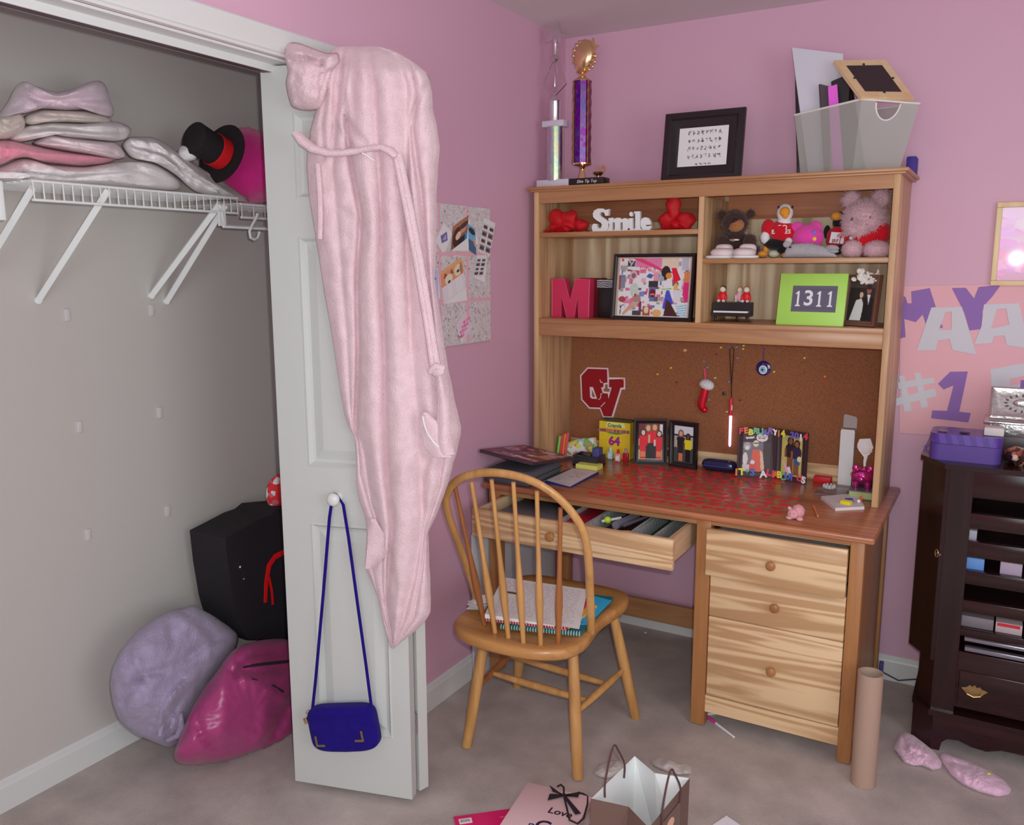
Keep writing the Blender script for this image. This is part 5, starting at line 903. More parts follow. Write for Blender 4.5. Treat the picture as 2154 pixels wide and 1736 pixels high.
cv = Cv(44, 40, (200, 192, 196)); cv.line(.72, 1, .72, .35, .03, (150, 24, 40))
for k in range(9): a = math.pi*(k/8); cv.line(.72, .5-.1*(k % 2), .72+.26*math.cos(a), .42-.34*math.sin(a), .02, (150, 24, 40)); cv.ell(.72+.24*math.cos(a), .4-.3*math.sin(a), .05, .05, (150, 30, 44))
p0, p1, p2 = Y(1749, 488, yq-.030), Y(1779, 490, yq-.030), Y(1744, 511, yq-.030); cv.pic('shirt_patch', p0, p1-p0, p2-p0, 'picture', t)
c = Y(1757, 507, yq-.032); text_mb('JRF', 8*mpp(c)*1.3, frame_m(c, FX, FZ), .0006, .0003).build('lettering', C(130, 24, 40), t, smooth=False)
yd = -.30; t = plush('stuffed_dolphin', 'grey plush dolphin lying along the shelf front', 1710, yd)
b = MB()
def dol(i, j):
    a = 2*math.pi*j; u = 1648+i*112; r_ = lerp_tab([(0, 1), (.06, 10), (.2, 14), (.5, 14.5), (.75, 11), (.92, 6), (1, 1)], i)[0]; c = Y(u, 541-r_*.98, yd); s = mpp(c); return Vector((c.x, c.y+r_*s*math.cos(a)*.9, max(SZ2+.001, c.z+r_*s*math.sin(a))))
b.grid(dol, 30, 24, wrap=True); b.fur(900, .004, .0006, grav=0); b.v = [Vector((p.x, p.y, max(p.z, SZ2+.0008))) for p in b.v]; b.build('body', 'fur_grey', t, ang=80)
part(t, 'fin', 'fur_grey', [(1655, 514, 8, 7, 3, .0), (1752, 529, 12, 4, 10, .0)], yd); part(t, 'eye', 'frame_black', [(1662, 520, 3, 1.6, 2, -.019)], yd)
yk = -.215; t = plush('teddy_bear', 'large fluffy pink teddy bear in red shirt, rightmost on the shelf', 1820, yk)
part(t, 'head', 'fur_pink', [(1818, 462, 42, 38, 32), (1790, 420, 16, 17, 9, .01), (1852, 418, 17, 19, 9, .01), (1804, 478, 26, 20, 16, -.03)], yk, (7000, .015, .0008))
part(t, 'body', 'felt_red', [(1826, 506, 38, 34, 24), (1852, 490, 20, 26, 18), (1792, 503, 16, 14, 12)], yk, (500, .002, .0004)); part(t, 'paw', 'fur_pink', [(1793, 525, 20, 17, 22, -.045)], yk, (1400, .008, .0006)); part(t, 'paw', 'fur_pink', [(1844, 526, 26, 17, 22, -.045)], yk, (1600, .008, .0006)); part(t, 'paw', 'felt_white', [(1790, 501, 4, 4, 4, -.03)], yk)
part(t, 'eye', 'frame_black', [(1792, 461, 3, 4.5, 3, -.042)], yk); part(t, 'eye', 'frame_black', [(1830, 458, 3, 4.5, 3, -.042)], yk)
c = Y(1844, 493, yk-.040); text_mb('Joy', 9*mpp(c), frame_m(c, FX, FZ), .0006, .0001, shear=.5).build('shirt_mark', C(206, 170, 176), t, smooth=False) if False else None
# ------------------------------------------------------------------ pinned to the corkboard
CY = -.0365
t = thing('pennant_letters', 'red and white C V varsity letters pinned on the corkboard', 'varsity letters', tuple(Y(1268, 830, CY)))
OUTL = [(475, 172), (1058, 192), (1078, 455), (1530, 460), (1535, 795), (1437, 797), (1195, 1590), (1165, 1560), (1130, 1590), (915, 1580), (820, 1345), (525, 1335), (300, 1085), (268, 400)]
b = MB(); ppoly(b, OUTL, CY-.003, .003, (1200, 760), 1/13.357); b.build('white_backing', C(206, 180, 188), t, smooth=False)
RED = [[(490, 215), (1022, 232), (1030, 605), (925, 612), (915, 700), (925, 730), (855, 735), (900, 900), (1045, 915), (1062, 1060), (1160, 735), (1085, 735), (1085, 515), (1490, 505), (1490, 740), (1400, 745), (1150, 1555), (935, 1550), (840, 1305), (540, 1295), (335, 1070), (308, 415)]]
for pl in RED: b = MB(); ppoly(b, pl, CY-.0055, .0025, (1200, 760), 1/13.357); b.build('red_felt', C(128, 6, 18, .8), t, smooth=False)
b = MB(); ppoly(b, [(540, 725), (630, 730), (745, 1060), (600, 1052), (552, 1010)], CY-.0068, .0013, (1200, 760), 1/13.357); ppoly(b, [(925, 620), (1030, 620), (1050, 745), (1150, 745), (1065, 1055), (1050, 905), (905, 890), (860, 735), (925, 740)], CY-.0068, .0013, (1200, 760), 1/13.357)
for pl in ([(815, 520), (838, 515), (850, 580), (905, 588), (905, 610), (845, 605)], [(845, 905), (890, 905), (890, 920), (860, 925), (855, 1030), (815, 1080), (778, 1082), (778, 1068), (812, 1060), (838, 1020)], [(842, 1275), (965, 1150), (978, 1165), (858, 1288)]): ppoly(b, pl, CY-.0068, .0013, (1200, 760), 1/13.357)
b.build('white_outline', C(206, 180, 188), t, smooth=False)
b = MB(); ppoly(b, [(605, 800), (695, 1008), (632, 1010), (605, 975)], CY-.0078, .001, (1200, 760), 1/13.357); ppoly(b, [(975, 655), (1040, 655), (1042, 770), (1105, 775), (1085, 865), (945, 850), (920, 790), (968, 770)], CY-.0078, .001, (1200, 760), 1/13.357); b.build('cut_out', C(126, 86, 66, .9), t, smooth=False)
plain('metallic_red', ph(186, 24, 44), .3, .5); fleece('white_fluff', ph(206, 200, 200), .6)
t = thing('christmas_stocking', 'shiny red mini stocking with white fluffy cuff hanging on the corkboard', 'stocking', tuple(Y(1480, 830, CY-.02)))
b = MB(); pts = [(1486, 806), (1482, 826), (1478, 842), (1475, 852), (1478, 860), (1483, 866)]; b.tube([Y(u, v, CY-.018) for u, v in pts], [.014, .015, .0165, .016, .013, .005], 14, flat=.75, up=(0, 1, 0)); pball(b, 1482, 862, CY-.018, 7, 7, 7); b.build('sock_body', 'metallic_red', t)
b = MB(); pball(b, 1487, 810, CY-.018, 15, 10, 10, rot=(0, .25, 0)); b.fur(700, .005, .0005, grav=0); b.build('cuff', 'white_fluff', t, ang=80)
b = MB(); b.tube([Y(1484, 800, CY-.012), Y(1483, 788, CY-.006), Y(1482, 775, CY-.003)], .0036, 6, flat=.4, up=(0, 1, 0)); b.build('hanging_loop', C(216, 60, 110), t)
t = thing('light_wand', 'pink light stick hanging on a black cord from the corkboard', 'light stick', tuple(Y(1537, 850, CY-.012)))
b = MB(); b.tube([Y(1539, 838, CY-.009), Y(1538, 800, CY-.007), Y(1536, 760, CY-.004), Y(1535, 735, CY-.003), Y(1540, 730, CY-.003), Y(1544, 736, CY-.003), Y(1542, 770, CY-.005), Y(1539, 805, CY-.007), Y(1538, 830, CY-.009)], .0016, 6); b.build('cord', 'frame_black', t)
b = MB(); b.tube([Y(1538.5, 837, CY-.01), Y(1538, 842, CY-.01), Y(1537, 858, CY-.01), Y(1537, 874, CY-.01)], [.003, .0055, .006, .006], 12); b.build('handle', C(206, 26, 60, .4), t)
b = MB(); b.fbox(Y(1539.5, 858, CY-.0165), FX, Vector((0, 1, 0)), FZ, -.002, .002, 0, .001, -.010, .010); b.build('sticker', C(206, 190, 196), t)
plain('glow_pink', (.95, .75, .9), .4, emit=(1.0, .62, .92, 1.15)); b = MB(); b.tube([Y(1537, 875, CY-.01), Y(1536, 905, CY-.01), Y(1535, 936, CY-.01), Y(1535, 940, CY-.01)], [.006, .0058, .0052, .003], 12); b.build('glow_tube', 'glow_pink', t)
t = thing('evil_eye_charm', 'round blue glass eye charm hanging from a purple pin', 'charm', tuple(Y(1606, 775, CY)))
mY = lambda u, v, y: frame_m(Y(u, v, y), FX, FZ)
b = MB(); c = Y(1606, 775, CY-.004); b.ball(c, (15.5*mpp(c), .0045, 15.5*mpp(c)), nu=28, nv=16); b.build('glass_disc', C(22, 20, 84, .12, coat=1.0), t)
for r_, u, v, d, cc, nm in ((8.8, 1605, 778, .0052, (206, 226, 236), 'white_ring'), (7, 1605, 778, .0058, (120, 170, 196), 'blue_ring'), (3, 1604, 778, .0064, (16, 20, 34), 'pupil')): 
    c = Y(u, v, CY-.004-d*.72); b = MB(); b.ball(c, (r_*mpp(c), .0016, r_*mpp(c)*1.08)); b.build(nm, C(*cc, .2), t)
b = MB(); b.tube([Y(1606, 760, CY-.003), Y(1607, 735, CY-.003)], .0012, 6); b.build('cord', C(70, 40, 130), t)
PINS = [(1482, 760, (110, 130, 170), 'pale blue'), (1489, 773, (110, 130, 170), 'pale blue'), (1412, 774, (200, 190, 60), 'yellow'), (1384, 787, (206, 180, 50), 'yellow'), (1424, 804, (110, 40, 70), 'plum'), (1458, 807, (206, 40, 80), 'red'), (1508, 746, (120, 40, 80), 'plum'), (1517, 731, (190, 196, 90), 'clear yellow'), (1537, 731, (90, 120, 180), 'pale blue'), (1550, 730, (110, 140, 190), 'pale blue'), (1565, 727, (196, 196, 90), 'clear yellow'), (1564, 734, (196, 196, 90), 'clear yellow'), (1552, 753, (110, 130, 170), 'pale blue'), (1505, 795, (190, 190, 110), 'clear yellow'), (1566, 788, (190, 36, 50), 'red'), (1629, 782, (180, 190, 90), 'clear yellow'), (1693, 753, (206, 200, 60), 'yellow'), (1736, 792, (230, 150, 30), 'orange'), (1734, 801, (206, 50, 60), 'red'), (1492, 841, (110, 130, 170), 'pale blue'), (1557, 842, (110, 30, 70), 'plum'), (1530, 866, (190, 190, 100), 'clear yellow'), (1534, 803, (110, 130, 170), 'pale blue'), (1607, 734, (110, 40, 190), 'purple'), (1313, 797, (206, 160, 60), 'orange'), (1307, 716, (206, 50, 70), 'red')]
NEAR = ['above the red stocking', 'at the top of the stocking loop', 'upper left of the stocking', 'farthest left in the open cork', 'left of the stocking cuff, lower down', 'just left of the stocking cuff', 'up and right of the stocking', 'left of the light stick cord top', 'holding the light stick cord', 'right of the cord top', 'in a pair right of the cord, upper', 'in a pair right of the cord, lower', 'right of the cord, below the pair', 'between stocking and light stick', 'right of the light stick cord, alone', 'right of the blue eye charm', 'alone between eye charm and right side', 'at far right, above a red one', 'at far right, below an orange one', 'beside the stocking toe', 'right of the light stick handle', 'left of the light stick tube', 'on the cord of the light stick', 'holding up the blue eye charm', 'on the right tip of the varsity letters', 'under the shelf above the letters']
pinp = None
for (u, v, cc, nm), where in zip(PINS, NEAR):
    c = Y(u, v, CY); t = thing('push_pin', '%s push pin %s' % (nm, where), 'push pin', tuple(c), group='push pins on the corkboard'); z = Matrix.Translation(c-(Vector((0, .0045, 0)) if u == 1313 else Vector((0, 0, 0)))) @ Matrix.Rotation(math.pi/2, 4, 'X')
    b = MB(); b.lathe([(.0036, 0), (.0036, .0015), (.0022, .003), (.0022, .007), (.0034, .009), (.0030, .0102)], z, 12); b.build('pin_head', C(*cc, .25), t)
b = MB(); c = Y(1523, 828, CY); b.ball(c-Vector((0, .002, 0)), (.0075, .003, .0075)); b.build('button_badge', C(50, 46, 50, .3), label='round dark button badge left of the light stick handle', cat='badge')
b = MB(); c = Y(1441, 737, CY); b.ball(c-Vector((0, .002, 0)), (.0085, .0025, .0065)); b.build('button_badge', C(206, 140, 96, .3), label='small orange badge near the top of the corkboard', cat='badge')
# ------------------------------------------------------------------ left part of the desk
t = thing('storage_case', 'dark grey zip case at the left front corner of the desk', 'case', (.115, -.55, DZ))
b = MB(); b.box(.022, .208, -.688, -.42, DZ, .800, .016, 4); b.build('case_body', C(74, 74, 80, .7, bump=.2), t)
b = MB(); b.box(.0205, .2095, -.6895, -.4185, .770, .774, .001); b.build('zip', C(40, 40, 44), t)
al = thing('scrapbook', 'collage covered scrapbook lying tilted on the dark grey case', 'book', (.13, -.55, .80))
L0_, N0, R0_, F0 = Vector((.016, -.709, .872)), Vector((.232, -.702, .846)), Vector((.247, -.395, .806)), Vector((.030, -.402, .833)); nn = (N0-L0_).cross(F0-L0_).normalized(); b = MB(); quad_ = [L0_, N0, R0_, F0]
b.add([p-nn*.001 for p in quad_]+[p-nn*.012 for p in quad_], [(0, 1, 2, 3), (7, 6, 5, 4)]+[(i, 4+i, 4+(i+1) % 4, (i+1) % 4) for i in range(4)]); b.build('cover', C(58, 38, 48, .6), al, smooth=False)
cv = Cv(70, 80, (84, 40, 50)); rc = random.Random(12)
for _ in range(90): x, y, w_, h_ = rc.uniform(.03, .9), rc.uniform(.02, .93), rc.uniform(.05, .2), rc.uniform(.04, .14); cv.poly([(x, y), (min(.97, x+w_), y+rc.uniform(-.02, .02)), (min(.97, x+w_*.9), min(.98, y+h_)), (x-.01, min(.98, y+h_))], rc.choice([(110, 50, 56), (150, 60, 66), (96, 60, 76), (170, 150, 158), (76, 44, 58), (190, 170, 174), (130, 40, 50), (120, 96, 110)]))
cv.rect(.72, .35, .95, .62, (170, 120, 96)); cv.pic('cover_collage', F0, R0_-F0, L0_-F0, 'picture', al)
nb_ = thing('notebook', 'navy spiral notebook half under a sheet of paper on the desk', 'notebook', (.27, -.47, DZ))
b = MB(); b.box(.215, .335, -.60, -.36, DZ, .750, .001); b.build('cover', C(24, 40, 96, .5), nb_)
b = MB(); p0, p1 = Zp(1128, 1008, .753), Zp(1165, 986, .753); p0.x = p1.x = .214
for k in range(26): q = Vector((.216, -.595+k*.0092, .7475)); b.tube([q+Vector((.0055*math.cos(a), 0, .0055*math.sin(a))) for a in [j*math.pi/4 for j in range(8)]], .0011, 5, closed=True)
b.build('spiral_wire', 'metal_steel', nb_, kind='stuff')
b = MB(); pp = [Zp(1150, 1011, .752), Zp(1199, 1024, .752), Zp(1257, 993, .752), Zp(1205, 986, .752)]; b.add(pp+[p+FZ*.0008 for p in pp], [(3, 2, 1, 0), (4, 5, 6, 7)]+[(i, (i+1) % 4, 4+(i+1) % 4, 4+i) for i in range(4)]); ob = b.build('paper_sheet', C(184, 176, 178, .7), label='loose white sheet with red stamped marks lying on the navy notebook', cat='paper', smooth=False); ob.name = 'paper_sheet'
psh = ob; cv = Cv(64, 60, (204, 194, 194)); rc = random.Random(2)
for _ in range(46): x, y = rc.uniform(.3, .8), rc.uniform(.2, .6); cv.ell(x, y, .018, .012, (176, 84, 70))
for _ in range(16): x, y = rc.uniform(.2, .45), rc.uniform(.68, .85); cv.rect(x, y, x+.015, y+.05, (190, 96, 60))
cv.pic('stamped_marks', pp[3]+FZ*.0011, pp[2]-pp[3], pp[0]-pp[3], 'picture', psh)
# note pad holder
t = thing('note_holder', 'black desk tray standing behind the neon sticky notes', 'tray', (.25, -.25, DZ))
b = MB(); x0, x1 = .181, .29; b.box(x0, x1, -.275, -.268, DZ, .785); b.box(x0, x0+.005, -.268, -.20, DZ, .785); b.box(x1-.005, x1, -.268, -.20, DZ, .785); b.box(x0, x1, -.20, -.195, DZ, .785); b.box(x0, x1, -.275, -.195, DZ, .747); b.build('tray', C(44, 42, 48, .4), t, smooth=False)
b = MB(); c = Vector((.23, -.235, .785)); b.ball(c, (.022, .02, .009)); b.build('scissors_grip', C(70, 52, 54, .4), label='dark rounded item resting in the black tray', cat='stationery')
b = MB(); b.box(.255, .284, -.25, -.21, .747, .815, .001); b.build('card_box', C(64, 66, 116, .5), label='small blue card box standing in the black tray', cat='box')
t = thing('sticky_notes', 'neon yellow green sticky note pad in front of the black tray', 'sticky notes', (.24, -.31, DZ))
b = MB(); p0, p1 = Zp(1211, 985, DZ), Zp(1271, 983, DZ); p1.y = p0.y; b.box(p0.x+.0, p1.x-.0, p0.y, p0.y+.055, DZ, DZ+.017); b.build('pad', C(196, 208, 100, .7), t, smooth=False)
# marker wallet
t = thing('marker_pouch', 'clear pouch of coloured markers with white patterned label', 'pouch', (.14, -.15, DZ))
patchy('map_print', [ph(206, 206, 212), ph(206, 206, 212), ph(190, 196, 96), ph(150, 170, 200), ph(206, 206, 212), ph(176, 130, 100), ph(206, 206, 212), ph(110, 160, 90)], 55, .35)
b = MB()
def pou(i, j):
    a = 2*math.pi*j; x = .075+i*.155; z1 = lerp_tab([(0, .052), (.5, .085), (1, .098)], i)[0]; return Vector((x, -.165+.024*math.cos(a)*(1-.2*i), DZ+.001+z1/2+z1/2*math.copysign(abs(math.sin(a))**.7, math.sin(a))))
b.grid(pou, 14, 22, wrap=True); b.add([pou(0, k/22) for k in range(22)], [tuple(range(22))]); b.add([pou(1, k/22) for k in range(22)], [tuple(reversed(range(22)))]); b.build('wallet', 'map_print', t, ang=60)
for k, cc in enumerate(((110, 190, 90), (222, 60, 76), (240, 120, 50), (226, 70, 90))):
    b = MB(); x = .072+k*.012; b.tube([Vector((x, -.195, DZ+.006)), Vector((x+.012, -.193, DZ+.095+.006*k))], .0055, 8); b.build('marker', C(*cc, .4), t)
# crayon box
bl, br = Zp(1262, 966, DZ), Zp(1325, 966, DZ); bl = Vector((Y(1260, 930, -.085).x, -.085, DZ)); br = Vector((Y(1325, 930, -.085).x, -.085, DZ)); hC = Y(1290, 888, -.085).z-DZ
t = thing('crayon_box', 'yellow crayon box with open lid standing at the back of the desk', 'crayon box', tuple((bl+br)/2))
b = MB(); b.box(bl.x, br.x, -.085, -.048, DZ, DZ+hC, .0008); b.build('carton', C(222, 170, 40, .45), t, smooth=False)
b = MB(); b.box(bl.x+.010, br.x+.006, -.078, -.046, DZ+hC+.004, DZ+hC+.010); b.build('lid', C(56, 66, 46, .5), t, smooth=False)
yf = -.0856; X = lambda k: bl.x+(br.x-bl.x)*k
b = MB(); b.prism([(X(.2), DZ+hC*.86), (X(.86), DZ+hC*.86), (X(.80), DZ+hC*.985), (X(.26), DZ+hC*.985)], (0, yf, 0), FX, FZ, (0, .0005, 0)); b.build('name_panel', C(196, 206, 130, .5), t, smooth=False)
text_mb('Crayola', .0195, frame_m(Vector((X(.5), yf-.0004, DZ+hC*.905)), FX, FZ), .0002, .0005).build('lettering', C(44, 70, 40), t, smooth=False)
cv = Cv(40, 8, (150, 90, 80)); rc = random.Random(1)
for k in range(20): cv.rect(k/20, 0, (k+.6)/20, 1, rc.choice([(110, 60, 70), (170, 150, 160), (80, 60, 70), (190, 110, 90), (96, 90, 130)]))
cv.pic('crayon_band', Vector((X(-.01), yf-.0003, DZ+hC*.80)), FX*(br.x-bl.x)*1.02, FZ*-(hC*.085), 'picture', t)
b = MB(); b.prism([(X(.22), DZ+hC*.71), (X(.35), DZ+hC*.675), (X(.6), DZ+hC*.665), (X(.78), DZ+hC*.70), (X(.78), DZ+hC*.712)], (0, yf, 0), FX, FZ, (0, .0005, 0)); b.build('green_swoosh', C(60, 120, 60), t, smooth=False)
text_mb('64', .05, frame_m(Vector((X(.5), yf-.0004, DZ+hC*.47)), FX, FZ), .0002, .0022).build('count_mark', C(140, 36, 120), t, smooth=False)
for u, v, hb, cc, cap, lb in ((1284, 966, .047, (130, 190, 196), (190, 190, 196), 'small aqua gel bottle, left of the three bottles'), (1300, 971, .047, (216, 130, 140), (196, 30, 50), 'small pink bottle with red cap, middle of three bottles'), (1316, 972, .052, (150, 20, 40), (150, 120, 130), 'small dark red bottle, right of the three bottles')):
    p = Zp(u, v, DZ); t = thing('gel_bottle', lb, 'bottle', tuple(p), group='little bottles beside the crayon box'); b = MB(); b.obox(Matrix.Translation(p+FZ*(hb*.36)), .0115, .008, hb*.36, .003); b.build('bottle', C(*cc, .2, coat=.6), t)
    b = MB(); b.lathe([(.0055, hb*.72), (.006, hb*.76), (.0055, hb*1.05), (.003, hb*1.08)], Matrix.Translation(p), 12); b.build('cap', C(*cap, .25), t)
    if hb < .05: b = MB(); b.obox(Matrix.Translation(p+Vector((0, -.0083, hb*.34))), .008, .0003, hb*.2); b.build('label', C(216, 190, 196), t)
# hinged double frame
def hinged(label, Lb, Mb, Mb2, Rb, h, bw, mat, cvs, lean=.0, ttl=None):
    t = thing('picture_frame', label, 'picture frame', tuple((Lb+Rb)/2)); fr = []
    for a, c, cv in ((Lb, Mb, cvs[0]), (Mb2, Rb, cvs[1])): fr.append(frame3(t, a, c, h, lean, bw, mat, cv, .013, glazed=False, leg=False))
    for z in (.25, .75):
        b = MB(); p = (Mb+Mb2)/2+FZ*h*z; b.tube([p-FZ*.012, p+FZ*.012], .005, 8); b.build('hinge', 'frame_black', t)
    return t, fr
cv1 = Cv(52, 80, (120, 60, 50)); cv1.rect(0, 0, 1, .45, (96, 30, 34)); cv1.rect(0, .72, 1, 1, (176, 160, 130)); cv1.rect(.86, .02, 1, .3, (200, 200, 206)); cv1.person(.4, .02, .95, (214, 160, 130), (186, 24, 40), (110, 80, 50), (34, 26, 32)); cv1.person(.66, .0, .97, (206, 150, 120), (196, 26, 44), (120, 70, 40), (36, 28, 34)); cv1.person(.2, .16, .82, (220, 180, 160), (196, 30, 46), (60, 34, 30), (206, 40, 50)); cv1.person(.85, .2, .78, (220, 180, 160), (200, 34, 50), (50, 30, 28), (206, 40, 50))
for x in (.2, .85): cv1.rect(x-.1, .78, x+.1, .92, (206, 120, 80))
cv1.rect(.1, .98, .9, 1, (180, 170, 150))
cv2 = Cv(48, 84, (150, 150, 156)); cv2.rect(0, 0, 1, .25, (186, 190, 200)); cv2.rect(0, .24, 1, .28, (40, 40, 46)); cv2.rect(0, .6, 1, 1, (60, 66, 64)); cv2.person(.35, .12, .85, (190, 150, 120), (34, 34, 40), (110, 84, 60), (40, 40, 44)); cv2.person(.72, .2, .78, (96, 60, 46), (206, 186, 40), (40, 26, 26), (26, 24, 28)); cv2.rect(.24, .75, .46, .96, (190, 110, 76))
Lb, Mb, Mb2, Rb = Zp(1332, 975, DZ), Zp(1402, 976, DZ), Zp(1409, 978, DZ), Zp(1467, 987, DZ); h1 = Y(1336, 881, Lb.y).z-DZ
hinged('black hinged double photo frame standing open on the desk', Lb, Mb, Mb2, Rb, h1, .019, 'frame_black', (cv1, cv2))
b = MB(); 
def gc(i, j):
    a = 2*math.pi*j; x = .655+i*.135; k = lerp_tab([(0, .3), (.06, .85), (.2, 1), (.8, 1), (.94, .85), (1, .3)], i)[0]; return Vector((x, -.085+.026*k*math.cos(a), DZ+.001+.0225+.0225*k*math.copysign(abs(math.sin(a))**.75, math.sin(a))))
t = thing('glasses_case', 'navy blue glasses case lying at the back of the desk', 'glasses case', (.72, -.085, DZ)); b.grid(gc, 20, 24, wrap=True); b.build('shell', C(26, 30, 66, .25, coat=.5), t, ang=70)
b = MB(); b.tube([Vector((.665, -.1115, DZ+.022)), Vector((.72, -.113, DZ+.022)), Vector((.78, -.1115, DZ+.022))], .0012, 6); b.build('opening_seam', C(70, 80, 140, .3), t)
# February frame
cv1 = Cv(56, 80, (60, 50, 56)); cv1.rect(0, 0, 1, .2, (64, 52, 58)); cv1.poly([(.08, .12), (.4, .09), (.4, .14), (.12, .16)], (196, 190, 196)); cv1.ell(.66, .12, .2, .1, (216, 206, 210))
for k in range(6): cv1.rect(.52+k*.05, .09, .55+k*.05, .115, (120, 60, 76)); cv1.rect(.54+k*.04, .13, .57+k*.04, .15, (120, 60, 76))
cv1.rect(.0, .24, .72, .98, (110, 106, 112)); cv1.rect(.72, .24, 1, .98, (72, 62, 66)); cv1.ell(.16, .34, .13, .1, (150, 150, 160)); cv1.ell(.16, .38, .07, .06, (206, 200, 190)); cv1.ell(.1, .66, .09, .16, (196, 190, 190)); cv1.rect(.0, .8, .25, .98, (190, 180, 184)); cv1.ell(.46, .27, .1, .08, (216, 190, 170)); cv1.rect(.38, .25, .55, .28, (60, 50, 60)); cv1.poly([(.34, .42), (.62, .42), (.72, .98), (.3, .98)], (196, 96, 80)); cv1.poly([(.6, .42), (.7, .5), (.78, .9), (.66, .96)], (214, 170, 146)); cv1.poly([(.24, .76), (.5, .7), (.5, .86), (.26, .9)], (196, 84, 84)); cv1.ell(.36, .74, .08, .05, (206, 196, 206))
cv2 = Cv(46, 80, (170, 160, 90)); cv2.person(.42, .04, .9, (120, 76, 52), (40, 32, 38), (30, 22, 24), (110, 70, 48)); cv2.person(.72, .1, .85, (130, 84, 60), (44, 40, 62), (36, 24, 26), (120, 76, 54)); cv2.rect(.6, .55, .9, .7, (60, 80, 130)); cv2.ell(.86, .55, .1, .07, (206, 190, 140)); cv2.poly([(.05, .6), (.2, .68), (.45, .95), (.3, .99)], (206, 150, 170)); cv2.poly([(.3, .8), (.42, .76), (.55, .98), (.44, .99)], (196, 196, 210))
Lb, Mb, Mb2, Rb = Zp(1549, 1002, DZ), Zp(1630, 1005, DZ), Zp(1633, 1006, DZ), Zp(1696, 1018, DZ); h1 = Y(1553, 899, Lb.y).z-DZ
t, fr = hinged('black hinged frame with rainbow letters February 14 2014', Lb, Mb, Mb2, Rb, h1, .019, C(52, 36, 42, .5), (cv1, cv2))
RB = {'r': (222, 50, 76), 'o': (240, 110, 56), 'y': (216, 196, 70), 'g': (96, 160, 120), 'b': (96, 84, 160), 'p': (120, 84, 150), 'w': (226, 220, 226), 'B': (76, 96, 170)}
def letters(s, cols, o, ux, up, fn, w, zc, size, wob=1):
    n = len(s); 
    for k, (ch, cl) in enumerate(zip(s, cols)):
        if ch == ' ': continue
        p = o+ux*(w*(k+.5)/n)+up*(zc+.0035*wob*math.sin(k*2.3))+fn*(.0145+.0009*(k % 2)); a = .12*math.sin(k*1.7); x_ = ux*math.cos(a)+up*math.sin(a); u_ = up*math.cos(a)-ux*math.sin(a); text_mb(ch, size, frame_m(p, x_, u_), .0006, .0016).build('letter', C(*RB[cl]), t, smooth=False)
(ux, up, fn), (vx, vp, vn) = fr; w1, w2 = (Mb-Lb).length, (Rb-Mb2).length
letters('FEBRUARY', 'royggbpwr'[:8], Lb, ux, up, fn, w1, h1-.012, .030); letters("IT'S ALL", 'oygBpwrr', Lb-ux*.012, ux, up, fn, w1+.016, .018, .036)
letters('14,2014', 'oygbbwr', Mb2, vx, vp, vn, w2+.004, h1-.016, .032); letters('ABOUT US', 'oygBbprw', Mb2-vx*.004, vx, vp, vn, w2+.008, .016, .034)
# right rear corner of the desk
b = MB(); b.box(1.075, 1.135, -.085, -.05, DZ, DZ+.020, .001); b.build('small_box', C(186, 20, 34, .5), label='flat red box behind the right of the rainbow letter frame', cat='box')
t = thing('carton', 'tall narrow white carton with open flap by the corkboard', 'box', (1.183, -.062, DZ)); zc = Y(1780, 904, -.08).z
b = MB(); b.box(1.159, 1.206, -.080, -.040, DZ, zc-.004); b.build('carton_body', C(196, 192, 204, .5), t, smooth=False)
b = MB(); b.box(1.1585, 1.2065, -.0805, -.079, DZ, zc); b.box(1.1585, 1.160, -.0805, -.0395, zc-.005, zc); b.box(1.205, 1.2065, -.0805, -.0395, zc-.005, zc); b.build('rim', C(206, 202, 212, .5), t, smooth=False)
b = MB(); b.prism([(1.160, zc), (1.2065, zc), (1.2065, zc+.035), (1.203, zc+.042), (1.164, zc+.050), (1.160, zc+.044)], (0, -.0405, 0), FX, FZ, (0, .001, 0)); b.build('flap', C(150, 140, 138, .6), t, smooth=False)
t = thing('jewellery_box', 'dark box with orange lid behind the pink piggy bank', 'box', (1.26, -.11, DZ)); b = MB(); b.box(1.212, 1.304, -.135, -.06, DZ, .795); b.build('box_body', C(60, 46, 52, .5), t, smooth=False); b = MB(); b.box(1.208, 1.304, -.14, -.055, .795, .802); b.build('lid', C(190, 120, 40, .5), t, smooth=False)
t = thing('book', 'thick book with greenish page edges under the pink piggy bank', 'book', (1.265, -.2, DZ)); b = MB(); b.box(1.226, 1.304, -.266, -.145, .747, .770); b.build('pages', C(140, 150, 96, .7), t, smooth=False); b = MB(); b.box(1.224, 1.305, -.268, -.143, DZ, .747); b.build('cover', C(60, 58, 60, .5), t, smooth=False); b = MB(); b.box(1.224, 1.305, -.268, -.143, .770, .774); b.build('cover', C(84, 80, 84, .4), t, smooth=False)
plain('pink_chrome', ph(206, 60, 130, .45), .12, .85)
pg_ = Zp(1815, 1024, .774); pg_.y = min(pg_.y, -.19); pg_ = Vector((min(Y(1815, 1010, -.2).x, 1.262), -.205, .774)); t = thing('piggy_bank', 'metallic pink piggy bank on the thick green edged book', 'piggy bank', tuple(pg_))
b = MB(); b.ball(pg_+Vector((0, .0, .039)), (.038, .038, .031), nu=28, nv=18); b.ball(pg_+Vector((0, -.038, .036)), (.012, .009, .010))
for sx in (-1, 1):
    for sy in (-1, 1): b.lathe([(.010, .0005), (.011, .008), (.012, .022)], Matrix.Translation(pg_+Vector((sx*.019, sy*.019, 0))), 10)
b.build('body', 'pink_chrome', t, ang=60)
for sx in (-1, 1): b = MB(); b.ball(pg_+Vector((sx*.024, -.012, .069)), (.011, .005, .010), (0, sx*.5, 0), 12, 8); b.build('ear', 'pink_chrome', t)
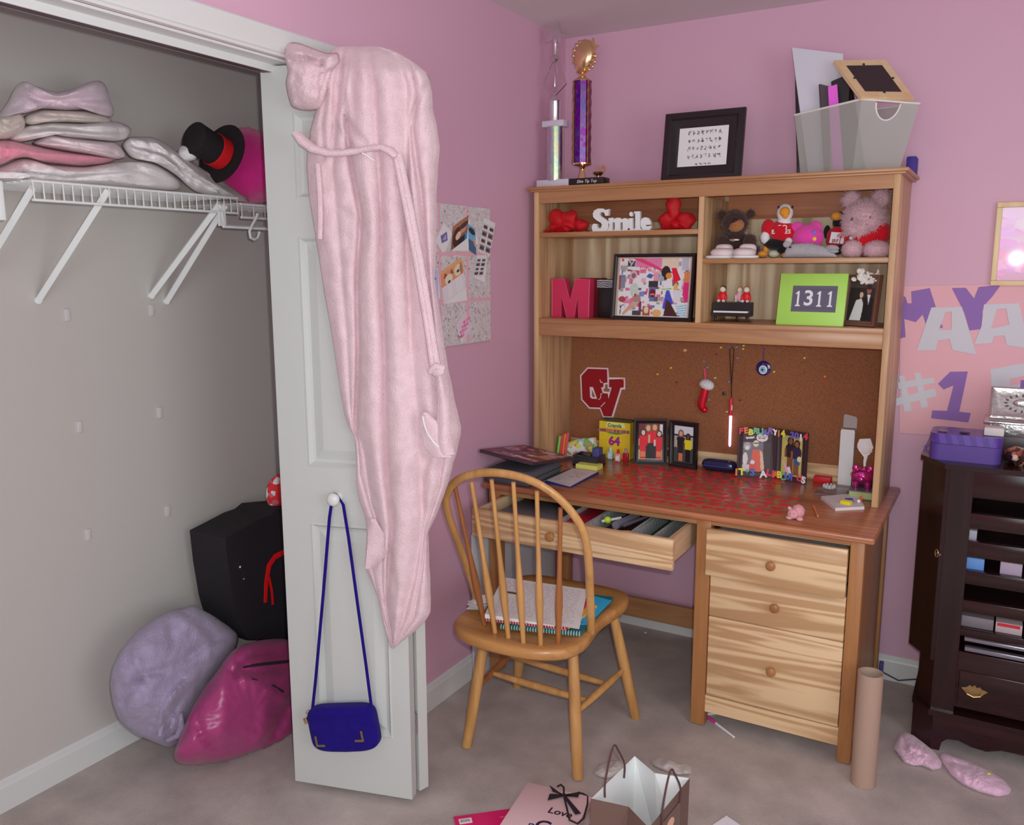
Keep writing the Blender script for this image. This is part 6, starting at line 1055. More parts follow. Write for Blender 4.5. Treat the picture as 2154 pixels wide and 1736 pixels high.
t = thing('paper_flower', 'white crumpled paper flower stuck upright behind the piggy bank', 'paper flower', tuple(pg_+Vector((.002, .01, .07)))); c = Y(1822, 943, -.19); s = mpp(c)
b = MB(); b.tube([pg_+Vector((.002, .01, .0705)), Y(1819, 972, -.19), Y(1822, 958, -.19)], [.004, .005, .007], 8); b.build('stem', C(206, 200, 200, .8), t)
b = MB(); vs = [(1803, 936), (1808, 924), (1831, 923), (1837, 942), (1829, 957), (1817, 962), (1808, 950)]; ppoly(b, vs, -.196, .012); b.ball(Y(1820, 942, -.19), (15*s, .010, 15*s), nz=.35, nf=50); b.build('petals', C(196, 190, 190, .8), t, ang=30)
b = MB(); b.box(1.112, 1.222, -.275, -.125, DZ, .750, .001); b.build('tablet', C(104, 84, 80, .2), label='flat dark tablet under the crystal dish', cat='tablet')
mt_, nt_, bs_ = base_mat('crystal'); MATS['crystal'] = mt_; bs_.inputs['Base Color'].default_value = (.9, .9, .92, 1); bs_.inputs['Roughness'].default_value = .05; bs_.inputs['Alpha'].default_value = .45; bs_.inputs['Specular IOR Level'].default_value = 1
b = MB(); c = Vector((1.150, -.20, .750)); b.lathe([(.008, .001), (.014, .004), (.017, .010), (.013, .009), (.006, .005)], Matrix.Translation(c), 12)
for k in range(9): a = 2*math.pi*k/9; b.ball(c+Vector((.018*math.cos(a), .018*math.sin(a), .012)), (.005, .005, .007), (0, 0, a), 6, 5)
b.build('crystal_dish', 'crystal', smooth=False, label='small faceted crystal dish on the flat dark tablet', cat='dish')
b = MB(); q = [Zp(1757, 1075, DZ), Zp(1818, 1072, DZ), Zp(1800, 1046, DZ)+Vector((0, .02, 0)), Zp(1727, 1050, DZ)]; b.add(q+[p+FZ*.010 for p in q], [(3, 2, 1, 0), (4, 5, 6, 7)]+[(i, (i+1) % 4, 4+(i+1) % 4, 4+i) for i in range(4)]); b.build('gift_card_box', C(190, 182, 184, .6), smooth=False, label='shallow white box with toy bricks on it, near hutch right side', cat='box')
def brick(lb, c, col, nx, ny, rz):
    t = thing('toy_brick', lb, 'toy brick', tuple(c), (0, 0, rz)); P8 = .008; b = MB(); b.box(-nx*P8/2, nx*P8/2, -ny*P8/2, ny*P8/2, 0, .0096, .0004)
    b.build('brick', C(*col, .3), t, L=True)
    for i in range(nx):
        for j in range(ny): b = MB(); b.lathe([(.0025, .0096), (.0025, .0113)], Matrix.Translation(((i-(nx-1)/2)*P8, (j-(ny-1)/2)*P8, 0)), 10); b.build('stud', C(*col, .3), t, L=True)
br0 = Zp(1780, 1060, .753); brick('yellow toy brick on the shallow white box', br0, (226, 184, 36), 4, 3, -.3); brick('blue toy brick behind the yellow one', br0+Vector((.004, .032, 0)), (40, 44, 140), 3, 2, .3)
t = thing('figurine', 'tiny red and white figurine next to the yellow toy brick', 'figurine', tuple(Zp(1806, 1058, .753))); p = Zp(1806, 1058, .753); b = MB(); b.ball(p+FZ*.006, .006); b.build('head', C(206, 196, 196), t); b = MB(); b.lathe([(.006, .010), (.004, .016), (.001, .024)], Matrix.Translation(p+Vector((.006, .003, 0))), 10); b.build('hat', C(176, 50, 40), t)
p = Zp(1672, 1093, DZ); p.y = max(p.y, -.645); t = thing('plush_pig', 'little pink plush piglet near the front edge of the desk', 'stuffed animal', tuple(p)); fleece('piglet', ph(216, 140, 146), .5); s = mpp(p)
b = MB(); b.ball(p+Vector((.004, .022, 14*s)), (13*s, .024, 14*s)); b.fur(500, .004, .0005); b.v = [Vector((q.x, q.y, max(q.z, DZ+.0008))) for q in b.v]; b.build('body', 'piglet', t, ang=80)
b = MB(); b.ball(p+Vector((-.006, -.004, 12*s)), (11*s, .012, 10*s)); b.ball(p+Vector((-.007, -.016, 10*s)), (5*s, .004, 4*s)); b.build('head', 'piglet', t)
for sx in (-1, 1):
    b = MB(); b.ball(p+Vector((-.006+sx*.011, .002, 21*s)), (4*s, .003, 6*s), (0, sx*.6, 0), 10, 8); b.build('ear', 'piglet', t); b = MB(); b.ball(p+Vector((sx*.016, -.008, 4*s)), (7*s, .010, 4*s), nu=12, nv=8); b.build('foot', 'piglet', t)
for sx in (-.006, .005): b = MB(); b.ball(p+Vector((-.006+sx, -.0155, 15*s)), .0013, nu=8, nv=6); b.build('eye', 'frame_black', t)
a0, a1 = Zp(1711, 1065, DZ+.004), Zp(1721, 1088, DZ+.004); d = (a1-a0).normalized(); t = thing('pencil', 'short orange pencil stub lying on the right of the desk', 'pencil', tuple(a0)); b = MB(); b.tube([a0, a1-d*.012], .0035, 6); b.build('barrel', C(196, 110, 50, .4), t, smooth=False); b = MB(); b.tube([a1-d*.012, a1], [.0034, .0005], 6); b.build('tip', C(200, 160, 120), t, smooth=False)
# ------------------------------------------------------------------ inside the open drawer
stripes('zebra', ph(36, 34, 40), ph(206, 204, 206), 95, (0, 1, .25), .5, .45)
stripes('zebra_x', ph(36, 34, 40), ph(206, 204, 206), 95, (1, 0, .25), .5, .45)
def tray(lb, x0, x1, y0, y1, z0, h, inner):
    t = thing('drawer_organizer', lb, 'organizer', ((x0+x1)/2, (y0+y1)/2, z0)); T_ = .003
    for a in (x0, x1-T_): b = MB(); b.box(a, a+T_, y0, y1, z0, z0+h); b.build('side', 'zebra', t, smooth=False)
    for a in (y0, y1-T_): b = MB(); b.box(x0+T_, x1-T_, a, a+T_, z0, z0+h); b.build('end', 'zebra_x', t, smooth=False)
    b = MB(); b.box(x0+T_, x1-T_, y0+T_, y1-T_, z0, z0+.002); b.build('floor', inner, t, smooth=False)
dz = .6215; y0, y1 = -.838, -.43
tray('striped organizer tray with a red folder, left in the open drawer', .375, .475, y0, y1, dz, .055, C(150, 20, 40))
tray('striped organizer tray full of pens, middle of the open drawer', .480, .640, y0, y1, dz, .055, C(60, 40, 40))
tray('striped organizer tray lined in green, right of the pens', .645, .715, y0, y1, dz, .05, C(34, 66, 40))
tray('narrow striped organizer tray at the right end of the drawer', .720, .780, y0, y1, dz, .055, C(60, 50, 80))
b = MB(); b.box(.105, .36, -.836, -.50, dz, dz+.035, .003); b.build('folder', C(96, 92, 98, .6), label='grey folder filling the left end of the open drawer', cat='folder')
b = MB(); b.box(.381, .470, -.78, -.46, dz+.004, dz+.040, .002); b.build('notepad', C(150, 26, 46, .5), label='red notepad in the left organizer tray', cat='notepad')
for k, (xa, ya, xb2, yb2, cc, rad, lb) in enumerate([(.50, -.80, .62, -.74, (230, 130, 50), .006, 'orange pen across the pens tray'), (.55, -.70, .57, -.56, (120, 116, 130), .014, 'clear grey tube in the pens tray'), (.49, -.81, .60, -.82, (206, 200, 206), .005, 'white pen along the front of the pens tray'), (.50, -.70, .545, -.64, (230, 230, 236), .005, 'white marker at the back of the pens tray'), (.59, -.72, .625, -.58, (90, 76, 90), .006, 'dark grey pen at the right of the tray')]):
    b = MB(); z = dz+.035+.004*k; b.tube([Vector((xa, ya, z)), Vector((xb2, yb2, z+.003))], rad, 8); b.build('pen', C(*cc, .35), label=lb, cat='pen')
b = MB(); b.ball((.515, -.685, dz+.05), .0125); b.build('ball', C(170, 206, 50, .5), label='lime green ball in the pens tray', cat='ball')
b = MB(); b.ball((.545, -.76, dz+.022), (.045, .03, .018), nz=.4, nf=40); b.build('hair_clips', C(170, 110, 40, .35), label='brown heap of clips in the pens tray', cat='clips', kind='stuff')
b = MB(); b.ball((.672, -.70, dz+.012), (.009, .009, .008)); b.build('ball', C(216, 214, 216, .5), label='small white ball in the green lined tray', cat='ball')
b = MB(); b.box(.885, 1.275, -.60, -.25, .60, .690, .002); b.build('papers', C(90, 88, 92, .7), label='grey stack of papers in the top pedestal drawer', cat='papers')
# ------------------------------------------------------------------ papers and notebooks on the chair
def book(lb, q, z0, z1, mat, cat='notebook', name='notebook', spiral=None):
    t = thing(name, lb, cat, tuple(sum((Vector(p) for p in q), Vector())/4*1.0)); q = [Vector((p[0], p[1], 0)) for p in q]; b = MB(); b.add([p+FZ*z0 for p in q]+[p+FZ*z1 for p in q], [(3, 2, 1, 0), (4, 5, 6, 7)]+[(i, (i+1) % 4, 4+(i+1) % 4, 4+i) for i in range(4)]); b.build('cover' if cat == 'notebook' else 'sheets', mat, t, smooth=False)
    if spiral:
        b = MB(); p0, p1 = q[spiral[0]], q[spiral[1]]; n = 30
        for k in range(n): c = p0.lerp(p1, (k+.5)/n)+FZ*(z0+z1)/2; e = (p1-p0).normalized().cross(FZ); rr = max(.005, (z1-z0)*.75); b.tube([c+e*rr*math.cos(a)+FZ*rr*math.sin(a)+FZ*.001 for a in [j*math.pi/4 for j in range(8)]], .0010, 5, closed=True)
        b.build('spiral_wire', 'wire_white', t, kind='stuff')
    return t
z0 = SZc+.0006
def Q(px, z): return [tuple(Zp(u, v, z)) for u, v in px]
book('teal notebook at the bottom of the pile on the chair seat', Q([(1052, 1322), (1222, 1338), (1290, 1262), (1100, 1240)], z0), z0, z0+.010, C(24, 96, 100, .5), spiral=(0, 1))
book('bright blue folder showing at the right of the chair pile', Q([(1180, 1322), (1236, 1322), (1286, 1272), (1240, 1260)], z0), z0+.011, z0+.014, C(40, 150, 196, .5), 'folder', 'folder')
book('yellow orange notebook in the middle of the chair pile', Q([(1058, 1308), (1196, 1324), (1256, 1278), (1090, 1240)], z0+.014), z0+.0145, z0+.020, C(220, 160, 60, .5))
book('crimson spiral notebook near the top of the chair pile', Q([(1022, 1306), (1192, 1326), (1246, 1262), (1060, 1226)], z0+.020), z0+.021, z0+.032, C(176, 22, 66, .5), spiral=(0, 1))
q = Q([(1020, 1300), (1166, 1318), (1236, 1248), (1058, 1222)], z0+.034); t = book('stack of loose white printed sheets on top of the chair pile', q, z0+.033, z0+.046, C(206, 200, 206, .8), 'papers', 'papers')
cv = Cv(80, 60, (212, 206, 212)); rc = random.Random(3)
for row in range(17):
    y = .08+row*.05; x = .08
    while x < .9: w_ = rc.uniform(.02, .08); cv.rect(x, y, min(.92, x+w_), y+.016, (170, 164, 172)); x += w_+.02
cv.rect(.1, .38, .3, .52, (206, 220, 180)); cv.rect(.12, .36, .28, .42, (60, 56, 60)); qv = [Vector(p) for p in q]; dzv = FZ*.0005
cv.pic('printed_page', qv[3]+FZ*(z0+.0465-qv[3].z), qv[2]-qv[3], qv[0]-qv[3], 'picture', t)
b = MB(); c = Zp(1012, 1278, z0); rc = random.Random(7)
for k in range(7):
    p = Vector((c.x+rc.uniform(-.01, .03), c.y+rc.uniform(-.03, .03), z0+.012+.003*k)); a = rc.uniform(-.5, .5); b.fbox(p, (math.cos(a), math.sin(a), .1), (-math.sin(a), math.cos(a), .05), (0, 0, 1), -.03, .03, -.025, .025, -.0004, .0004)
b.build('torn_pages', C(206, 200, 204, .8), smooth=False, label='ragged torn pages at the left side of the chair pile', cat='papers', kind='stuff')
b = MB(); b.box(.016, .022, -.775, -.11, .0005, .565, .0006); b.build('poster_board', C(170, 168, 172, .6), label='white poster board leaning on the pink wall under the desk', cat='board')
# ------------------------------------------------------------------ left wall memo board with photos
plain('ribbon_pink', ph(204, 150, 162), .5)
XW = .010
def W(u, v, x=XW): return at(u, v, 'x', x)
t = thing('memo_board', 'newspaper covered memo board with pink ribbons on the pink left wall', 'memo board', (.005, -.80, 1.5))
yl, yr = -.985, -.617; ztp, zbt = 1.735, 1.262
b = MB(); b.box(.0005, XW, yl, yr, zbt, ztp, .002); b.build('board', C(176, 170, 174, .8), t)
cv = Cv(110, 140, (182, 176, 178)); rc = random.Random(9)
for _ in range(900):
    x, y = rc.random(), rc.random(); a = rc.uniform(0, 6.3); l = rc.uniform(.008, .03); cv.line(x, y, x+l*math.cos(a), y+l*math.sin(a)*.8, .006, rc.choice([(206, 202, 204), (206, 202, 204), (140, 132, 136), (160, 150, 152), (170, 140, 140), (196, 190, 180), (120, 112, 120)]))
cv.grain(8).pic('newspaper_cover', (XW+.0008, yl+.002, ztp-.002), (0, yr-yl-.004, 0), (0, 0, zbt-ztp+.004), 'picture', t)
for u in (924.5, 982.5): y = W(u, 580).y; b = MB(); b.box(XW+.001, XW+.0022, y-.0055, y+.0055, zbt, ztp); b.build('ribbon', 'ribbon_pink', t, smooth=False)
for v in (534, 632): z = W(980, v).z; b = MB(); b.box(XW+.0012, XW+.0026, yl, yr, z-.0055, z+.0055); b.build('ribbon', 'ribbon_pink', t, smooth=False)
def wall_photo(name, label, quad_, cv, x=XW+.0032):
    q = [W(u, v, x) for u, v in quad_]; b = MB(); n = Vector((.0006, 0, 0)); b.add(q+[p-n for p in q], [(0, 3, 2, 1), (4, 5, 6, 7)]+[(i, (i+1) % 4, 4+(i+1) % 4, 4+i) for i in range(4)]); o = b.build(name, C(214, 208, 212, .4), smooth=False, label=label, cat='photo', group='photos tucked into the memo board'); cv.pic('print', q[0]+n*.6, q[1]-q[0], q[3]-q[0], 'picture', o); return o
cv = Cv(44, 60, (120, 84, 70)); cv.rect(0, 0, 1, .2, (150, 100, 74)); cv.ell(.34, .6, .26, .4, (60, 34, 30)); cv.ell(.42, .58, .17, .16, (216, 170, 150)); cv.ell(.72, .42, .2, .18, (176, 130, 116)); cv.ell(.72, .3, .26, .12, (70, 46, 44)); cv.rect(.4, .74, 1, 1, (34, 30, 40)); cv.rect(.85, .7, 1, 1, (50, 120, 160))
wall_photo('photo_print', 'selfie photo of a long haired person near the top of the memo board', [(952, 477), (986, 452), (998, 528), (948, 528)], cv)
cv = Cv(20, 36, (96, 150, 186)); cv.rect(0, .55, 1, 1, (60, 90, 120)); cv.ell(.5, .2, .4, .12, (40, 34, 36)); cv.ell(.9, .55, .2, .15, (200, 140, 110)); wall_photo('photo_print', 'blue toned photo peeking right of the selfie on the memo board', [(984, 470), (1000, 482), (1006, 512), (986, 526)], cv, XW+.004)
cv = Cv(36, 50, (208, 204, 206)); cv.poly([(.5, .18), (.82, .45), (.5, .8), (.2, .6)], (96, 88, 140)); cv.poly([(.5, .3), (.7, .48), (.45, .66)], (150, 146, 180)); wall_photo('photo_print', 'white bordered purple photo at the upper left of the memo board', [(933, 468), (952, 492), (932, 532), (916, 508)], cv)
def strip(label, q):
    cv = Cv(36, 90, (206, 200, 204))
    for k in range(4):
        for j in range(2): x0, y0 = .06+.5*j, .14+.2*k; cv.rect(x0, y0, x0+.4, y0+.17, (120, 124, 140) if k % 2 else (170, 176, 180)); cv.ell(x0+.14, y0+.1, .09, .05, (70, 44, 40)); cv.ell(x0+.28, y0+.1, .09, .05, (90, 56, 48))
    for j in range(4): cv.rect(.1+.2*j, .95, .2+.2*j, .98, (200, 150, 120))
    wall_photo('photo_strip', label, q, cv, XW+.004)
strip('photo booth strip sticking out at the upper right of the memo board', [(1018, 458), (1042, 470), (1026, 532), (1005, 530)]); strip('photo booth strip in the middle right of the memo board', [(1004, 537), (1024, 537), (1020, 596), (995, 583)])
cv = Cv(50, 76, (206, 130, 96)); cv.rect(0, 0, 1, .12, (196, 150, 100)); cv.rect(0, .5, 1, 1, (200, 188, 196)); cv.poly([(.12, .28), (.2, .12), (.32, .26)], (130, 60, 60)); cv.poly([(.42, .26), (.5, .12), (.56, .3)], (130, 60, 60)); cv.ell(.34, .38, .16, .15, (206, 190, 170)); cv.ell(.34, .46, .06, .04, (40, 36, 40)); cv.ell(.76, .3, .17, .17, (206, 190, 160)); cv.ell(.76, .33, .06, .04, (40, 36, 40)); cv.ell(.9, .32, .06, .16, (150, 110, 80)); cv.rect(.24, .55, .42, .95, (214, 204, 210)); cv.rect(.6, .5, .9, .95, (214, 206, 212))
wall_photo('postcard', 'orange postcard of two dogs in the middle of the memo board', [(925, 573), (971, 541), (983, 632), (934, 640)], cv)
cv = Cv(30, 50, (168, 166, 200)); cv.rect(.3, .3, .7, .34, (60, 50, 90)); cv.rect(.3, .5, .5, .8, (40, 34, 50)); wall_photo('photo_print', 'lavender card at the left of the memo board beside the robe', [(905, 555), (922, 570), (926, 628), (905, 625)], cv)
cv = Cv(40, 44, (214, 176, 190)); o = wall_photo('note_card', 'pink handwritten note at the bottom of the memo board', [(978, 655), (993, 690), (971, 724), (959, 683)], cv, XW+.004)
ux = (W(993, 690)-W(978, 655)).normalized(); q0 = W(976, 690, XW+.0052)
for k, s_ in enumerate(('BE YOU', 'THINGS', 'WITH A', 'SMILE')):
    p = W(982-k*3.6, 674+k*11, XW+.0054); xx = (W(990, 676+k*10)-W(972, 690+k*10)).normalized(); text_mb(s_, .0135, frame_m(p, xx, FZ), .0002, .0003).build('lettering', C(206, 90, 140), o, smooth=False)
# ------------------------------------------------------------------ poster and framed picture on the back wall
YP = -.004
t = thing('wall_poster', 'pink poster with purple and grey cut out letters behind the purple case', 'poster', (1.6, YP, 1.2))
pA = [(1894, 607), (1898, 602), (2240, 596), (2240, 950), (1960, 915), (1892, 911)]
b = MB(); ppoly(b, pA, YP, .002); b.build('poster_sheet', C(202, 150, 158, .6), t, smooth=False)
K = 1/2.895
LET = [('M', 'lp', [(222, 617), (335, 597), (372, 712), (345, 718), (345, 790), (318, 838), (292, 758), (250, 805), (180, 785), (188, 895), (152, 905), (165, 640), (188, 652), (200, 690), (225, 690)]), ('M', 'lp', [(398, 797), (416, 838), (383, 840)]),
 ('Y', 'lp', [(470, 597), (555, 595), (605, 660), (633, 590), (768, 578), (715, 650), (668, 700), (655, 740), (663, 845), (578, 855), (545, 745)]),
 ('#', 'lg', [(148, 1132), (178, 1126), (225, 1345), (180, 1352)]), ('#', 'lg', [(240, 1112), (276, 1114), (326, 1322), (283, 1328)]), ('#', 'lg', [(140, 1172), (358, 1142), (364, 1176), (145, 1212)]), ('#', 'lg', [(130, 1268), (366, 1208), (376, 1256), (130, 1314)]),
 ('1', 'lp', [(460, 1107), (567, 1105), (515, 1350), (585, 1358), (570, 1415), (343, 1390), (350, 1342), (440, 1345), (480, 1190), (420, 1215), (385, 1180)]),
 ('F', 'lg', [(705, 1092), (960, 1045), (960, 1120), (825, 1150), (822, 1190), (940, 1170), (940, 1240), (715, 1260)]), ('E', 'lp', [(890, 1158), (990, 1150), (985, 1260), (880, 1260)])]
MATS['lp'] = MATS[C(122, 88, 152, .6)]; MATS['lg'] = MATS[C(178, 176, 184, .6)]
for i, (nm, mt__, pl) in enumerate(LET): b = MB(); ppoly(b, pl, YP-.0012-.0002*(i % 4), .001, (1840, 400), K); b.build('letter', mt__, t, smooth=False)
def ring_letter(outer, inner, y):      # letter with a hole, as a strip between two loops of equal length
    n = len(outer); q = [Y(u*K+1840, v*K+400, y) for u, v in outer]+[Y(u*K+1840, v*K+400, y) for u, v in inner]; b = MB(); d = Vector((0, .001, 0)); b.add(q+[p+d for p in q], [(i, (i+1) % n, n+(i+1) % n, n+i) for i in range(n)]+[(2*n+i, 3*n+i, 3*n+(i+1) % n, 2*n+(i+1) % n) for i in range(n)]+[((i+1) % n, i, 2*n+i, 2*n+(i+1) % n) for i in range(n)]); return b
ring_letter([(345, 715), (440, 713), (530, 710), (575, 858), (620, 1003), (475, 975), (455, 905), (385, 915), (370, 975), (255, 978), (300, 846)], [(430, 745), (449, 742), (468, 740), (468, 795), (468, 850), (440, 852), (420, 852), (400, 852), (390, 850), (405, 815), (418, 780)], YP-.0026).build('letter', 'lg', t, smooth=False)
ring_letter([(665, 697), (772, 692), (880, 688), (909, 824), (935, 965), (805, 945), (790, 885), (725, 890), (715, 930), (605, 940), (650, 830)], [(745, 725), (772, 722), (800, 720), (810, 770), (820, 820), (790, 828), (765, 832), (735, 838), (710, 842), (722, 800), (733, 762)], YP-.0024).build('letter', 'lg', t, smooth=False)
t = thing('wall_picture', 'framed pink watercolour in pale wooden frame at the right edge', 'picture', (1.75, -.01, 1.6))
x0, z0 = Y(2084, 600, -.015).x-.002, Y(2084, 601, -.015).z; x1 = x0+.36; z1 = Y(2092, 426, -.015).z; fw = .017
b = MB()
for a in ((x0, x1, z0, z0+fw), (x0, x1, z1-fw, z1), (x0, x0+fw, z0+fw, z1-fw), (x1-fw, x1, z0+fw, z1-fw)): b.box(a[0], a[1], -.020, -.0015, a[2], a[3], .003)
b.build('frame', 'post_z', t); cv = Cv(90, 80, (206, 120, 170)); rc = random.Random(6)
for _ in range(140): x, y = rc.random(), rc.random(); col = (214-40*y+rc.uniform(-14, 14), 176-100*y+rc.uniform(-16, 16), 206-60*y+rc.uniform(-14, 14)); cv.ell(x, y, rc.uniform(.04, .16), rc.uniform(.03, .1), col)
cv.line(.30, .2, .34, .05, .014, (90, 140, 190)); cv.line(.34, .05, .39, .17, .014, (90, 140, 190)); cv.line(.39, .17, .45, .05, .014, (90, 140, 190)); cv.line(.45, .05, .49, .21, .014, (90, 140, 190))
cv.pic('watercolour', (x0+fw, -.0075, z1-fw), (x1-x0-2*fw, 0, 0), (0, 0, -(z1-z0-2*fw)), 'glazed_picture', t)
# ------------------------------------------------------------------ dark cabinet on the right
wood('mahogany_z', ph(24, 12, 13), ph(36, 17, 17), 'z', .2); wood('mahogany_x', ph(28, 13, 13), ph(42, 19, 18), 'x', .2)
cab = thing('cabinet', 'dark mahogany cabinet with open shelves and brass handles at right', 'cabinet', (1.79, -.23, 0))
X1 = 2.08; CYF = -.444
b = MB(); b.prism([(1.49, -.03), (1.49, -.385), (1.535, -.440), (1.60, -.440), (1.60, -.03)], (0, 0, .135), FX, (0, 1, 0), (0, 0, .787)); b.build('left_stile', 'mahogany_z', cab, ang=20)
b = MB(); b.box(X1-.065, X1, CYF+.004, -.03, .135, .922); b.build('right_stile', 'mahogany_z', cab, smooth=False)
b = MB(); b.box(1.60, X1-.065, -.045, -.03, .135, .922); b.build('back_panel', 'mahogany_x', cab, smooth=False)
for za, zb_ in ((.838, .922), (.742, .789), (.653, .701), (.565, .607), (.477, .513), (.397, .420)):
    b = MB(); b.box(1.60, X1-.065, CYF+.004, CYF+.022, za, zb_, .001); b.build('front_rail', 'mahogany_x', cab)
for z in (.78, .69, .60, .505, .413, .34): b = MB(); b.box(1.60, X1-.065, CYF+.022, -.045, z-.006, z); b.build('shelf', 'mahogany_x', cab, smooth=False)
b = MB(); b.box(1.615, X1-.08, CYF-.004, CYF+.02, .352, .366, .003); b.build('silver_rail', C(120, 116, 126, .15, metal=.6), cab); b = MB(); b.box(1.612, X1-.08, CYF-.004, CYF+.02, .384, .396, .003); b.build('silver_rail', C(120, 116, 126, .15, metal=.6), cab)
b = MB(); b.box(1.60, X1-.065, CYF+.003, CYF+.02, .16, .345, .002); b.build('drawer', 'mahogany_x', cab)
dr = COL.objects['drawer.004'] if 'drawer.004' in COL.objects else None
b = MB(); b.box(1.607, X1-.07, CYF-.001, CYF+.01, .165, .285, .004); b.build('drawer_face', 'mahogany_x', cab)
for hx in (1.632+.02, 1.90):
    zc = .225; b = MB(); pl = [(-.036, .006), (-.022, .010), (-.014, .018), (-.006, .014), (0, .022), (.006, .014), (.014, .018), (.022, .010), (.036, .006), (.026, -.004), (.018, -.014), (0, -.018), (-.018, -.014), (-.026, -.004)]; b.prism(pl, (hx, CYF-.0035, zc), FX, FZ, (0, .0022, 0)); b.tube([Vector((hx-.02, CYF-.004, zc+.002)), Vector((hx-.018, CYF-.012, zc-.008)), Vector((hx, CYF-.014, zc-.013)), Vector((hx+.018, CYF-.012, zc-.008)), Vector((hx+.02, CYF-.004, zc+.002))], .0026, 8); b.build('brass_handle', C(150, 124, 84, .3, metal=.8), cab, ang=20)
b = MB(); b.prism([(1.478, -.025), (1.478, -.388), (1.530, -.450), (X1+.01, -.450), (X1+.01, -.025)], (0, 0, .118), FX, (0, 1, 0), (0, 0, .018)); b.build('base_moulding', 'mahogany_x', cab, ang=20)
b = MB(); ap = [(1.545, .0), (1.545, .118), (X1, .118), (X1, 0), (2.02, 0), (1.99, .03), (1.94, .045), (1.88, .04), (1.84, .05), (1.79, .052), (1.74, .05), (1.70, .035), (1.66, .038), (1.62, .050), (1.59, .046), (1.575, .030), (1.57, 0)]; b.prism(ap, (0, CYF-.002, .002), FX, FZ, (0, .02, 0)); b.build('apron', 'mahogany_x', cab, smooth=False)
b = MB(); b.prism([(1.483, -.03), (1.483, -.395), (1.545, -.4455), (1.56, -.43), (1.505, -.385), (1.505, -.03)], (0, 0, .002), FX, (0, 1, 0), (0, 0, .116)); b.build('side_base', 'mahogany_x', cab, ang=20)
b = MB(); b.prism([(1.445, -.02), (1.445, -.352), (1.520, -.462), (X1+.02, -.462), (X1+.02, -.02)], (0, 0, .922), FX, (0, 1, 0), (0, 0, .016)); b.build('top', 'mahogany_x', cab, ang=20)
b = MB(); zb1, zb2 = .300, .919; sd_ = [(1.452, -.03), (1.452, -.344), (1.523, -.4445), (1.5345, -.4405), (1.489, -.384), (1.489, -.03)]; b.prism(sd_, (0, 0, zb1), FX, (0, 1, 0), (0, 0, zb2-zb1)); od = b.build('side_door', 'mahogany_z', cab, ang=20)
kp = onp(1973, 1164, (1.452, -.344, .6), (-.1005, -.071, 0)); kn = Vector((-.1005, -.071, 0)).normalized(); kt = Vector((.071, -.1005, 0)).normalized()
b = MB(); b.tube([kp+kn*.004+kt*.008*math.cos(a)+FZ*.012*math.sin(a) for a in [k*math.pi/8 for k in range(16)]], .0018, 6, closed=True); b.fbox(kp, kt, kn, FZ, -.001, .016, 0, .006, -.0025, .0025); b.build('key', C(140, 116, 90, .3, metal=.7), od)
for (u0, v0, u1, v1, col, lb, zs) in ((2030, 1172, 2070, 1192, (90, 130, 190), 'blue folded item on the third cabinet shelf', .600), (2105, 1182, 2150, 1202, (160, 140, 160), 'pale card with red marks on the third cabinet shelf', .600), (2030, 1114, 2055, 1124, (150, 146, 156), 'pale paper corner on the second cabinet shelf', .690), (2012, 1292, 2090, 1314, (110, 100, 106), 'grey box on the lowest open cabinet shelf', .413), (2095, 1308, 2150, 1330, (170, 150, 156), 'white and red box on the lowest open cabinet shelf', .413)):
    x0, x1 = Y(u0, v0, -.40).x, Y(u1, v1, -.40).x; z1 = max(zs+.012, Y(u0, v0, -.40).z); b = MB(); b.box(x0, x1, -.40, -.25, zs+.0005, z1, .001); o = b.build('keepsake_box', C(*col), label=lb, cat='box')
    if 'red' in lb and 'box' in lb: b = MB(); b.box(x0+.004, x1-.006, -.4008, -.40, z1-.012, z1-.002); b.build('red_band', C(176, 40, 40), o, smooth=False)
# things on the cabinet
CT = .938
pc_ = thing('carry_case', 'purple hard case with rounded corners on the dark cabinet', 'case', (1.6, -.3, CT)); pa, pb = Y(1953, 968, -.40), Y(2105, 980, -.40); zt = Y(2030, 905, -.33).z-.004
stripes('purple_crush', ph(70, 48, 116), ph(82, 58, 134), 30, (1, 0, .3), .3)
def rrect(x0, x1, y0, y1, r, n=5):
    P = []
    for cx, cy, a0 in ((x1-r, y1-r, 0), (x0+r, y1-r, 90), (x0+r, y0+r, 180), (x1-r, y0+r, 270)): P += [(cx+r*math.cos(R(a0+90*k/n)), cy+r*math.sin(R(a0+90*k/n))) for k in range(n+1)]
    return P
x0, x1 = pa.x, pb.x; y0, y1 = -.41, -.27; h = zt-CT
rr_ = rrect(x0, x1, y0, y1, .028)
b = MB(); b.prism(rr_, (0, 0, CT), FX, (0, 1, 0), (0, 0, h*.62)); b.build('case_base', C(70, 48, 116, .55), pc_, ang=30); b = MB(); b.prism(rrect(x0-.001, x1+.001, y0-.001, y1+.001, .028), (0, 0, CT+h*.635), FX, (0, 1, 0), (0, 0, h*.365)); b.build('case_lid', 'purple_crush', pc_, ang=30)
b = MB(); b.tube([Vector((x0-.001, -.36, CT+.035)), Vector((x0-.013, -.36, CT+.030)), Vector((x0-.014, -.36, CT+.014)), Vector((x0-.001, -.36, CT+.012))], .004, 6); b.build('clasp', C(76, 54, 120, .4), pc_)
for u, v, cc in ((1983, 906, (120, 90, 110)), (2030, 908, (60, 36, 60))): p = Y(u, v, -.36); b = MB(); b.ball((p.x, -.37, zt+.0035), (.016, .012, .0034)); b.build('trinket', C(*cc, .3), label='small brown trinket on the left of the purple case' if u < 2000 else 'small dark trinket near the middle of the purple case', cat='trinket')
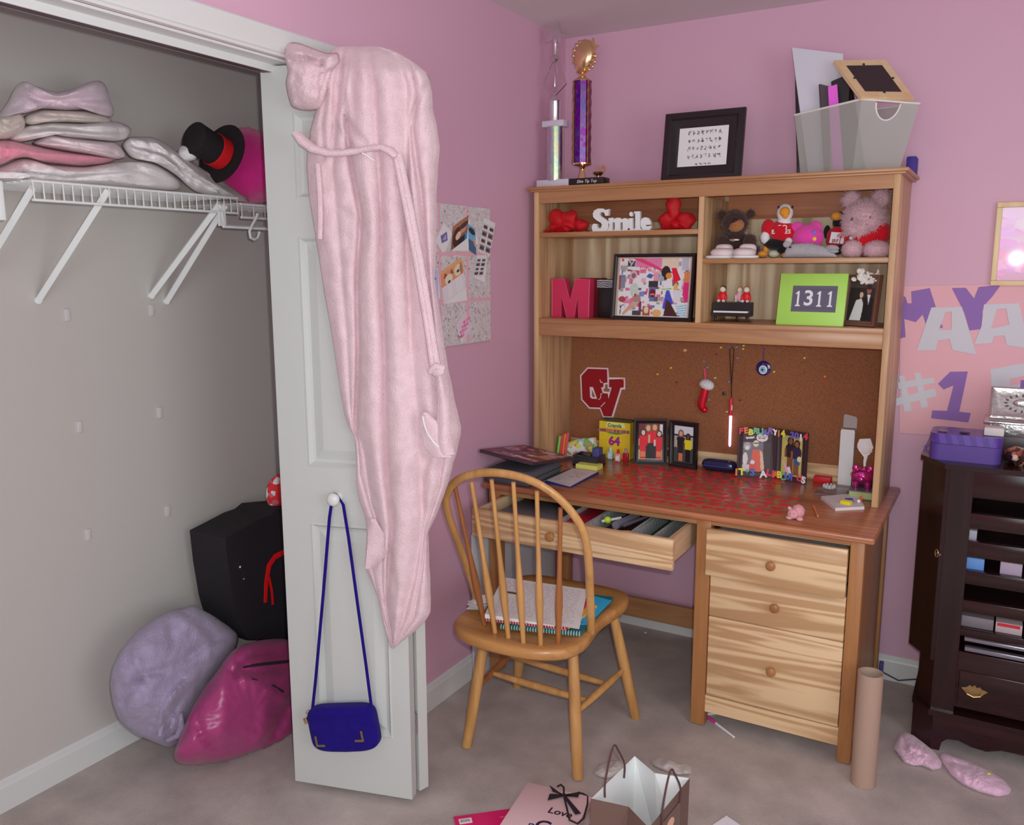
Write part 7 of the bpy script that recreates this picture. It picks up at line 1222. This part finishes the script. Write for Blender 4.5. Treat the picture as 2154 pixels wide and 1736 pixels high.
b = MB(); p0, p1 = Y(2069, 915, -.37), Y(2112, 917, -.37); b.box(p0.x, p1.x, -.38, -.33, zt+.0005, zt+.026, .004); b.build('ring_box', C(176, 168, 166, .6), label='small white ring box on top of the purple case', cat='box')
plain('tin_silver', (.62, .60, .58), .28, .9, bump=.6, bscale=60)
sv = thing('silver_casket', 'embossed silver jewellery casket at the right edge above the case', 'casket', (1.72, -.22, .94)); q0, q1, q2 = Y(2086, 815, -.20), Y(2240, 822, -.20), Y(2080, 880, -.24)
b = MB(); o = Vector((q2.x, -.245, q2.z)); up = (q0-o); wv_ = (q1-q0).length; fr_ = up.normalized(); nn = FX.cross(fr_).normalized(); rings = [(0, 0), (0, .012), (.006, .015), (.02, .010), (.028, .010)]; hh_ = up.length; vs = []
for ins, d in rings: vs += [o+FX*ins+fr_*ins+nn*d, o+FX*(wv_-ins)+fr_*ins+nn*d, o+FX*(wv_-ins)+fr_*(hh_-ins)+nn*d, o+FX*ins+fr_*(hh_-ins)+nn*d]
b.add(vs, [(r_*4+j, r_*4+(j+1) % 4, r_*4+4+(j+1) % 4, r_*4+4+j) for r_ in range(4) for j in range(4)]+[(16, 17, 18, 19), (3, 2, 1, 0)]); b.build('lid', 'tin_silver', sv, ang=25)
b = MB(); c = o+FX*.088+fr_*hh_*.5+nn*.011; b.ball(c, (.026, .006, .014)); b.build('boss', 'tin_silver', sv)
for k in range(16): a = 2*math.pi*k/16; b = MB(); b.ball(c+FX*.045*math.cos(a)+fr_*.026*math.sin(a), (.0052, .0022, .003), (0, -a, 0), 8, 5); b.build('engraved_leaf', C(80, 72, 78, .4), sv)
zb0 = q2.z-.001; b = MB(); b.box(q2.x+.004, q2.x+wv_, -.245, -.13, zb0-.05, zb0-.005, .002); b.box(q2.x-.012, q2.x+.12, -.275, -.13, zb0-.010, zb0-.003, .001); b.build('casket_body', 'tin_silver', sv)
b = MB(); b.box(q2.x+.0, q2.x+.26, -.25, -.12, CT, zb0-.0505, .002); b.build('keepsake_box', C(50, 34, 40, .4), label='dark box carrying the silver casket behind the purple case', cat='box')
patchy('beads', [ph(60, 30, 26), ph(150, 90, 60), ph(40, 26, 26), ph(170, 150, 140), ph(120, 60, 40)], 90, .25)
b = MB(); p = Y(2142, 945, -.36); b.ball((p.x, -.36, CT+.026), (.034, .05, .026), nz=.4, nf=50); b.build('bead_pouch', 'beads', label='brown beaded bundle right of the purple case', cat='pouch')
# ------------------------------------------------------------------ floor, right side
b = MB(); tb = thing('cardboard_tube', 'brown cardboard tube standing on the carpet beside the desk leg', 'tube', (1.385, -.748, 0)); Mt = Matrix.Translation((1.385, -.748, 0)); b.lathe([(.0355, .001), (.0355, .354), (.0325, .354), (.0325, .30), (.0325, .002)], Mt, 32, caps=False); b.build('tube_wall', C(148, 122, 108, .8), tb, ang=30)
b = MB(); b.lathe([(.001, .322), (.0318, .325), (.0318, .05), (.001, .05)], Mt, 28, caps=False); b.build('rolled_poster', C(96, 190, 214, .4), tb)
fleece('sock_pink', ph(204, 160, 182), .6, .9, 200)
def on_floor(h0=0): return lambda u, v, off: Vector((lambda q: (q.x, q.y, max(.001, off)))(at(u, v, 'z', max(0, off)*.8)))
S1 = [(1879, 1575), (1886, 1560), (1892, 1545), (1905, 1541), (1920, 1546), (1945, 1565), (1968, 1585), (1982, 1605), (1980, 1618), (1962, 1622), (1940, 1612), (1920, 1612), (1902, 1606), (1892, 1592)]
S2 = [(1976, 1590), (1985, 1584), (2005, 1592), (2040, 1604), (2080, 1622), (2112, 1642), (2128, 1662), (2122, 1674), (2100, 1678), (2060, 1668), (2025, 1652), (2000, 1632), (1985, 1610)]
SK = [([(1900, 1560), (1905, 1585), (1925, 1605)], 5, -.010), ([(1915, 1575), (1950, 1590)], 5, .006), ([(2000, 1605), (2040, 1618)], 5, -.008), ([(1990, 1612), (2030, 1635)], 5, .006)]
puffy(S1, on_floor(), .032, SK, back=.05, amp=.006, ns=.06).build('sock', 'sock_pink', label='fuzzy pink sock crumpled nearer to the cardboard tube', cat='sock', ang=80)
so = puffy(S2, on_floor(), .034, SK, back=.05, amp=.006, ns=.06, seed=4).build('sock', 'sock_pink', label='fuzzy pink sock lying in front of the dark cabinet', cat='sock', ang=80)
b = MB(); p = at(2080, 1628, 'z', .034); b.ball(p, (.006, .005, .003)); b.build('yellow_tag', C(200, 180, 60), so)
b = MB(); b.tube([Vector((1.345, -.016, .03)), at(1890, 1432, 'y', -.02), at(1915, 1430, 'y', -.02), at(1936, 1429, 'y', -.02), Vector((1.60, -.02, .05))], .003, 6); b.build('power_cord', C(60, 56, 66), label='thin dark cord running along the baseboard to the cabinet', cat='cord')
b = MB(); b.box(1.338, 1.352, -.04, -.013, .030, .072, .002); b.build('plug', C(70, 60, 120), label='small blue plug at the baseboard behind the desk', cat='plug')
pn = thing('pen', 'pink and white pen lying on the carpet under the desk pedestal', 'pen', tuple(at(1510, 1525, 'z', .005))); a0, a1, a2 = at(1487, 1507, 'z', .005), at(1506, 1522, 'z', .005), at(1544, 1551, 'z', .005)
b = MB(); b.tube([a0, a1], .005, 8); b.build('grip', C(200, 50, 140, .4), pn); b = MB(); b.tube([a1, a2], [.0048, .004], 8); b.build('barrel', C(206, 196, 206, .4), pn)
b = MB(); b.tube([at(1486, 1503, 'z', .005), at(1512, 1500, 'z', .005)], .0045, 8); b.build('pen', C(196, 196, 200, .4), label='white pen tucked under the desk pedestal behind the pink one', cat='pen')
b = MB(); p = at(1358, 1331, 'z', .003); b.obox(Matrix.Translation(p), .006, .004, .002, .001); b.build('paper_scrap', C(190, 186, 186), label='tiny white paper scrap on the carpet under the desk', cat='scrap')
fleece('tissue_white', ph(172, 166, 162), .2)
for lb, O in (('white tissue scrap on the carpet left of the brown bag', [(1247, 1625), (1260, 1608), (1285, 1603), (1305, 1598), (1318, 1612), (1300, 1630), (1280, 1640), (1258, 1636)]), ('white tissue scrap on the carpet behind the brown bag', [(1368, 1600), (1395, 1592), (1425, 1606), (1452, 1610), (1456, 1630), (1425, 1632), (1390, 1620), (1372, 1612)])):
    puffy(O, on_floor(), .020, back=.05, amp=.010, ns=.05, K=60, nr=10).build('tissue_paper', 'tissue_white', label=lb, cat='tissue', ang=80)
# ------------------------------------------------------------------ foreground
t = thing('shopping_bag', 'flat pink paper shopping bag with black bow and gothic lettering', 'shopping bag', tuple(at(1150, 1700, 'z', 0)))
zt = .028; TLp, TRp = at(1110, 1645, 'z', zt), at(1246, 1677, 'z', zt); e1 = (TRp-TLp).normalized(); e2 = Vector((e1.y, -e1.x, 0)); wB = (TRp-TLp).length; hB_ = .27
TLp.z = TRp.z = 0
b = MB(); b.fbox(TLp, e1, e2, FZ, 0, wB, 0, hB_, .001, zt, .002); b.build('bag_body', C(214, 168, 172, .4), t)
def BG(x, y, z=zt+.0006): return TLp+e1*x+e2*y+FZ*z
def bgpx(u, v): q = at(u, v, 'z', zt+.001)-TLp; return q.dot(e1), q.dot(e2)
x, y = bgpx(1178, 1710); text_mb('Love', .036, frame_m(BG(x, y), e1, -e2), .0002, .0006, shear=.12).build('lettering', C(36, 24, 44), t, smooth=False)
x, y = bgpx(1165, 1738); text_mb('God', .058, frame_m(BG(x, y+.010), e1, -e2), .0002, .0014, shear=.1).build('lettering', C(36, 24, 60), t, smooth=False)
x, y = bgpx(1160, 1740)
for sx in (-1, 1):
    P = [(x-.042+.0*sx, y-.0), (x-.05, y-.012), (x-.036, y-.018)]
sw = [bgpx(u, v) for u, v in ((1118, 1744), (1112, 1738), (1114, 1733), (1121, 1734), (1126, 1740))]; b = MB(); b.tube([BG(px_, py_, zt+.001) for px_, py_ in sw], .0022, 6, flat=.4, up=(0, 0, 1)); b.build('flourish', C(36, 24, 60), t)
BB = [bgpx(u, v) for u, v in ((1186, 1676), (1156, 1655), (1163, 1668), (1152, 1686), (1220, 1668), (1216, 1680), (1222, 1714), (1210, 1716))]; kx, ky = BB[0]
for tri in ((1, 2), (3, 2), (4, 5), (6, 7)):
    b = MB(); z = zt+.004; a_, c_ = BB[tri[0]], BB[tri[1]]
    if tri == (3, 2): a_, c_ = BB[3], bgpx(1156, 1673)
    b.prism([(kx-.003, ky-.003), (kx+.003, ky+.003), a_, c_] if tri != (6, 7) else [(kx-.004, ky), (kx+.004, ky-.002), a_, c_], TLp+FZ*z, e1, e2, FZ*.0015); b.build('bow_ribbon', C(34, 28, 34, .8), t, smooth=False)
b = MB(); b.ball(BG(kx, ky, zt+.006), (.006, .006, .004)); b.build('bow_knot', C(34, 28, 34, .8), t)
hd = [bgpx(u, v) for u, v in ((1172, 1657), (1180, 1655), (1186, 1662), (1186, 1680), (1192, 1705), (1198, 1730), (1215, 1736), (1228, 1722), (1236, 1690), (1236, 1674), (1226, 1668), (1218, 1668))]; b = MB(); b.tube([BG(px_, py_, zt+.004+.006*math.sin(i*.5)) for i, (px_, py_) in enumerate(hd)], .0028, 8); b.build('cord_handle', C(34, 28, 34, .8), t)
# brown paper bag standing open
t = thing('paper_bag', 'open brown paper bag with white inside and rope handles, front centre', 'paper bag', (.95, -1.47, 0)); zr = .25
rimp = {k: at(u, v, 'z', zr) for k, (u, v) in dict(A=(1243, 1680), B=(1335, 1590), n=(1378, 1626), C=(1451, 1637), D=(1365, 1742), m=(1322, 1697)).items()}; rim = [rimp[k] for k in 'ABnCDm']; rim[0].z = rim[1].z = zr; cenb = sum((rim[k] for k in (0, 1, 3, 4)), Vector())/4
bot = [Vector((cenb.x+(p.x-cenb.x)*.98, cenb.y+(p.y-cenb.y)*.98, .002)) for p in (rim[0], rim[1], (rim[1]+rim[3])/2, rim[3], rim[4], (rim[0]+rim[4])/2)]
inn = [p+(cenb-p).normalized()*.0012-FZ*.0002 for p in rim]; inb = [p+(Vector((cenb.x, cenb.y, p.z))-p).normalized()*.0012 for p in bot]
b = MB(); b.add(rim+bot, [q for i in range(6) for q in ((i, (i+1) % 6, 6+(i+1) % 6), (i, 6+(i+1) % 6, 6+i))]+[(6, 7, 8, 9, 10, 11)]); b.build('outer_paper', C(92, 70, 62, .6), t, smooth=False)
b = MB(); b.add(inn+inb, [q for i in range(6) for q in ((6+(i+1) % 6, (i+1) % 6, i), (6+i, 6+(i+1) % 6, i))]); b.build('inner_paper', C(206, 202, 212, .7), t, smooth=False)
cv = Cv(40, 60, (92, 70, 62)); cv.ell(.5, .2, .2, .1, (196, 150, 126)); cv.poly([(.3, .9), (.38, .3), (.62, .3), (.66, .9)], (190, 140, 116)); P3, P4 = rim[3], rim[4]; off = (P3-P4).normalized().cross(FZ)*.0015; o = P4.lerp(P3, .25)+FZ*-.03+off; 
cv.pic('printed_figure', o, (P3-P4)*.5, FZ*-.16, 'picture', t)
for a, c in ((0, 1), (3, 4)):
    q = [rim[a].lerp(rim[c], .28), rim[a].lerp(rim[c], .72)]; side = (rim[c]-rim[a]).normalized().cross(FZ)*(.0035 if a == 0 else -.0035); mid = (q[0]+q[1])/2+FZ*(.085 if a == 0 else .085); b = MB(); pts = [q[0]-FZ*.03+side, q[0]+FZ*.01+side, q[0].lerp(mid, .6)+FZ*.012, mid+FZ*.0, q[1].lerp(mid, .6)+FZ*.012, q[1]+FZ*.01+side, q[1]-FZ*.03+side]; pts = [Vector(p) for p in spline([tuple(p) for p in pts])] if False else pts
    S_ = []
    for i in range(len(pts)-1):
        p0, p1, p2, p3 = pts[max(i-1, 0)], pts[i], pts[i+1], pts[min(i+2, len(pts)-1)]
        for k in range(5): u_ = k/5; S_.append(.5*((2*p1)+(p2-p0)*u_+(2*p0-5*p1+4*p2-p3)*u_*u_+(3*p1-p0-3*p2+p3)*u_**3))
    b.tube(S_+[pts[-1]], .0026, 7); b.build('rope_handle', C(76, 48, 50, .9), t)
t = thing('booklet', 'magenta booklet with barcode lying on the carpet at lower left', 'booklet', tuple(at(1020, 1720, 'z', 0))); q0, q1 = at(954, 1718, 'z', .006), at(1125, 1694, 'z', .006); e1 = (q1-q0).normalized(); e2 = Vector((e1.y, -e1.x, 0)); q0.z = 0
b = MB(); b.fbox(q0, e1, e2, FZ, 0, .20, 0, .26, .001, .006, .001); b.build('cover', C(206, 22, 96, .35), t); x, y = [(at(979, 1727, 'z', .006)-q0).dot(e) for e in (e1, e2)]
b = MB(); b.fbox(q0, e1, e2, FZ, x-.018, x+.018, y-.010, y+.012, .006, .0065); b.build('barcode_label', C(214, 206, 210), t, smooth=False)
b = MB(); 
for k in range(13):
    w_ = (.0008, .0014, .0006)[k % 3]; b.fbox(q0, e1, e2, FZ, x-.014+.0022*k, x-.014+.0022*k+w_, y-.006, y+.006, .0065, .0068)
b.build('barcode', C(60, 40, 50), t, smooth=False); x2, y2 = [(at(1062, 1716, 'z', .006)-q0).dot(e) for e in (e1, e2)]; text_mb('--- ------', .009, frame_m(q0+e1*x2+e2*(y2+.004)+FZ*.0064, e1, -e2), .0002).build('lettering', C(226, 190, 206), t, smooth=False)
b = MB(); q = [at(u, v, 'z', .004) for u, v in ((1490, 1742), (1528, 1716), (1566, 1742), (1524, 1790))]; b.add(q+[p-FZ*.003 for p in q], [(0, 1, 2, 3), (7, 6, 5, 4)]+[(i, 4+i, 4+(i+1) % 4, (i+1) % 4) for i in range(4)]); b.build('paper_sheet', C(196, 192, 204, .8), smooth=False, label='white paper corner on the carpet right of the brown bag', cat='paper')
